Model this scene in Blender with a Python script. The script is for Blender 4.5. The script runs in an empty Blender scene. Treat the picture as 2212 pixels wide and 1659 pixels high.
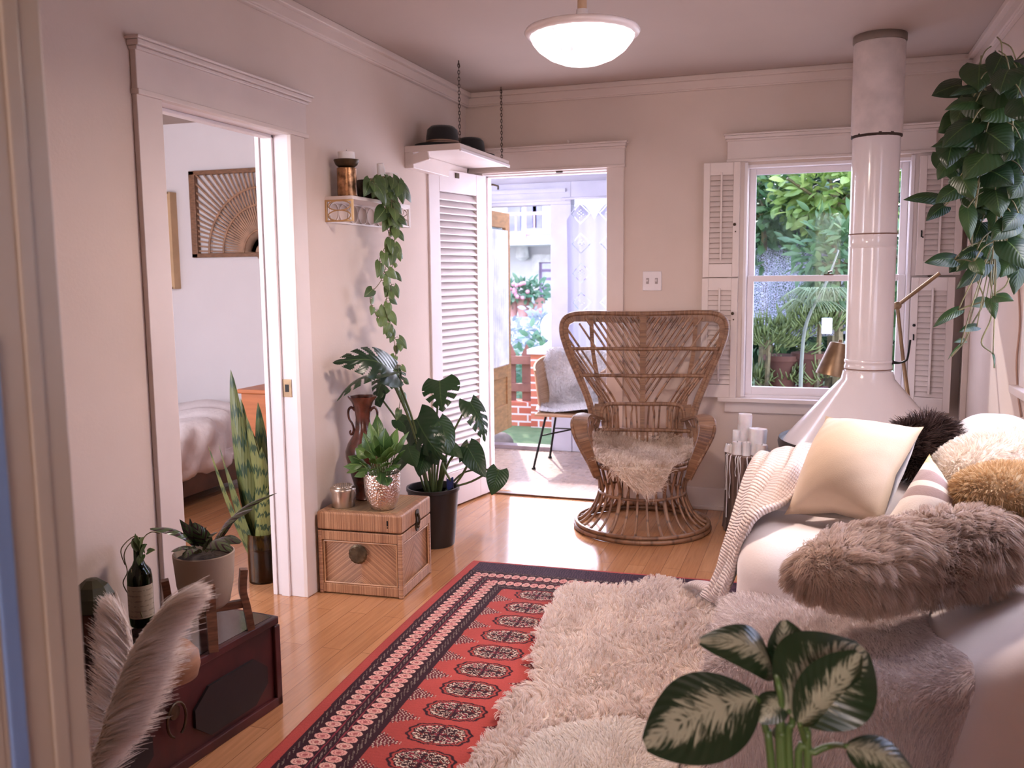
import bpy, bmesh, math, random
import numpy as np
from mathutils import Vector, Matrix, Euler
random.seed(7); rng = np.random.default_rng(7)
scene = bpy.context.scene
COL = scene.collection
PI = math.pi
V = Vector
# ------------------------------------------------------------ camera model (metres; X right, Y into the room, Z up)
FPX = 1944.9; PCX, PCY = 1106.0, 829.5
YAW, PITCH, ROLL = 0.32674, 0.118542, -0.010108
CAM = np.array([0, 0, 1.38])
_ca, _sa, _cb, _sb, _cc, _sc = math.cos(YAW), math.sin(YAW), math.cos(PITCH), math.sin(PITCH), math.cos(ROLL), math.sin(ROLL)
CF = np.array([-_sa*_cb, _ca*_cb, -_sb]); _r0 = np.array([_ca, _sa, 0.0]); _u0 = np.cross(_r0, CF)
CR = _r0*_cc + _u0*_sc; CU = -_r0*_sc + _u0*_cc
def _on(px, py, ax, v):
    d = CF + (px-PCX)/FPX*CR - (py-PCY)/FPX*CU
    return V(CAM + (v-CAM[ax])/d[ax]*d)
def at(px, py, Y): return _on(px, py, 1, Y)
def atz(px, py, z): return _on(px, py, 2, z)
def atx(px, py, x): return _on(px, py, 0, x)
# ------------------------------------------------------------ mesh builder
def perp(d):
    d = V(d).normalized()
    a = V((0, 0, 1)) if abs(d.z) < .9 else V((1, 0, 0))
    x = d.cross(a).normalized()
    return x, d.cross(x).normalized()
def smooth_path(pts, n=4):
    pts = [V(p) for p in pts]
    if len(pts) < 3: return pts
    out = []
    for i in range(len(pts)-1):
        p0 = pts[max(i-1, 0)]; p1 = pts[i]; p2 = pts[i+1]; p3 = pts[min(i+2, len(pts)-1)]
        for k in range(n):
            t = k/n
            out.append(.5*((2*p1)+(p2-p0)*t+(2*p0-5*p1+4*p2-p3)*t*t+(3*p1-p0-3*p2+p3)*t**3))
    out.append(pts[-1])
    return out
ROOTM = {}
def rootof(o):
    while o.parent: o = o.parent
    return o
class MB:
    def __init__(s, arc=False): s.v = []; s.f = []; s.m = []; s.a = []; s.arc = arc
    def _arc(s, pts, n):
        out = []; L = random.random(); 
        for i, p in enumerate(pts):
            if i: L += (V(p)-V(pts[i-1])).length
            out += [((k+.5)/n, L, .01) for k in range(n)]
        return out
    def add(s, vs, fs, mi=0, at_=None):
        n = len(s.v); s.v += [tuple(v) for v in vs]
        s.a += at_ if at_ else [(0, 0, 0)]*len(vs)
        for f in fs: s.f.append([i+n for i in f]); s.m.append(mi)
        return s
    def box(s, x0, x1, y0, y1, z0, z1, mi=0):
        v = [(x, y, z) for z in (z0, z1) for y in (y0, y1) for x in (x0, x1)]
        return s.add(v, [(0, 2, 3, 1), (4, 5, 7, 6), (0, 1, 5, 4), (2, 6, 7, 3), (0, 4, 6, 2), (1, 3, 7, 5)], mi)
    def obox(s, c, X, Y, Z, mi=0):
        c, X, Y, Z = V(c), V(X), V(Y), V(Z)
        v = [c+X*a+Y*b+Z*d for d in (-1, 1) for b in (-1, 1) for a in (-1, 1)]
        return s.add(v, [(0, 2, 3, 1), (4, 5, 7, 6), (0, 1, 5, 4), (2, 6, 7, 3), (0, 4, 6, 2), (1, 3, 7, 5)], mi)
    def bar(s, p, q, w, h, up=(0, 0, 1), mi=0):
        p, q = V(p), V(q); d = q-p; L = d.length; d.normalize()
        x = d.cross(V(up)); x = x.normalized() if x.length > 1e-4 else perp(d)[0]
        y = x.cross(d).normalized()
        return s.obox((p+q)/2, x*w/2, d*L/2, y*h/2, mi)
    def tube(s, pts, r, n=8, mi=0, sm=0, flat=1.0, closed=False):
        if sm: pts = smooth_path(pts, sm)
        pts = [V(p) for p in pts]; m = len(pts)
        rs = r if isinstance(r, (list, tuple)) else [r]*m
        if len(rs) != m: rs = [rs[min(int(i/(m-1)*(len(rs)-1)), len(rs)-2)] + (rs[min(int(i/(m-1)*(len(rs)-1)), len(rs)-2)+1]-rs[min(int(i/(m-1)*(len(rs)-1)), len(rs)-2)])*(i/(m-1)*(len(rs)-1)-min(int(i/(m-1)*(len(rs)-1)), len(rs)-2)) for i in range(m)]
        x = None; vs = []
        for i, p in enumerate(pts):
            if closed: d = (pts[(i+1) % m]-pts[i-1])
            else: d = (pts[min(i+1, m-1)]-pts[max(i-1, 0)])
            if d.length < 1e-9: d = V((0, 0, 1))
            d.normalize()
            if x is None: x, y = perp(d)
            else:
                x = (x-d*x.dot(d))
                x = x.normalized() if x.length > 1e-6 else perp(d)[0]
                y = d.cross(x)
            for k in range(n):
                a = 2*PI*k/n
                vs.append(p+x*math.cos(a)*rs[i]+y*math.sin(a)*rs[i]*flat)
        fs = []
        for i in range(m if closed else m-1):
            j = (i+1) % m
            for k in range(n): fs.append((i*n+k, i*n+(k+1) % n, j*n+(k+1) % n, j*n+k))
        if not closed: fs += [tuple(range(n))[::-1], tuple(range((m-1)*n, m*n))]
        return s.add(vs, fs, mi, s._arc(pts, n) if s.arc else None)
    def ribbon(s, pts, w, th, nrm, mi=0, sm=0):
        "flat band through pts: w = half width (number or list), nrm(i,p,d) = face normal"
        if sm: pts = smooth_path(pts, sm)
        pts = [V(p) for p in pts]; m = len(pts); vs = []
        for i, p in enumerate(pts):
            d = (pts[min(i+1, m-1)]-pts[max(i-1, 0)]).normalized()
            nn = V(nrm(i, p, d) if callable(nrm) else nrm); nn = (nn-d*nn.dot(d)).normalized()
            x = d.cross(nn); t = i/(m-1)
            ww = w if not isinstance(w, (list, tuple)) else float(np.interp(t, np.linspace(0, 1, len(w)), w))
            for a, b in ((-1, -1), (1, -1), (1, 1), (-1, 1)): vs.append(p+x*ww*a+nn*th*b)
        fs = [(0, 1, 2, 3), tuple((m-1)*4+k for k in (3, 2, 1, 0))]
        for i in range(m-1):
            for k in range(4): fs.append((i*4+k, (i+1)*4+k, (i+1)*4+(k+1) % 4, i*4+(k+1) % 4))
        return s.add(vs, fs, mi, s._arc(pts, 4) if s.arc else None)
    def lathe(s, prof, c=(0, 0, 0), n=32, mi=0, M=None, wob=None):
        vs = []; c = V(c)
        for j, (r, z) in enumerate(prof):
            for k in range(n):
                a = 2*PI*k/n; rr = r*(wob(a, j) if wob else 1)
                p = V((rr*math.cos(a), rr*math.sin(a), z))
                vs.append((M @ p if M else p)+c)
        fs = []
        for j in range(len(prof)-1):
            for k in range(n): fs.append((j*n+k, j*n+(k+1) % n, (j+1)*n+(k+1) % n, (j+1)*n+k))
        if prof[0][0] > 1e-4: fs.append(tuple(range(n))[::-1])
        if prof[-1][0] > 1e-4: fs.append(tuple(range((len(prof)-1)*n, len(prof)*n)))
        return s.add(vs, fs, mi)
    def ball(s, c, r, n=16, m=10, mi=0, sc=(1, 1, 1)):
        return s.lathe([(max(r*math.sin(PI*j/m), 1e-5), -r*math.cos(PI*j/m)) for j in range(m+1)], c, n, mi, Matrix.Diagonal(V(sc)))
    def grid(s, fn, nu, nv, mi=0, cu=False, uv=False, drop=None):
        vs = []; at_ = []
        for j in range(nv+1):
            for i in range(nu if cu else nu+1):
                vs.append(fn(i/nu, j/nv)); at_.append((i/nu, j/nv, 0))
        w = nu if cu else nu+1; fs = []
        for j in range(nv):
            for i in range(nu):
                if drop and drop((i+.5)/nu, (j+.5)/nv): continue
                fs.append((j*w+i, j*w+(i+1) % w, (j+1)*w+(i+1) % w, (j+1)*w+i))
        return s.add(vs, fs, mi, at_)
    def rbox(s, x0, x1, y0, y1, z0, z1, r, seg=10, mi=0, fn=None):
        lo = V((x0, y0, z0)); hi = V((x1, y1, z1)); c = (lo+hi)/2; h = (hi-lo)/2
        for ax in range(3):
            for sg in (-1, 1):
                o = [(1, 2), (2, 0), (0, 1)][ax]
                def g(u, v, ax=ax, sg=sg, o=o):
                    p = V((0, 0, 0)); p[ax] = sg
                    uu = (u*2-1)*sg; vv = v*2-1
                    p[o[0]] = uu; p[o[1]] = vv
                    q = V([p[k]*h[k] for k in range(3)])
                    i_ = V([max(-(h[k]-r), min(h[k]-r, q[k])) for k in range(3)])
                    d = q-i_
                    q = i_+d.normalized()*r if d.length > 1e-9 else q
                    q = q+c
                    return fn(q) if fn else q
                s.grid(g, seg, seg, mi)
        return s
    def build(s, name, mat, parent=None, smooth=None, bevel=0, seg=2, weld=False, local=False):
        me = bpy.data.meshes.new(name)
        vs = s.v
        if parent is not None and not local:
            Mi = ROOTM.get(rootof(parent).name)
            if Mi is not None: vs = [tuple(Mi @ V(v)) for v in vs]
        me.from_pydata(vs, [], s.f)
        mats = mat if isinstance(mat, (list, tuple)) else [mat]
        for m in mats: me.materials.append(m)
        if len(mats) > 1: me.polygons.foreach_set('material_index', s.m)
        if any(a != (0, 0, 0) for a in s.a):
            at_ = me.attributes.new('luv', 'FLOAT_VECTOR', 'POINT')
            at_.data.foreach_set('vector', np.array(s.a, dtype=np.float32).ravel())
        if weld:
            bm = bmesh.new(); bm.from_mesh(me); bmesh.ops.remove_doubles(bm, verts=bm.verts, dist=1e-5); bm.to_mesh(me); bm.free()
        me.update()
        if smooth is not None:
            me.polygons.foreach_set('use_smooth', [True]*len(me.polygons))
            if smooth < 170: me.set_sharp_from_angle(angle=math.radians(smooth))
        o = bpy.data.objects.new(name, me); COL.objects.link(o)
        if parent is not None: o.parent = parent
        if bevel:
            b = o.modifiers.new('bevel', 'BEVEL'); b.width = bevel; b.segments = seg; b.limit_method = 'ANGLE'; b.harden_normals = False
        return o
def thing(name, label, cat, loc=(0, 0, 0), rotz=0, group=None):
    o = bpy.data.objects.new(name, None); COL.objects.link(o)
    o.location = loc; o.rotation_euler = (0, 0, rotz); o.empty_display_size = .1
    ROOTM[o.name] = (Matrix.Translation(V(loc)) @ Matrix.Rotation(rotz, 4, 'Z')).inverted()
    return tag(o, label, cat, group)
def tag(o, label, cat=None, group=None, kind=None):
    if label: o['label'] = label
    if cat: o['category'] = cat
    if group: o['group'] = group
    if kind: o['kind'] = kind
    return o
def struct(o): o['kind'] = 'structure'; return o
# ------------------------------------------------------------ materials
def ramp(nt, fac, stops, interp='LINEAR'):
    r = nt.nodes.new('ShaderNodeValToRGB'); r.color_ramp.interpolation = interp
    e = r.color_ramp.elements
    while len(e) < len(stops): e.new(.5)
    for i, (p, c) in enumerate(stops): e[i].position = p; e[i].color = (*c, 1) if len(c) == 3 else c
    nt.links.new(fac, r.inputs[0]); return r.outputs[0]
def node(nt, t, **k):
    n = nt.nodes.new(t)
    for a, b in k.items():
        if a.startswith('_'): n.inputs[a[1:].replace('_', ' ')].default_value = b
        else: setattr(n, a, b)
    return n
def math_(nt, op, a, b=None, c=None):
    n = nt.nodes.new('ShaderNodeMath'); n.operation = op
    for i, x in enumerate((a, b, c)):
        if x is None: continue
        if isinstance(x, (int, float)): n.inputs[i].default_value = x
        else: nt.links.new(x, n.inputs[i])
    return n.outputs[0]
def mixc(nt, fac, a, b, blend='MIX'):
    n = nt.nodes.new('ShaderNodeMix'); n.data_type = 'RGBA'; n.blend_type = blend
    if isinstance(fac, (int, float)): n.inputs[0].default_value = fac
    else: nt.links.new(fac, n.inputs[0])
    for i, x in ((6, a), (7, b)):
        if isinstance(x, tuple): n.inputs[i].default_value = (*x, 1)
        else: nt.links.new(x, n.inputs[i])
    return n.outputs[2]
def mapping(nt, src='Object', scale=(1, 1, 1), rot=(0, 0, 0), loc=(0, 0, 0), attr=None):
    if attr: c = node(nt, 'ShaderNodeAttribute', attribute_name=attr).outputs['Vector']
    else: c = node(nt, 'ShaderNodeTexCoord').outputs[src]
    m = nt.nodes.new('ShaderNodeMapping'); m.inputs['Scale'].default_value = scale; m.inputs['Rotation'].default_value = rot; m.inputs['Location'].default_value = loc
    nt.links.new(c, m.inputs[0]); return m.outputs[0]
def noise(nt, vec, scale=5, detail=3, rough=.5, dist=0):
    n = node(nt, 'ShaderNodeTexNoise', _Scale=scale, _Detail=detail, _Roughness=rough, _Distortion=dist)
    nt.links.new(vec, n.inputs['Vector']); return n.outputs[0]
def newmat(name):
    m = bpy.data.materials.new(name); m.use_nodes = True
    nt = m.node_tree; b = nt.nodes['Principled BSDF']
    return m, nt, b
def bump(nt, b, h, strength=.3, dist=.01):
    n = node(nt, 'ShaderNodeBump', _Strength=strength, _Distance=dist)
    nt.links.new(h, n.inputs['Height']); nt.links.new(n.outputs[0], b.inputs['Normal'])
def mat(name, col, rough=.5, metal=0, var=.12, vs=6, bs=40, bst=.1, bd=.004, spec=.5, sheen=0, sss=0, alpha=1, trans=0, coat=0, stretch=(1, 1, 1), col2=None):
    m, nt, b = newmat(name)
    vec = mapping(nt, 'Object', stretch)
    n1 = noise(nt, vec, vs, 4)
    c2 = col2 if col2 else tuple(max(0, c*(1-2.2*var)) for c in col)
    c1 = col if col2 else tuple(min(1, c*(1+var*.6)) for c in col)
    nt.links.new(ramp(nt, n1, [(.3, c2), (.7, c1)]), b.inputs['Base Color'])
    b.inputs['Roughness'].default_value = rough; b.inputs['Metallic'].default_value = metal
    b.inputs['Specular IOR Level'].default_value = spec
    if sheen: b.inputs['Sheen Weight'].default_value = sheen
    if trans: b.inputs['Transmission Weight'].default_value = trans
    if coat: b.inputs['Coat Weight'].default_value = coat; b.inputs['Coat Roughness'].default_value = .1
    if alpha < 1: b.inputs['Alpha'].default_value = alpha
    if sss: b.inputs['Subsurface Weight'].default_value = sss; b.inputs['Subsurface Radius'].default_value = (.02, .01, .008); b.inputs['Subsurface Scale'].default_value = .5
    if bst: bump(nt, b, noise(nt, vec, bs, 3), bst, bd)
    return m
def leafmat(name, dark, light, rough=.35, transl=.25, vein=(.35, .5, .2), veinw=.03, pattern=None):
    m, nt, b = newmat(name)
    at_ = node(nt, 'ShaderNodeAttribute', attribute_name='luv'); sep = nt.nodes.new('ShaderNodeSeparateXYZ'); nt.links.new(at_.outputs['Vector'], sep.inputs[0])
    u, v, rnd = sep.outputs
    au = math_(nt, 'ABSOLUTE', math_(nt, 'SUBTRACT', u, .5))
    base = mixc(nt, rnd, dark, light)
    if pattern == 'dieff':     # pale feathered blotches between the veins
        cv = nt.nodes.new('ShaderNodeCombineXYZ')
        nt.links.new(math_(nt, 'MULTIPLY', au, 2.4), cv.inputs[0]); nt.links.new(math_(nt, 'SUBTRACT', math_(nt, 'MULTIPLY', v, 15), math_(nt, 'MULTIPLY', au, 9)), cv.inputs[1]); nt.links.new(rnd, cv.inputs[2])
        n = noise(nt, cv.outputs[0], 1.7, 6, .62, .5)
        e = math_(nt, 'SUBTRACT', n, math_(nt, 'MULTIPLY', math_(nt, 'POWER', math_(nt, 'MULTIPLY', au, 2), 2.2), .5))
        base = mixc(nt, ramp(nt, e, [(.39, (0, 0, 0)), (.50, (1, 1, 1))]), base, vein)
    elif pattern == 'stripe':  # dark crosswise bars
        w = math_(nt, 'SINE', math_(nt, 'ADD', math_(nt, 'MULTIPLY', v, 44), math_(nt, 'MULTIPLY', noise(nt, at_.outputs['Vector'], 9, 3), 9)))
        base = mixc(nt, ramp(nt, w, [(.35, (0, 0, 0)), (.75, (1, 1, 1))]), base, vein)
    elif pattern == 'bar':
        w = math_(nt, 'SINE', math_(nt, 'ADD', math_(nt, 'MULTIPLY', v, 34), math_(nt, 'MULTIPLY', au, -14)))
        base = mixc(nt, ramp(nt, w, [(.45, (0, 0, 0)), (.6, (1, 1, 1))]), base, vein)
    elif pattern == 'marble':
        n = noise(nt, mapping(nt, scale=(14, 3, 20), attr='luv'), 1.3, 4, .6, .6)
        base = mixc(nt, ramp(nt, n, [(.56, (0, 0, 0)), (.66, (1, 1, 1))]), base, vein)
    if veinw:
        base = mixc(nt, ramp(nt, au, [(veinw*.5, (1, 1, 1)), (veinw, (0, 0, 0))]), base, vein)
    nt.links.new(base, b.inputs['Base Color'])
    b.inputs['Roughness'].default_value = rough
    sv = math_(nt, 'SINE', math_(nt, 'SUBTRACT', math_(nt, 'MULTIPLY', v, 60), math_(nt, 'MULTIPLY', au, 40)))
    bump(nt, b, sv, .12, .004)
    if transl:
        t = node(nt, 'ShaderNodeBsdfTranslucent'); nt.links.new(base, t.inputs[0])
        mx = node(nt, 'ShaderNodeMixShader', _Fac=transl)
        nt.links.new(b.outputs[0], mx.inputs[1]); nt.links.new(t.outputs[0], mx.inputs[2])
        nt.links.new(mx.outputs[0], nt.nodes['Material Output'].inputs[0])
    return m
def furmat(name, c1, c2, transl=.35, rough=.6):
    m, nt, b = newmat(name)
    at_ = node(nt, 'ShaderNodeAttribute', attribute_name='fcol')
    c = mixc(nt, at_.outputs['Fac'], c1, c2)
    nt.links.new(c, b.inputs['Base Color']); b.inputs['Roughness'].default_value = rough; b.inputs['Specular IOR Level'].default_value = .3
    t = node(nt, 'ShaderNodeBsdfTranslucent'); nt.links.new(c, t.inputs[0])
    mx = node(nt, 'ShaderNodeMixShader', _Fac=transl)
    nt.links.new(b.outputs[0], mx.inputs[1]); nt.links.new(t.outputs[0], mx.inputs[2])
    nt.links.new(mx.outputs[0], nt.nodes['Material Output'].inputs[0])
    return m
# ------------------------------------------------------------ fur: thin tapered strands as one mesh
def vnoise(P, f, seed=0):
    "cheap smooth vector noise for an (n,3) array"
    r = np.random.default_rng(seed); out = np.zeros((len(P), 3))
    for k in range(4):
        K = r.normal(size=(3, 3))*f*(1+.6*k); ph = r.uniform(0, 6.28, 3)
        out += np.sin(P @ K + ph)/(1+.5*k)
    return out/2
def fur(name, material, parent, P, N, length=.05, rad=.0012, seg=4, droop=.3, curl=.0, curlf=60, clump=0, clumpf=.6, jitter=.35, comb=None, lvar=.4, seed=1, tone=None):
    r = np.random.default_rng(seed); n = len(P)
    N = N/np.maximum(np.linalg.norm(N, axis=1, keepdims=True), 1e-9)
    L = length*(1-lvar*r.random(n)) if np.isscalar(length) else length*(1-lvar*r.random(n))
    D = N+r.normal(size=(n, 3))*jitter*.5+vnoise(P, 18, seed)*jitter
    if comb is not None: D = D+np.asarray(comb)
    D /= np.maximum(np.linalg.norm(D, axis=1, keepdims=True), 1e-9)
    t = np.linspace(0, 1, seg+1)
    pts = P[:, None, :]+D[:, None, :]*(L[:, None]*t[None, :])[:, :, None]
    pts[:, :, 2] -= (droop*L[:, None]*t[None, :]**2)
    if curl:
        ph = vnoise(P, 30, seed+5)[:, :1]*5+r.normal(size=(n, 1))*.5
        A = np.cross(D, np.array([.3, .5, .81])); A /= np.maximum(np.linalg.norm(A, axis=1, keepdims=True), 1e-9); B = np.cross(D, A)
        ang = ph+curlf*(L[:, None]*t[None, :])
        amp = curl*t[None, :]
        pts += A[:, None, :]*(np.cos(ang)*amp)[:, :, None]+B[:, None, :]*(np.sin(ang)*amp)[:, :, None]
    if clump:
        key = np.floor(P/clump+vnoise(P, 8/clump*.02, seed+9)*.4).astype(np.int64)
        _, idx = np.unique(key, axis=0, return_inverse=True); idx = idx.ravel(); m = idx.max()+1
        cnt = np.bincount(idx, minlength=m)[:, None, None]
        cen = np.zeros((m, seg+1, 3)); np.add.at(cen, idx, pts); cen /= cnt
        w = (clumpf*t**.8)[None, :, None]
        pts = pts*(1-w)+cen[idx]*w
    T = np.gradient(pts, axis=1)
    side = np.cross(T, (N+r.normal(size=(n, 3))*.5)[:, None, :])
    side /= np.maximum(np.linalg.norm(side, axis=2, keepdims=True), 1e-9)
    w = rad*(1-.75*t**1.5)[None, :, None]
    Vv = np.stack([pts-side*w, pts+side*w], axis=2).reshape(-1, 3)
    base = (np.arange(n)*(seg+1)*2)[:, None]+(np.arange(seg)*2)[None, :]
    F = np.stack([base, base+1, base+3, base+2], axis=2).reshape(-1, 4)
    if parent is not None:
        Mi = ROOTM.get(rootof(parent).name)
        if Mi is not None: Mn = np.array(Mi); Vv = Vv @ Mn[:3, :3].T+Mn[:3, 3]
    me = bpy.data.meshes.new(name)
    me.vertices.add(len(Vv)); me.vertices.foreach_set('co', Vv.astype(np.float32).ravel())
    me.loops.add(F.size); me.loops.foreach_set('vertex_index', F.astype(np.int32).ravel())
    me.polygons.add(len(F)); me.polygons.foreach_set('loop_start', np.arange(0, F.size, 4, dtype=np.int32)); me.polygons.foreach_set('loop_total', np.full(len(F), 4, dtype=np.int32))
    me.polygons.foreach_set('use_smooth', np.ones(len(F), dtype=bool))
    c = r.random(n) if tone is None else np.clip(tone+r.normal(size=n)*.15, 0, 1)
    a = me.attributes.new('fcol', 'FLOAT', 'POINT'); a.data.foreach_set('value', np.repeat(c, (seg+1)*2).astype(np.float32))
    me.update(calc_edges=True); me.materials.append(material)
    o = bpy.data.objects.new(name, me); COL.objects.link(o)
    if parent is not None: o.parent = parent
    o['kind'] = 'stuff'
    return o
def surf_samples(fn, n, seed=0, mask=None, eps=1e-3):
    "random points and normals on a parametric surface fn(u,v)"
    r = np.random.default_rng(seed); P = []; N = []; UV = []
    while len(P) < n:
        u, v = r.random(2)
        if mask and not mask(u, v): continue
        p = V(fn(u, v)); a = V(fn(min(u+eps, 1), v))-V(fn(max(u-eps, 0), v)); b = V(fn(u, min(v+eps, 1)))-V(fn(u, max(v-eps, 0)))
        nn = a.cross(b)
        if nn.length < 1e-12: continue
        P.append(p); N.append(nn.normalized()); UV.append((u, v))
    return np.array(P), np.array(N), np.array(UV)
# ------------------------------------------------------------ leaves
def wprof(kind, t):
    if kind == 'heart': return (math.sin(PI*min(1, (t*.93+.07))**.62))**.9 if t < 1 else 0
    if kind == 'lance': return math.sin(PI*min(1, t*.96+.02)**.85)**1.1
    if kind == 'oval': return math.sin(PI*min(1, t*.94+.03)**.9)**.75
    if kind == 'sword': return min(1, .55+t*1.2)*(1-t**3.5)**.8 if t < 1 else 0
    return math.sin(PI*t)
def leaf(mb, base, tip, W, nrm=(0, -.6, .8), kind='heart', bend=.15, fold=.2, curl=0, nl=10, nw=6, mi=0, cuts=None, twist=0):
    base, tip = V(base), V(tip); d = tip-base; L = d.length
    if L < 1e-6: return
    d.normalize(); nn = V(nrm); nn = nn-d*nn.dot(d)
    nn = nn.normalized() if nn.length > 1e-4 else perp(d)[0]
    s = d.cross(nn).normalized(); rd = random.random()
    vs = []; at_ = []
    for j in range(nl+1):
        t = j/nl; w = max(wprof(kind, t), 0.0)*W/2
        arc = bend*L*math.sin(PI*t)
        ss, n2 = s, nn
        if twist:
            q = Matrix.Rotation(twist*t, 3, d); ss = q @ s; n2 = q @ nn
        for i in range(nw+1):
            u = i/nw*2-1
            back = -.16*L*abs(u)**1.3*(1-t)**2.5 if kind == 'heart' else 0
            p = base+d*(t*L+back)+nn*arc+ss*(w*u)-n2*(fold*w*abs(u)**1.5)+n2*(curl*W*.1*math.sin(t*9+u*2))
            vs.append(p); at_.append((i/nw, t, rd))
    fs = []
    for j in range(nl):
        for i in range(nw):
            t = (j+.5)/nl; u = abs((i+.5)/nw*2-1)
            if cuts and u > .38:
                tt = t-.16*(u-.4)
                if .22 < tt < .86 and (tt*cuts+.15) % 1 < .3: continue
            a = j*(nw+1)+i; fs.append((a, a+1, a+nw+2, a+nw+1))
    mb.add(vs, fs, mi, at_)
def bush(mb, c, R, n, size, rs, kind='oval', sq=(1, 1, 1), shell=.55, asp=.5, nl=4, nw=2):
    c = V(c)
    for _ in range(n):
        d = V((rs.gauss(0, 1), rs.gauss(0, 1), rs.gauss(0, 1))).normalized()
        rr = R*(shell+(1-shell)*rs.random())*(1+.18*math.sin(d.x*7+d.z*5)+.12*math.sin(d.y*11+d.z*9))
        p = c+V((d.x*sq[0], d.y*sq[1], d.z*sq[2]))*rr
        q = (d+V((rs.uniform(-1, 1), rs.uniform(-1, 1), rs.uniform(-1, .6)))).normalized()
        s = size*rs.uniform(.6, 1.3)
        leaf(mb, p, p+q*s, s*asp, (rs.uniform(-.6, .6), rs.uniform(-1, .2), rs.uniform(.2, 1)), kind, .1, .25, nl=nl, nw=nw)
# ============================================================ shared materials
wallm = mat('wall_plaster', (.665, .535, .465), .75, var=.03, vs=2.2, bs=90, bst=.12, bd=.003, spec=.25)
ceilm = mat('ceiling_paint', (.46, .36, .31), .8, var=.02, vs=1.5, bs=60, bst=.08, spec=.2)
crownm = mat('moulding_paint', (.655, .53, .47), .5, var=.02, vs=3, bs=25, bst=.05)
darkwall = mat('low_bounce_wall', (.30, .22, .17), .6, var=.1)  # unseen near and back walls, coloured dark to cut bounced light
trimm = mat('white_gloss_paint', (.70, .585, .535), .38, var=.03, vs=4, bs=25, bst=.05, spec=.45)
whitem = mat('white_paint', (.78, .70, .70), .4, var=.03, vs=5, bs=30, bst=.05)
porchm = mat('porch_paint', (.64, .64, .76), .6, var=.06, vs=5, bs=20, bst=.1)
blackm = mat('black_metal', (.015, .013, .012), .45, .6, var=.1)
brassm = mat('aged_brass', (.30, .195, .115), .36, .85, var=.15, vs=14)
darkbrass = mat('dark_bronze', (.10, .065, .035), .42, .7, var=.3, vs=18)
soilm = mat('soil', (.045, .03, .022), .95, var=.4, vs=30, bs=60, bst=.8, bd=.01)
waxm = mat('candle_wax', (.86, .80, .79), .5, var=.06, vs=20, sss=.25, bs=25, bst=.2)
stemm = mat('green_stem', (.11, .17, .05), .5, var=.25, vs=20)
vinem = mat('vine_stem', (.20, .17, .07), .55, var=.3, vs=20)
creamm = mat('cream_linen', (.66, .49, .35), .85, var=.05, vs=5, bs=320, bst=.25, bd=.002, sheen=.3)
slipm = mat('white_slipcover', (.88, .78, .76), .85, var=.04, vs=3, bs=180, bst=.18, bd=.002, sheen=.25)
def glassmat(name, tint=(1, 1, 1), fac=.05, rough=0.0, refl=.6):
    m, nt, b = newmat(name); nt.nodes.remove(b)
    t = node(nt, 'ShaderNodeBsdfTransparent'); t.inputs[0].default_value = (*tint, 1)
    g = node(nt, 'ShaderNodeBsdfGlossy', _Roughness=rough); mx = node(nt, 'ShaderNodeMixShader')
    fr = node(nt, 'ShaderNodeFresnel', _IOR=1.45); nt.links.new(math_(nt, 'ADD', math_(nt, 'MULTIPLY', fr.outputs[0], refl), max(0, fac-.05)), mx.inputs[0])
    nt.links.new(t.outputs[0], mx.inputs[1]); nt.links.new(g.outputs[0], mx.inputs[2]); nt.links.new(mx.outputs[0], nt.nodes['Material Output'].inputs[0])
    return m
panem = glassmat('window_glass', (.93, .95, 1.0), .05, 0, .12)
def floormat(name, c1, c2, c3, rough, w=.0825, L=.95):
    m, nt, b = newmat(name)
    vec = mapping(nt, 'Object', (1, 1, 1), (0, 0, PI/2))
    br = node(nt, 'ShaderNodeTexBrick', _Scale=1.0, offset=.37)
    br.inputs['Brick Width'].default_value = L; br.inputs['Row Height'].default_value = w; br.inputs['Mortar Size'].default_value = .0012; br.inputs['Mortar Smooth'].default_value = .2; br.inputs['Bias'].default_value = 0
    br.inputs['Color1'].default_value = (0, 0, 0, 1); br.inputs['Color2'].default_value = (1, 1, 1, 1); br.inputs['Mortar'].default_value = (.5, .5, .5, 1)
    nt.links.new(vec, br.inputs['Vector'])
    tone = ramp(nt, br.outputs['Color'], [(0, c1), (.5, c2), (1, c3)])
    g = noise(nt, mapping(nt, 'Object', (26, 1.3, 1)), 3, 6, .65, .4)
    tone = mixc(nt, .5, tone, ramp(nt, g, [(.3, tuple(x*.62 for x in c2)), (.75, tuple(min(1, x*1.25) for x in c2))]))
    tone = mixc(nt, math_(nt, 'MULTIPLY', br.outputs['Fac'], .7), tone, (.10, .045, .022))
    nt.links.new(tone, b.inputs['Base Color'])
    nt.links.new(math_(nt, 'ADD', math_(nt, 'MULTIPLY', noise(nt, mapping(nt, 'Object', (4, 4, 1)), 3, 4), .16), rough-.08), b.inputs['Roughness'])
    b.inputs['Specular IOR Level'].default_value = .55
    bump(nt, b, math_(nt, 'SUBTRACT', math_(nt, 'MULTIPLY', g, .15), br.outputs['Fac']), .12, .002)
    return m
floorm = floormat('oak_floor', (.39, .17, .075), (.46, .21, .095), (.52, .25, .12), .16)
porchfloor = floormat('porch_boards', (.40, .27, .20), (.47, .33, .26), (.53, .39, .32), .28, .10, 1.4)
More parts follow.
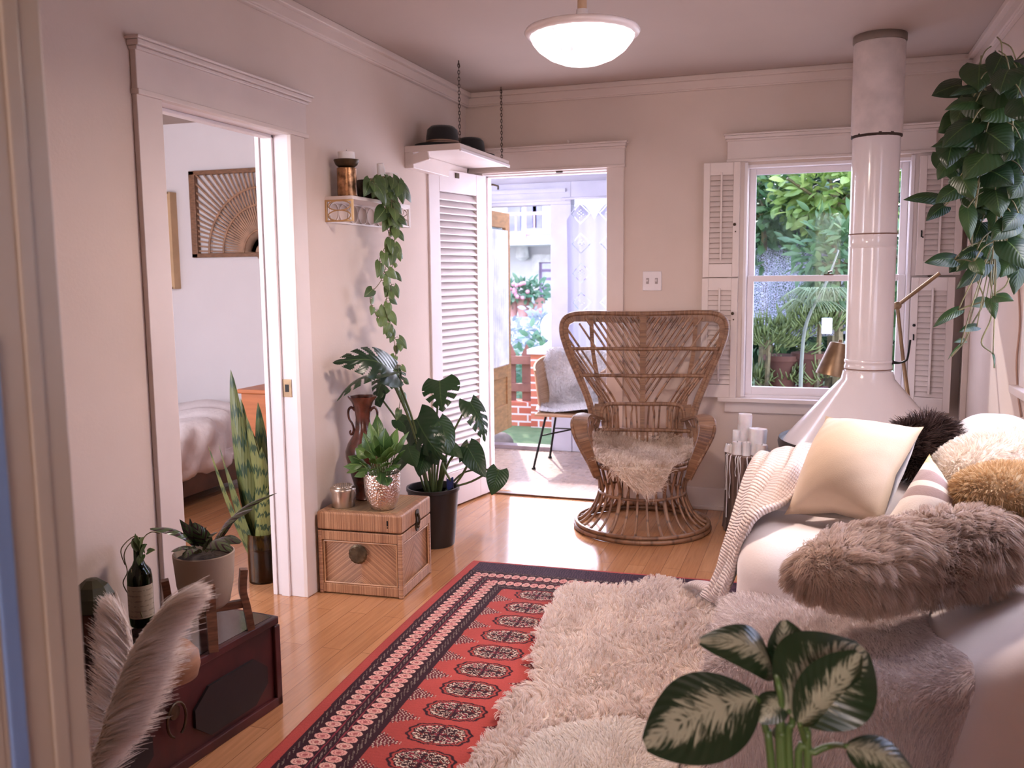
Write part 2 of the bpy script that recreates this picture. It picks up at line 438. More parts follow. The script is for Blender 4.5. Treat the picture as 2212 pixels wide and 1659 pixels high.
# ============================================================ room shell
XL, XR, YF, ZC = -2.085, .755, 5.317, 2.49
def S(mb, name, m, **k): return struct(mb.build(name, m, **k))
S(MB().box(-5.4, .9, -2.4, 5.43, -.1, 0), 'floor', floorm)
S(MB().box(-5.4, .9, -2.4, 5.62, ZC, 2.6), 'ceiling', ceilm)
S(MB().box(-2.21, XL, .86, 2.515, 0, ZC).box(-2.21, XL, 3.315, YF, 0, ZC).box(-2.21, XL, 2.515, 3.315, 1.985, ZC), 'wall_left', wallm)
S(MB().box(-2.21, -1.985, YF, 5.44, 0, ZC).box(-1.185, -.40, YF, 5.44, 0, ZC).box(.465, .88, YF, 5.44, 0, ZC).box(-1.985, -1.185, YF, 5.44, 2.015, ZC).box(-.40, .465, YF, 5.44, 1.99, ZC).box(-.40, .465, YF, 5.44, 0, .672), 'wall_far', wallm)
# right wall with a tall window beside the couch (outside the frame, it lights the cushions)
S(MB().box(XR, .88, -2.4, 2.3, 0, ZC).box(XR, .88, 3.75, YF, 0, ZC).box(XR, .88, 2.3, 3.75, 0, .95).box(XR, .88, 2.3, 3.75, 2.1, ZC), 'wall_right', wallm)
S(MB().box(-2.21, -.885, .74, .86, 0, ZC).box(.215, XR, .74, .86, 0, ZC).box(-.885, .215, .74, .86, 2.3, ZC), 'wall_near', darkwall)  # right part, out of view, extended to shade the sofa's near end
S(MB().box(-5.4, .9, -2.5, -2.4, 0, 1.0).box(-5.4, .9, -2.5, -2.4, 2.2, ZC).box(-5.4, -.75, -2.5, -2.4, 1.0, 2.2).box(.8, .9, -2.5, -2.4, 1.0, 2.2).box(-2.21, -2.1, -2.4, .74, 0, ZC), 'wall_back', darkwall)  # unseen back wall, its opening added for the rear fill light
# crown mouldings, baseboards
def crown(name, p, q, inward):
    mb = MB(); i = V(inward)
    for (o, z, w, h) in ((.012, 2.425, .012, .012), (.017, 2.448, .017, .028), (.03, 2.476, .03, .014)):
        c0 = V(p)+i*o; c1 = V(q)+i*o
        mb.bar((c0.x, c0.y, z), (c1.x, c1.y, z), w*2, h*2)
    return S(mb, name, crownm, bevel=.004)
crown('trim_1', (XL, .86, 0), (XL, YF, 0), (1, 0, 0))
crown('trim_2', (XL, YF, 0), (XR, YF, 0), (0, -1, 0))
crown('trim_3', (XR, .86, 0), (XR, YF, 0), (-1, 0, 0))
S(MB().box(-1.09, XR, YF-.016, YF, 0, .13).box(-1.09, XR, YF-.03, YF, 0, .022), 'baseboard_far', trimm, bevel=.004)
S(MB().box(XL, XL+.016, 3.42, YF-.1, 0, .13).box(XL, XL+.016, .86, 2.40, 0, .13), 'baseboard_left', trimm, bevel=.004)
S(MB().box(XR-.022, XR, 5.20, YF, 0, ZC-.07).box(XR-.03, XR, 5.19, 5.205, 0, ZC-.07), 'trim_7', trimm, bevel=.003)
S(MB().box(-2.0, -1.17, 5.305, 5.36, 0, .012), 'trim_4', mat('threshold_wood', (.16, .07, .035), .4, var=.2), bevel=.003)
# doorway to the bedroom (left): casing, header with cap, jambs and stops
def header_y(mb, y0, y1, zb, zt):
    x = XL
    mb.box(x, x+.024, y0+.012, y1-.012, zb, zt-.035); mb.box(x, x+.032, y0+.008, y1-.008, zb-.004, zb+.014)
    mb.box(x, x+.034, y0+.006, y1-.006, zt-.04, zt-.028); mb.box(x, x+.046, y0, y1, zt-.028, zt-.01); mb.box(x, x+.055, y0-.008, y1+.008, zt-.01, zt)
mb = MB()
mb.box(XL, XL+.02, 2.412, 2.53, 0, 1.972).box(XL, XL+.02, 3.298, 3.405, 0, 1.972)
header_y(mb, 2.40, 3.43, 1.972, 2.145)
d1 = S(mb, 'door_1', trimm, bevel=.003)
jm = MB()
jm.box(-2.22, XL+.004, 2.515, 2.53, 0, 1.985).box(-2.22, XL+.004, 3.298, 3.315, 0, 1.985).box(-2.22, XL+.004, 2.515, 3.315, 1.97, 1.985)
jm.box(-2.19, -2.15, 2.53, 2.542, 0, 1.97).box(-2.19, -2.15, 3.286, 3.298, 0, 1.97).box(-2.19, -2.15, 2.53, 3.298, 1.957, 1.97)
jm.box(-2.235, -2.215, 3.29, 3.40, 0, 2.05).box(-2.235, -2.215, 2.43, 2.535, 0, 2.05).box(-2.235, -2.215, 2.43, 3.40, 1.97, 2.09)
jm.build('door_jamb', whitem, d1, bevel=.002)
zs_ = at(591, 838, 3.29).z; xs_ = -2.128
MB().box(xs_-.022, xs_+.022, 3.2955, 3.2985, zs_-.038, zs_+.038).box(xs_-.009, xs_+.009, 3.294, 3.2956, zs_-.016, zs_+.016, 1).build('strike_plate', [brassm, blackm], d1)
# doorway to the porch (far)
def header_x(mb, x0, x1, zb, zt):
    y = YF
    mb.box(x0+.012, x1-.012, y-.024, y, zb, zt-.035); mb.box(x0+.008, x1-.008, y-.032, y, zb-.004, zb+.012)
    mb.box(x0+.006, x1-.006, y-.034, y, zt-.04, zt-.028); mb.box(x0, x1, y-.046, y, zt-.028, zt-.01); mb.box(x0-.008, x1+.008, y-.055, y, zt-.01, zt)
mb = MB(); mb.box(-2.075, -1.972, YF-.02, YF, 0, 2.014).box(-1.195, -1.093, YF-.02, YF, 0, 2.014); header_x(mb, -2.075, -1.075, 2.014, 2.158)
d2 = S(mb, 'door_2', trimm, bevel=.003)
MB().box(-1.985, -1.972, YF-.004, 5.45, 0, 2.015).box(-1.197, -1.185, YF-.004, 5.45, 0, 2.015).box(-1.985, -1.185, YF-.004, 5.45, 2.0, 2.015).box(-1.972, -1.96, 5.36, 5.40, 0, 2.0).box(-1.209, -1.197, 5.36, 5.40, 0, 2.0).box(-1.972, -1.197, 5.36, 5.40, 1.99, 2.0).build('door_jamb', whitem, d2, bevel=.002)
MB().box(-1.50, -1.46, YF-.035, YF-.024, 1.993, 2.003).build('door_catch', darkbrass, d2)
MB().bar((-1.42, YF-.04, 2.158), (-1.42, YF-.04, 2.172), .012, .012).ball((-1.42, YF-.04, 2.175), .007).build('hook', trimm, d2)
# near door casing beside the camera
mb = MB()
mb.box(-.945, -.868, .715, .739, 0, 2.3).box(-.92, -.895, .70, .715, 0, 2.3).box(-.965, -.945, .725, .739, 0, 2.3).box(-.883, -.868, .739, .861, 0, 2.3)
mb.box(-.8685, -.8645, atx(118, 1640, -.868).y, atx(150, 1640, -.868).y, 0, 2.3)
d3 = S(mb, 'door_3', mat('beige_gloss_paint', (.38, .315, .26), .4, var=.05, vs=3), bevel=.004)
MB().box(-1.03, -.966, .69, .739, 0, 2.3).build('door_edge', trimm, d3, bevel=.003)
ya, yb_ = atx(22, 1640, -.868).y, atx(58, 1640, -.868).y
MB().box(-.8675, -.862, ya, yb_, 0, 1.32).build('blue_strip', mat('strip_blue', (.14, .22, .42), .5, var=.05), d3, bevel=.002)  # plain narrow blue band up the lower part of the jamb
# ------------------------------------------------------------ window
mb = MB()
mb.box(-.492, -.40, YF-.02, YF, .672, 2.01).box(.465, .555, YF-.02, YF, .672, 2.01)
header_x(mb, -.515, .58, 2.01, 2.16)
mb.box(-.53, .60, YF-.06, YF, .652, .676).box(-.495, .565, YF-.02, YF, .588, .652)
w1 = S(mb, 'window_1', trimm, bevel=.003)
fr = MB()
fr.box(-.40, -.385, YF-.004, 5.44, .676, 1.99).box(.45, .465, YF-.004, 5.44, .676, 1.99).box(-.385, .45, YF-.004, 5.44, 1.972, 1.99).box(-.385, .45, YF, 5.44, .672, .69)
fr.box(-.405, -.388, YF-.028, YF-.016, .68, 2.0).box(.452, .47, YF-.028, YF-.016, .68, 2.0)
fr.build('window_frame', whitem, w1, bevel=.002)
def sash(name, z0, z1, y, bt, tp):
    o = MB().box(-.385, -.347, y, y+.035, z0, z1).box(.412, .45, y, y+.035, z0, z1).box(-.347, .412, y, y+.035, z0, z0+bt).box(-.347, .412, y, y+.035, z1-tp, z1).build(name, whitem, w1, bevel=.003)
    MB().box(-.347, .412, y+.016, y+.019, z0+bt, z1-tp).build('pane', panem, o)
sash('lower_sash', .688, 1.372, YF+.02, .048, .034)
sash('upper_sash', 1.34, 1.975, YF+.058, .03, .036)
MB().box(.03, .08, YF+.018, YF+.05, 1.372, 1.378).tube([(.055, YF+.03, 1.378), (.055, YF+.03, 1.388), (.075, YF+.02, 1.392)], .006).build('sash_lock', darkbrass, w1)
w2 = S(MB().box(XR-.02, XR, 2.21, 2.3, .9, 2.19).box(XR-.02, XR, 3.75, 3.84, .9, 2.19).box(XR-.02, XR, 2.21, 3.84, 2.1, 2.22).box(XR-.05, XR, 2.19, 3.86, .92, .95), 'window_2', trimm, bevel=.003)
o = MB().box(.80, .84, 2.3, 2.35, .95, 2.1).box(.80, .84, 3.70, 3.75, .95, 2.1).box(.80, .84, 2.35, 3.70, .95, 1.0).box(.80, .84, 2.35, 3.70, 2.05, 2.1).box(.80, .84, 3.0, 3.05, 1.0, 2.05).build('sash', whitem, w2, bevel=.003)
MB().box(.818, .822, 2.35, 3.70, 1.0, 2.05).build('pane', panem, o)
# ------------------------------------------------------------ light switch
sw = thing('light_switch', 'white double toggle switch plate on the wall between doorway and window', 'switch', (-.924, YF, 1.347))
MB().box(-.98, -.868, YF-.008, YF, 1.29, 1.404).build('cover_plate', whitem, sw, bevel=.004)
for x in (-.95, -.898):
    o = MB().box(x-.008, x+.008, YF-.0095, YF-.008, 1.33, 1.364).build('toggle_slot', mat('switch_slot', (.35, .28, .26), .6), sw)
    MB().obox((x, YF-.014, 1.352), (.0045, 0, 0), (0, .009, .004), (0, -.002, .006)).build('toggle', whitem, sw, bevel=.001)
# ------------------------------------------------------------ shutters: hinged louvred panels on the window casing
def shutter(label, hx, z0, z1, w, side, ang, grp='louvred shutters of the window'):
    "hx = hinge x on the casing, side = -1 opens to the left / +1 to the right; local x runs away from the window"
    r = thing('window_shutter', label, 'shutter', (hx, YF-.024, 0), 0, grp)
    ca, sa = math.cos(ang), math.sin(ang)
    def T(x, y, z): return (hx+side*(x*ca-y*sa*0)+0, YF-.024-(x*sa)-y, z)
    def bx(mb, x0, x1, y0, y1, a, b):
        vs = [T(x, y, z) for z in (a, b) for y in (y0, y1) for x in (x0, x1)]
        mb.add(vs, [(0, 2, 3, 1), (4, 5, 7, 6), (0, 1, 5, 4), (2, 6, 7, 3), (0, 4, 6, 2), (1, 3, 7, 5)])
    m = MB(); st = .036; t = .022
    bx(m, 0, st, 0, t, z0, z1); bx(m, w-st, w, 0, t, z0, z1); bx(m, st, w-st, 0, t, z0, z0+.075); bx(m, st, w-st, 0, t, z1-.07, z1)
    m.build('frame', trimm, r, bevel=.002)
    s = MB(); n = int((z1-z0-.145)/.0275)
    for k in range(n):
        z = z0+.075+(k+.5)*(z1-z0-.145)/n
        vs = [T(x, y, zz) for (y, zz) in ((.004, z+.012), (.0075, z+.014), (.019, z-.011), (.0155, z-.013)) for x in (st, w-st)]
        s.add(vs, [(0, 1, 3, 2), (2, 3, 5, 4), (4, 5, 7, 6), (6, 7, 1, 0)])
    s.build('louvre_panel', trimm, r)
    k = MB(); bx(k, w/2-.005, w/2+.005, .02, .032, z0+.095, z1-.055); k.build('tilt_rod', trimm, r, bevel=.002)
    return r, T
r1, T = shutter('upper left louvred white shutter folded against the wall beside the window', -.428, 1.366, 2.005, .2, -1, .05)
MB().ball(T(.025, .028, 1.66), .009).build('knob', darkbrass, r1); MB().ball(T(.02, .024, 1.62), .004).build('pin', darkbrass, r1)
r2, T = shutter('lower left louvred white shutter behind the rattan chair top', -.43, .675, 1.36, .2, -1, .03)
MB().ball(T(.025, .028, 1.16), .009).build('knob', darkbrass, r2); MB().ball(T(.02, .024, 1.125), .004).build('pin', darkbrass, r2)
r3, T = shutter('upper right louvred white shutter half hidden behind the hanging pothos', .492, 1.366, 1.99, .215, 1, .10)
MB().tube([T(.02, .026, 1.60), T(.02, .034, 1.59), T(.02, .03, 1.57), T(.03, .028, 1.565)], .004).build('hook', blackm, r3)
r4, T = shutter('lower right louvred white shutter behind the brass floor lamp post', .475, .64, 1.355, .215, 1, .34)
MB().ball(T(.02, .028, 1.1), .008).build('knob', blackm, r4); MB().tube([T(.02, .026, 1.05), T(.02, .034, 1.045), T(.02, .03, 1.02)], .004).build('hook', blackm, r4)
# ------------------------------------------------------------ louvred door swung open beside the left wall
hx, hy = -1.955, 5.30
ld = thing('louvre_door', 'white louvred interior door swung open into the room beside the porch doorway', 'door', (hx, hy, 0))
da = math.radians(11.5); dx = V((-math.sin(da), -math.cos(da), 0)); dn = V((-math.cos(da), math.sin(da), 0))   # along the door, and towards the left wall
W_ = .602
def D(a, b, z): p = V((hx, hy, 0))+dx*a+dn*b; return (p.x, p.y, z)
def dbox(mb, a0, a1, b0, b1, z0, z1):
    mb.add([D(a, b, z) for z in (z0, z1) for b in (b0, b1) for a in (a0, a1)], [(0, 2, 3, 1), (4, 5, 7, 6), (0, 1, 5, 4), (2, 6, 7, 3), (0, 4, 6, 2), (1, 3, 7, 5)])
m = MB()
dbox(m, 0, .105, 0, .036, .012, 1.995); dbox(m, W_-.105, W_, 0, .036, .012, 1.995); dbox(m, .105, W_-.105, 0, .036, 1.87, 1.995); dbox(m, .105, W_-.105, 0, .036, .012, .22)
m.build('door_frame', whitem, ld, bevel=.003)
m = MB(); n = 42
for k in range(n):
    z = .225+(k+.5)*(1.865-.225)/n
    m.add([D(a, b, zz) for (b, zz) in ((.003, z-.024), (.0, z-.018), (.031, z+.022), (.034, z+.016)) for a in (.105, W_-.105)], [(0, 1, 3, 2), (2, 3, 5, 4), (4, 5, 7, 6), (6, 7, 1, 0)])
m.build('louvre_panel', whitem, ld)
m = MB(); dbox(m, .30, .335, -.006, .0, 1.955, 1.985); m.build('door_catch', darkbrass, ld)
# ============================================================ rattan chest and what stands on it
def stripes(name, expr, k, c1, c2, c3, bst=.5):
    m, nt, b = newmat(name)
    sp = nt.nodes.new('ShaderNodeSeparateXYZ'); nt.links.new(node(nt, 'ShaderNodeTexCoord').outputs['Object'], sp.inputs[0])
    x, y, z = sp.outputs
    ab = lambda a: math_(nt, 'ABSOLUTE', a)
    e = {'x': x, 'y': y, 'z': z}.get(expr)
    if expr == 'xy': e = math_(nt, 'ADD', x, y)
    if expr == 'vx': e = math_(nt, 'ADD', math_(nt, 'MULTIPLY', z, 1.25), ab(x))
    if expr == 'vy': e = math_(nt, 'ADD', math_(nt, 'MULTIPLY', z, 1.25), ab(y))
    f = math_(nt, 'MULTIPLY', e, k); fl = math_(nt, 'FLOOR', f)
    wn = node(nt, 'ShaderNodeTexWhiteNoise', noise_dimensions='1D'); nt.links.new(fl, wn.inputs['W'])
    fr = math_(nt, 'ABSOLUTE', math_(nt, 'SUBTRACT', math_(nt, 'FRACT', f), .5))
    n = noise(nt, node(nt, 'ShaderNodeTexCoord').outputs['Object'], 9, 4)
    base = ramp(nt, math_(nt, 'ADD', math_(nt, 'MULTIPLY', wn.outputs[0], .6), math_(nt, 'MULTIPLY', n, .45)), [(.15, c1), (.5, c2), (.85, c3)])
    base = mixc(nt, ramp(nt, fr, [(.36, (0, 0, 0)), (.5, (.75, .75, .75))]), base, tuple(c*.3 for c in c1))
    nt.links.new(base, b.inputs['Base Color']); b.inputs['Roughness'].default_value = .42
    bump(nt, b, math_(nt, 'SUBTRACT', .5, fr), bst, .004)
    return m
RC = ((.24, .10, .05), (.40, .19, .095), (.54, .28, .15))
wrapx = stripes('rattan_wrap_across', 'xy', 300, *RC); wrapz = stripes('rattan_wrap_post', 'z', 300, *RC)
chev = stripes('rattan_chevron', 'vx', 170, *RC); chevs = stripes('rattan_chevron_side', 'vy', 170, *RC)
topm = stripes('rattan_top_weave', 'x', 150, (.22, .12, .06), (.33, .19, .09), (.42, .25, .13), .4)
ch = thing('rattan_chest', 'small rattan trunk with chevron panels standing against the left wall', 'chest', (-1.868, 3.568, 0), .075)
w, d, h = .19, .178, .374
def cb(mb, *a): return mb.box(*a)
m = MB()   # panels
m.box(-w+.008, w-.008, -d+.008, d-.008, .01, .28)
body = m.build('panel', [chev], ch, local=True)
MB().box(w-.0085, w-.0075, -d+.01, d-.01, .01, .28).build('side_panel', chevs, ch, local=True)
for nm, za, zb in (('lower_band', .006, .048), ('upper_band', .243, .285)):
    m = MB()
    for y in (-d, d): m.box(-w, w, y-.006, y+.006, za, zb)
    for x in (-w, w): m.box(x-.006, x+.006, -d, d, za+.0004, zb-.0004)
    m.build(nm, wrapx, ch, local=True, bevel=.004)
for x in (-w, w):
    for y in (-d, d): MB().box(x-.014 if x > 0 else x-.007, x+.007 if x > 0 else x+.014, y-.007 if y < 0 else y-.014, y+.014 if y < 0 else y+.007, 0, .286).build('corner_post', wrapz, ch, local=True, bevel=.005)
m = MB()   # thin raised mouldings round the panels
for (a, b) in (((-w+.02, .052), (w-.02, .052)), ((-w+.02, .238), (w-.02, .238)), ((-w+.02, .052), (-w+.02, .238)), ((w-.02, .052), (w-.02, .238))):
    m.tube([(a[0], -d-.001, a[1]), (b[0], -d-.001, b[1])], .0035, 6)
for (a, b) in (((-d+.02, .052), (d-.02, .052)), ((-d+.02, .238), (d-.02, .238)), ((-d+.02, .052), (-d+.02, .238)), ((d-.02, .052), (d-.02, .238))):
    m.tube([(w+.001, a[0], a[1]), (w+.001, b[0], b[1])], .0035, 6)
m.build('moulding', mat('rattan_cane', (.50, .26, .13), .4, var=.15, vs=20), ch, local=True)
lid = MB().box(-w-.008, w+.008, -d-.008, d+.008, .29, .37).build('lid', wrapx, ch, bevel=.009, seg=3, local=True)
MB().box(-w+.028, w-.028, -d+.028, d-.028, .368, .3725).build('lid_panel', topm, lid, local=True)
M_ = Matrix.Rotation(PI/2, 3, 'X')
md = MB()
md.lathe([(0, 0), (.042, 0), (.043, .003), (.036, .008), (.025, .007), (0, .010)], (-.008, -d-.004, .188), 40, 0, M_, lambda a, j: 1+(.05*math.cos(a*16) if j == 1 else .04*math.cos(16*a) if j == 2 else 0))
md.build('medallion', darkbrass, ch, smooth=40, local=True)
lt = MB(); lt.ribbon([(w+.009, .0, .352), (w+.011, .0, .33), (w+.012, .0, .29), (w+.010, .0, .255)], [.012, .024, .015, .024, .010], .002, (1, 0, 0), sm=3)
lt.tube([(w+.014, .0, .335), (w+.02, .0, .315), (w+.02, .0, .295), (w+.014, .0, .28)], .005, 8, sm=3).ball((w+.014, 0, .275), .008)
lt.build('latch', darkbrass, ch, smooth=40, local=True)
MB().box(.13, .137, -d-.0095, -d-.007, .322, .345).box(.131, .136, -d-.0095, -d-.007, .312, .318).build('key_slot', blackm, ch, local=True)
ZT = .3725
# --- hammered silver planter with a peace lily
def hammered():
    m, nt, b = newmat('hammered_silver')
    b.inputs['Base Color'].default_value = (.72, .62, .56, 1); b.inputs['Metallic'].default_value = 1; b.inputs['Roughness'].default_value = .26
    v = node(nt, 'ShaderNodeTexVoronoi', _Scale=115); nt.links.new(node(nt, 'ShaderNodeTexCoord').outputs['Object'], v.inputs['Vector'])
    bump(nt, b, v.outputs['Distance'], .55, .006); return m
silver = hammered()
px = at(826, 1060, 3.485); pc = V((px.x, px.y, ZT))
pl = thing('peace_lily', 'leafy green plant in a hammered silver pot on the rattan chest', 'plant', pc)
MB().lathe([(.04, 0), (.052, .004), (.066, .03), (.076, .07), (.0795, .12), (.08, .163), (.077, .163), (.074, .12), (.07, .13)], pc, 48).build('pot', silver, pl, smooth=50)
MB().lathe([(0.0001, .128), (.074, .13)], pc, 24).build('soil', soilm, pl)
lilym = leafmat('lily_leaf', (.035, .085, .02), (.14, .24, .06), .35, .25, (.20, .30, .09), .03)
mb = MB(); sm_ = MB()
base = pc+V((0, 0, .15))
tips = [(742, 1008, 3.42), (752, 985, 3.46), (768, 968, 3.45), (785, 935, 3.5), (798, 912, 3.52), (816, 918, 3.55), (845, 942, 3.5), (884, 932, 3.47), (876, 972, 3.42), (872, 948, 3.55), (866, 992, 3.45), (820, 960, 3.38), (806, 990, 3.37), (834, 1000, 3.36), (838, 1050, 3.385), (822, 1046, 3.385), (765, 1030, 3.41), (775, 950, 3.58), (858, 925, 3.6), (790, 972, 3.36), (850, 975, 3.37), (814, 895, 3.6), (748, 1022, 3.5), (862, 1010, 3.4), (795, 955, 3.42), (832, 925, 3.46), (808, 940, 3.36), (842, 965, 3.34), (780, 1000, 3.38), (825, 985, 3.33), (855, 955, 3.4), (770, 1015, 3.44), (800, 1015, 3.36), (850, 1015, 3.36)]
for i, (x, y, Y) in enumerate(tips):
    t = at(x, y, Y); r = random.Random(i)
    b0 = base+V(((t.x-pc.x)*.22, (t.y-pc.y)*.22, -.02)); mid = b0.lerp(t, .45)+V((0, 0, .035+.02*r.random()))
    sm_.tube([b0, b0.lerp(mid, .6)+V((0, 0, .012)), mid], .0022, 5, sm=3)
    leaf(mb, mid.lerp(b0, .15), t, .046+.018*r.random(), (r.uniform(-.3, .3), -.5, .9), 'lance', .10, .35, nl=12)
mb.build('foliage', lilym, pl, smooth=180); sm_.build('stems', stemm, pl, smooth=180)
# --- brushed tin with a beaded lid
px = at(742, 1095, 3.475); tc = V((px.x, px.y, ZT))
tn = thing('lidded_tin', 'round brushed metal tin with a ridged lid on the rattan chest', 'tin', tc)
tinm = mat('brushed_tin', (.70, .60, .50), .28, .95, var=.06, vs=5, bs=60, bst=.05)
MB().lathe([(.0, 0), (.049, 0), (.051, .003), (.051, .072), (.048, .074)], tc, 48).build('body', tinm, tn, smooth=40)
ld_ = MB(); ld_.lathe([(.0505, .07), (.056, .072), (.057, .080), (.054, .085), (.045, .087), (.044, .09), (0, .092)], tc, 48)
for rr, n in ((.010, 6), (.020, 12), (.030, 18), (.039, 24)):
    for k in range(n): ld_.ball(tc+V((rr*math.cos(2*PI*k/n), rr*math.sin(2*PI*k/n), .0915)), .0052, 8, 6, 0, (1, 1, 1.1))
ld_.build('lid', tinm, tn, smooth=40)
# --- dark red vase with scroll handles
px = at(772, 1060, 3.63); vc = V((-1.945, 3.62, ZT))
vs_ = thing('vase', 'tall dark red vase with scroll handles and wavy lip behind the silver pot', 'vase', vc)
vm = mat('oxblood_glaze', (.13, .035, .022), .25, var=.45, vs=12, bst=.15, bs=30, coat=.4)
MB().lathe([(.04, 0), (.048, .006), (.043, .03), (.052, .08), (.072, .15), (.083, .20), (.084, .225), (.072, .26), (.05, .295), (.036, .33), (.033, .38), (.038, .42), (.05, .452), (.062, .47), (.064, .476), (.058, .474), (.034, .42), (.03, .38)], vc, 40, 0, None, lambda a, j: 1+(.07*math.sin(6*a) if 13 <= j <= 15 else 0)).build('body', vm, vs_, smooth=60)
for s_ in (-1, 1):
    hd = MB(); a_ = V((.97, .25, 0))*s_
    hd.tube([vc+a_*r_+V((0, 0, z)) for r_, z in ((.034, .41), (.052, .425), (.066, .41), (.064, .375), (.05, .35), (.044, .325), (.05, .305), (.058, .30), (.062, .312), (.055, .318))], [.007, .006, .0055, .0055, .0055, .005, .004], 8, sm=4)
    hd.build('handle', vm, vs_, smooth=60)
# ============================================================ monstera in a black pot beside the chest
mc = V((-1.862, 4.20, 0))
mo = thing('monstera', 'large split-leaf monstera in a black pot between the chest and louvred door', 'plant', mc)
potb = mat('black_plastic', (.012, .010, .010), .4, var=.1)
MB().lathe([(.0, .0), (.105, 0), (.108, .006), (.132, .285), (.138, .288), (.138, .305), (.128, .305), (.124, .27)], mc, 40).build('pot', potb, mo, smooth=40)
MB().lathe([(.0001, .268), (.126, .27)], mc, 24).build('soil', soilm, mo)
bl = at(968, 1042, 4.14); MB().grid(lambda u, v: (bl.x+.03*math.cos(u*3)+.012, bl.y+.05*(u-.5)-.005, bl.z-.03+.055*v+.01*math.sin(u*7)), 8, 5).build('blue_liner', mat('blue_foil', (.05, .08, .35), .3, var=.2), mo, smooth=180)
mm = leafmat('monstera_leaf', (.010, .03, .013), (.03, .07, .024), .28, .10, (.055, .10, .035), .02)
mb = MB(); st = MB()
croot = mc+V((0, 0, .27))
def mleaf(b, t, W, nrm, Yb, Yt, cuts=0, bend=.1, fold=.15, stem=True, kind='heart'):
    B = at(b[0], b[1], Yb); T_ = at(t[0], t[1], Yt)
    leaf(mb, B, T_, W, nrm, kind, bend, fold, nl=44 if cuts else 14, nw=16 if cuts else 8, cuts=cuts)
    if stem:
        m_ = croot.lerp(B, .5)+V((0, 0, .05)); st.tube([croot+V(((B.x-mc.x)*.15, (B.y-mc.y)*.1, 0)), m_, B], .0055, 6, sm=5)
mleaf((850, 800), (718, 784), .21, (.15, -.8, .6), 3.74, 3.50, 6, .18, .25)
mleaf((838, 805), (726, 868), .17, (-.5, -.6, .6), 3.70, 3.48, 6, .15, .3)
mleaf((838, 790), (868, 832), .15, (.6, -.5, .6), 4.02, 3.95, 5, .1, .2)
mleaf((840, 800), (812, 868), .15, (.0, -.8, .5), 3.98, 3.88, 6, .1, .3)
mleaf((812, 845), (822, 880), .10, (.1, -.9, .3), 4.02, 3.98, 0, .1, .2)
mleaf((950, 822), (956, 890), .205, (.05, -.95, .3), 4.15, 4.10, 5, .06, .15)
mleaf((1015, 868), (1048, 955), .14, (.75, -.6, .3), 4.25, 4.22, 6, .12, .3)
mleaf((900, 905), (965, 998), .21, (-.25, -.9, .35), 4.02, 3.98, 6, .12, .2)
mleaf((945, 908), (975, 985), .15, (.7, -.6, .2), 4.12, 4.08, 0, .1, .25)
mleaf((860, 905), (890, 940), .09, (.2, -.7, .6), 4.05, 4.02, 0)
mleaf((1010, 965), (1050, 1032), .125, (.1, -.9, .35), 4.12, 4.08, 0, .08, .12)
mleaf((1012, 958), (992, 1000), .09, (-.4, -.8, .4), 4.16, 4.13, 0, .08, .2)
mleaf((1078, 1015), (1062, 1070), .115, (.1, -.95, .25), 4.10, 4.08, 0, .05, .1)
mleaf((962, 962), (1000, 990), .09, (.2, -.6, .7), 4.12, 4.08, 0)
mleaf((880, 960), (900, 1010), .12, (-.1, -.7, .6), 4.0, 3.95, 0)
mleaf((918, 985), (905, 1030), .11, (.1, -.8, .5), 4.02, 3.98, 0)
mleaf((875, 985), (862, 1020), .10, (-.3, -.8, .5), 4.05, 3.98, 0)
mleaf((930, 960), (945, 1005), .12, (.2, -.9, .4), 4.05, 4.0, 0)
for (x0, y0, x1, y1) in ((986, 1050, 1052, 1022), (984, 1045, 1012, 1000), (975, 1040, 955, 1000)):
    st.tube([at(x0, y0, 4.14), at((x0+x1)/2, (y0+y1)/2+4, 4.12), at(x1, y1, 4.11)], .006, 6, sm=3)
st.tube([croot+V((.02, .02, -.02)), at(957, 1010, 4.18), at(962, 990, 4.2)], [.014, .016, .012], 8, sm=4)
for q in (mb, st): q.v = [(max(x, XL+.012), y, z) for x, y, z in q.v]   # nothing pokes into the wall
mb.build('foliage', mm, mo, smooth=180); st.build('stems', mat('monstera_stem', (.10, .14, .05), .5, var=.2), mo, smooth=180)
# ============================================================ little bracket shelf with candle pots and a trailing plant
x0, x1, ya, yb, zs = XL, -1.945, 3.588, 4.178, 1.742
sh = thing('bracket_shelf', 'narrow white shelf with pierced metal fretwork brackets on the left wall', 'shelf', (XL, 3.88, zs))
MB().box(x0, x1, ya, yb, zs-.016, zs).build('board', trimm, sh, bevel=.002)
def fret(name, m_, xa, xb, ya_, yb_, circles):
    mb = MB(); z0, z1 = zs-.112, zs-.016; r = .0035
    A, B = V((xa, ya_, 0)), V((xb, yb_, 0)); L = (B-A).length; dd = (B-A)/L
    for z in (z0+r, z1-r): mb.bar((A.x, A.y, z), (B.x, B.y, z), 2*r, 2*r)
    for p in (A, B): mb.bar((p.x, p.y, z0), (p.x, p.y, z1), 2.4*r, 2.4*r, (1, 0, 0))
    for (cx_, cz, rx, rz) in circles:
        mb.tube([A+dd*(cx_*L+rx*L*math.cos(a*PI/12))+V((0, 0, z0+(z1-z0)*(cz+rz*math.sin(a*PI/12)))) for a in range(24)], .0028, 6, closed=True)
    return mb.build(name, m_, sh, smooth=40)
gold = mat('gilt_metal', (.62, .38, .17), .4, .5, var=.1)
c4 = [(.5, .28, .42, .24), (.5, .74, .42, .22)]
fret('end_bracket', gold, x0+.004, x1-.004, ya+.003, ya+.003, c4)
fret('end_bracket', trimm, x0+.004, x1-.004, yb-.003, yb-.003, c4)
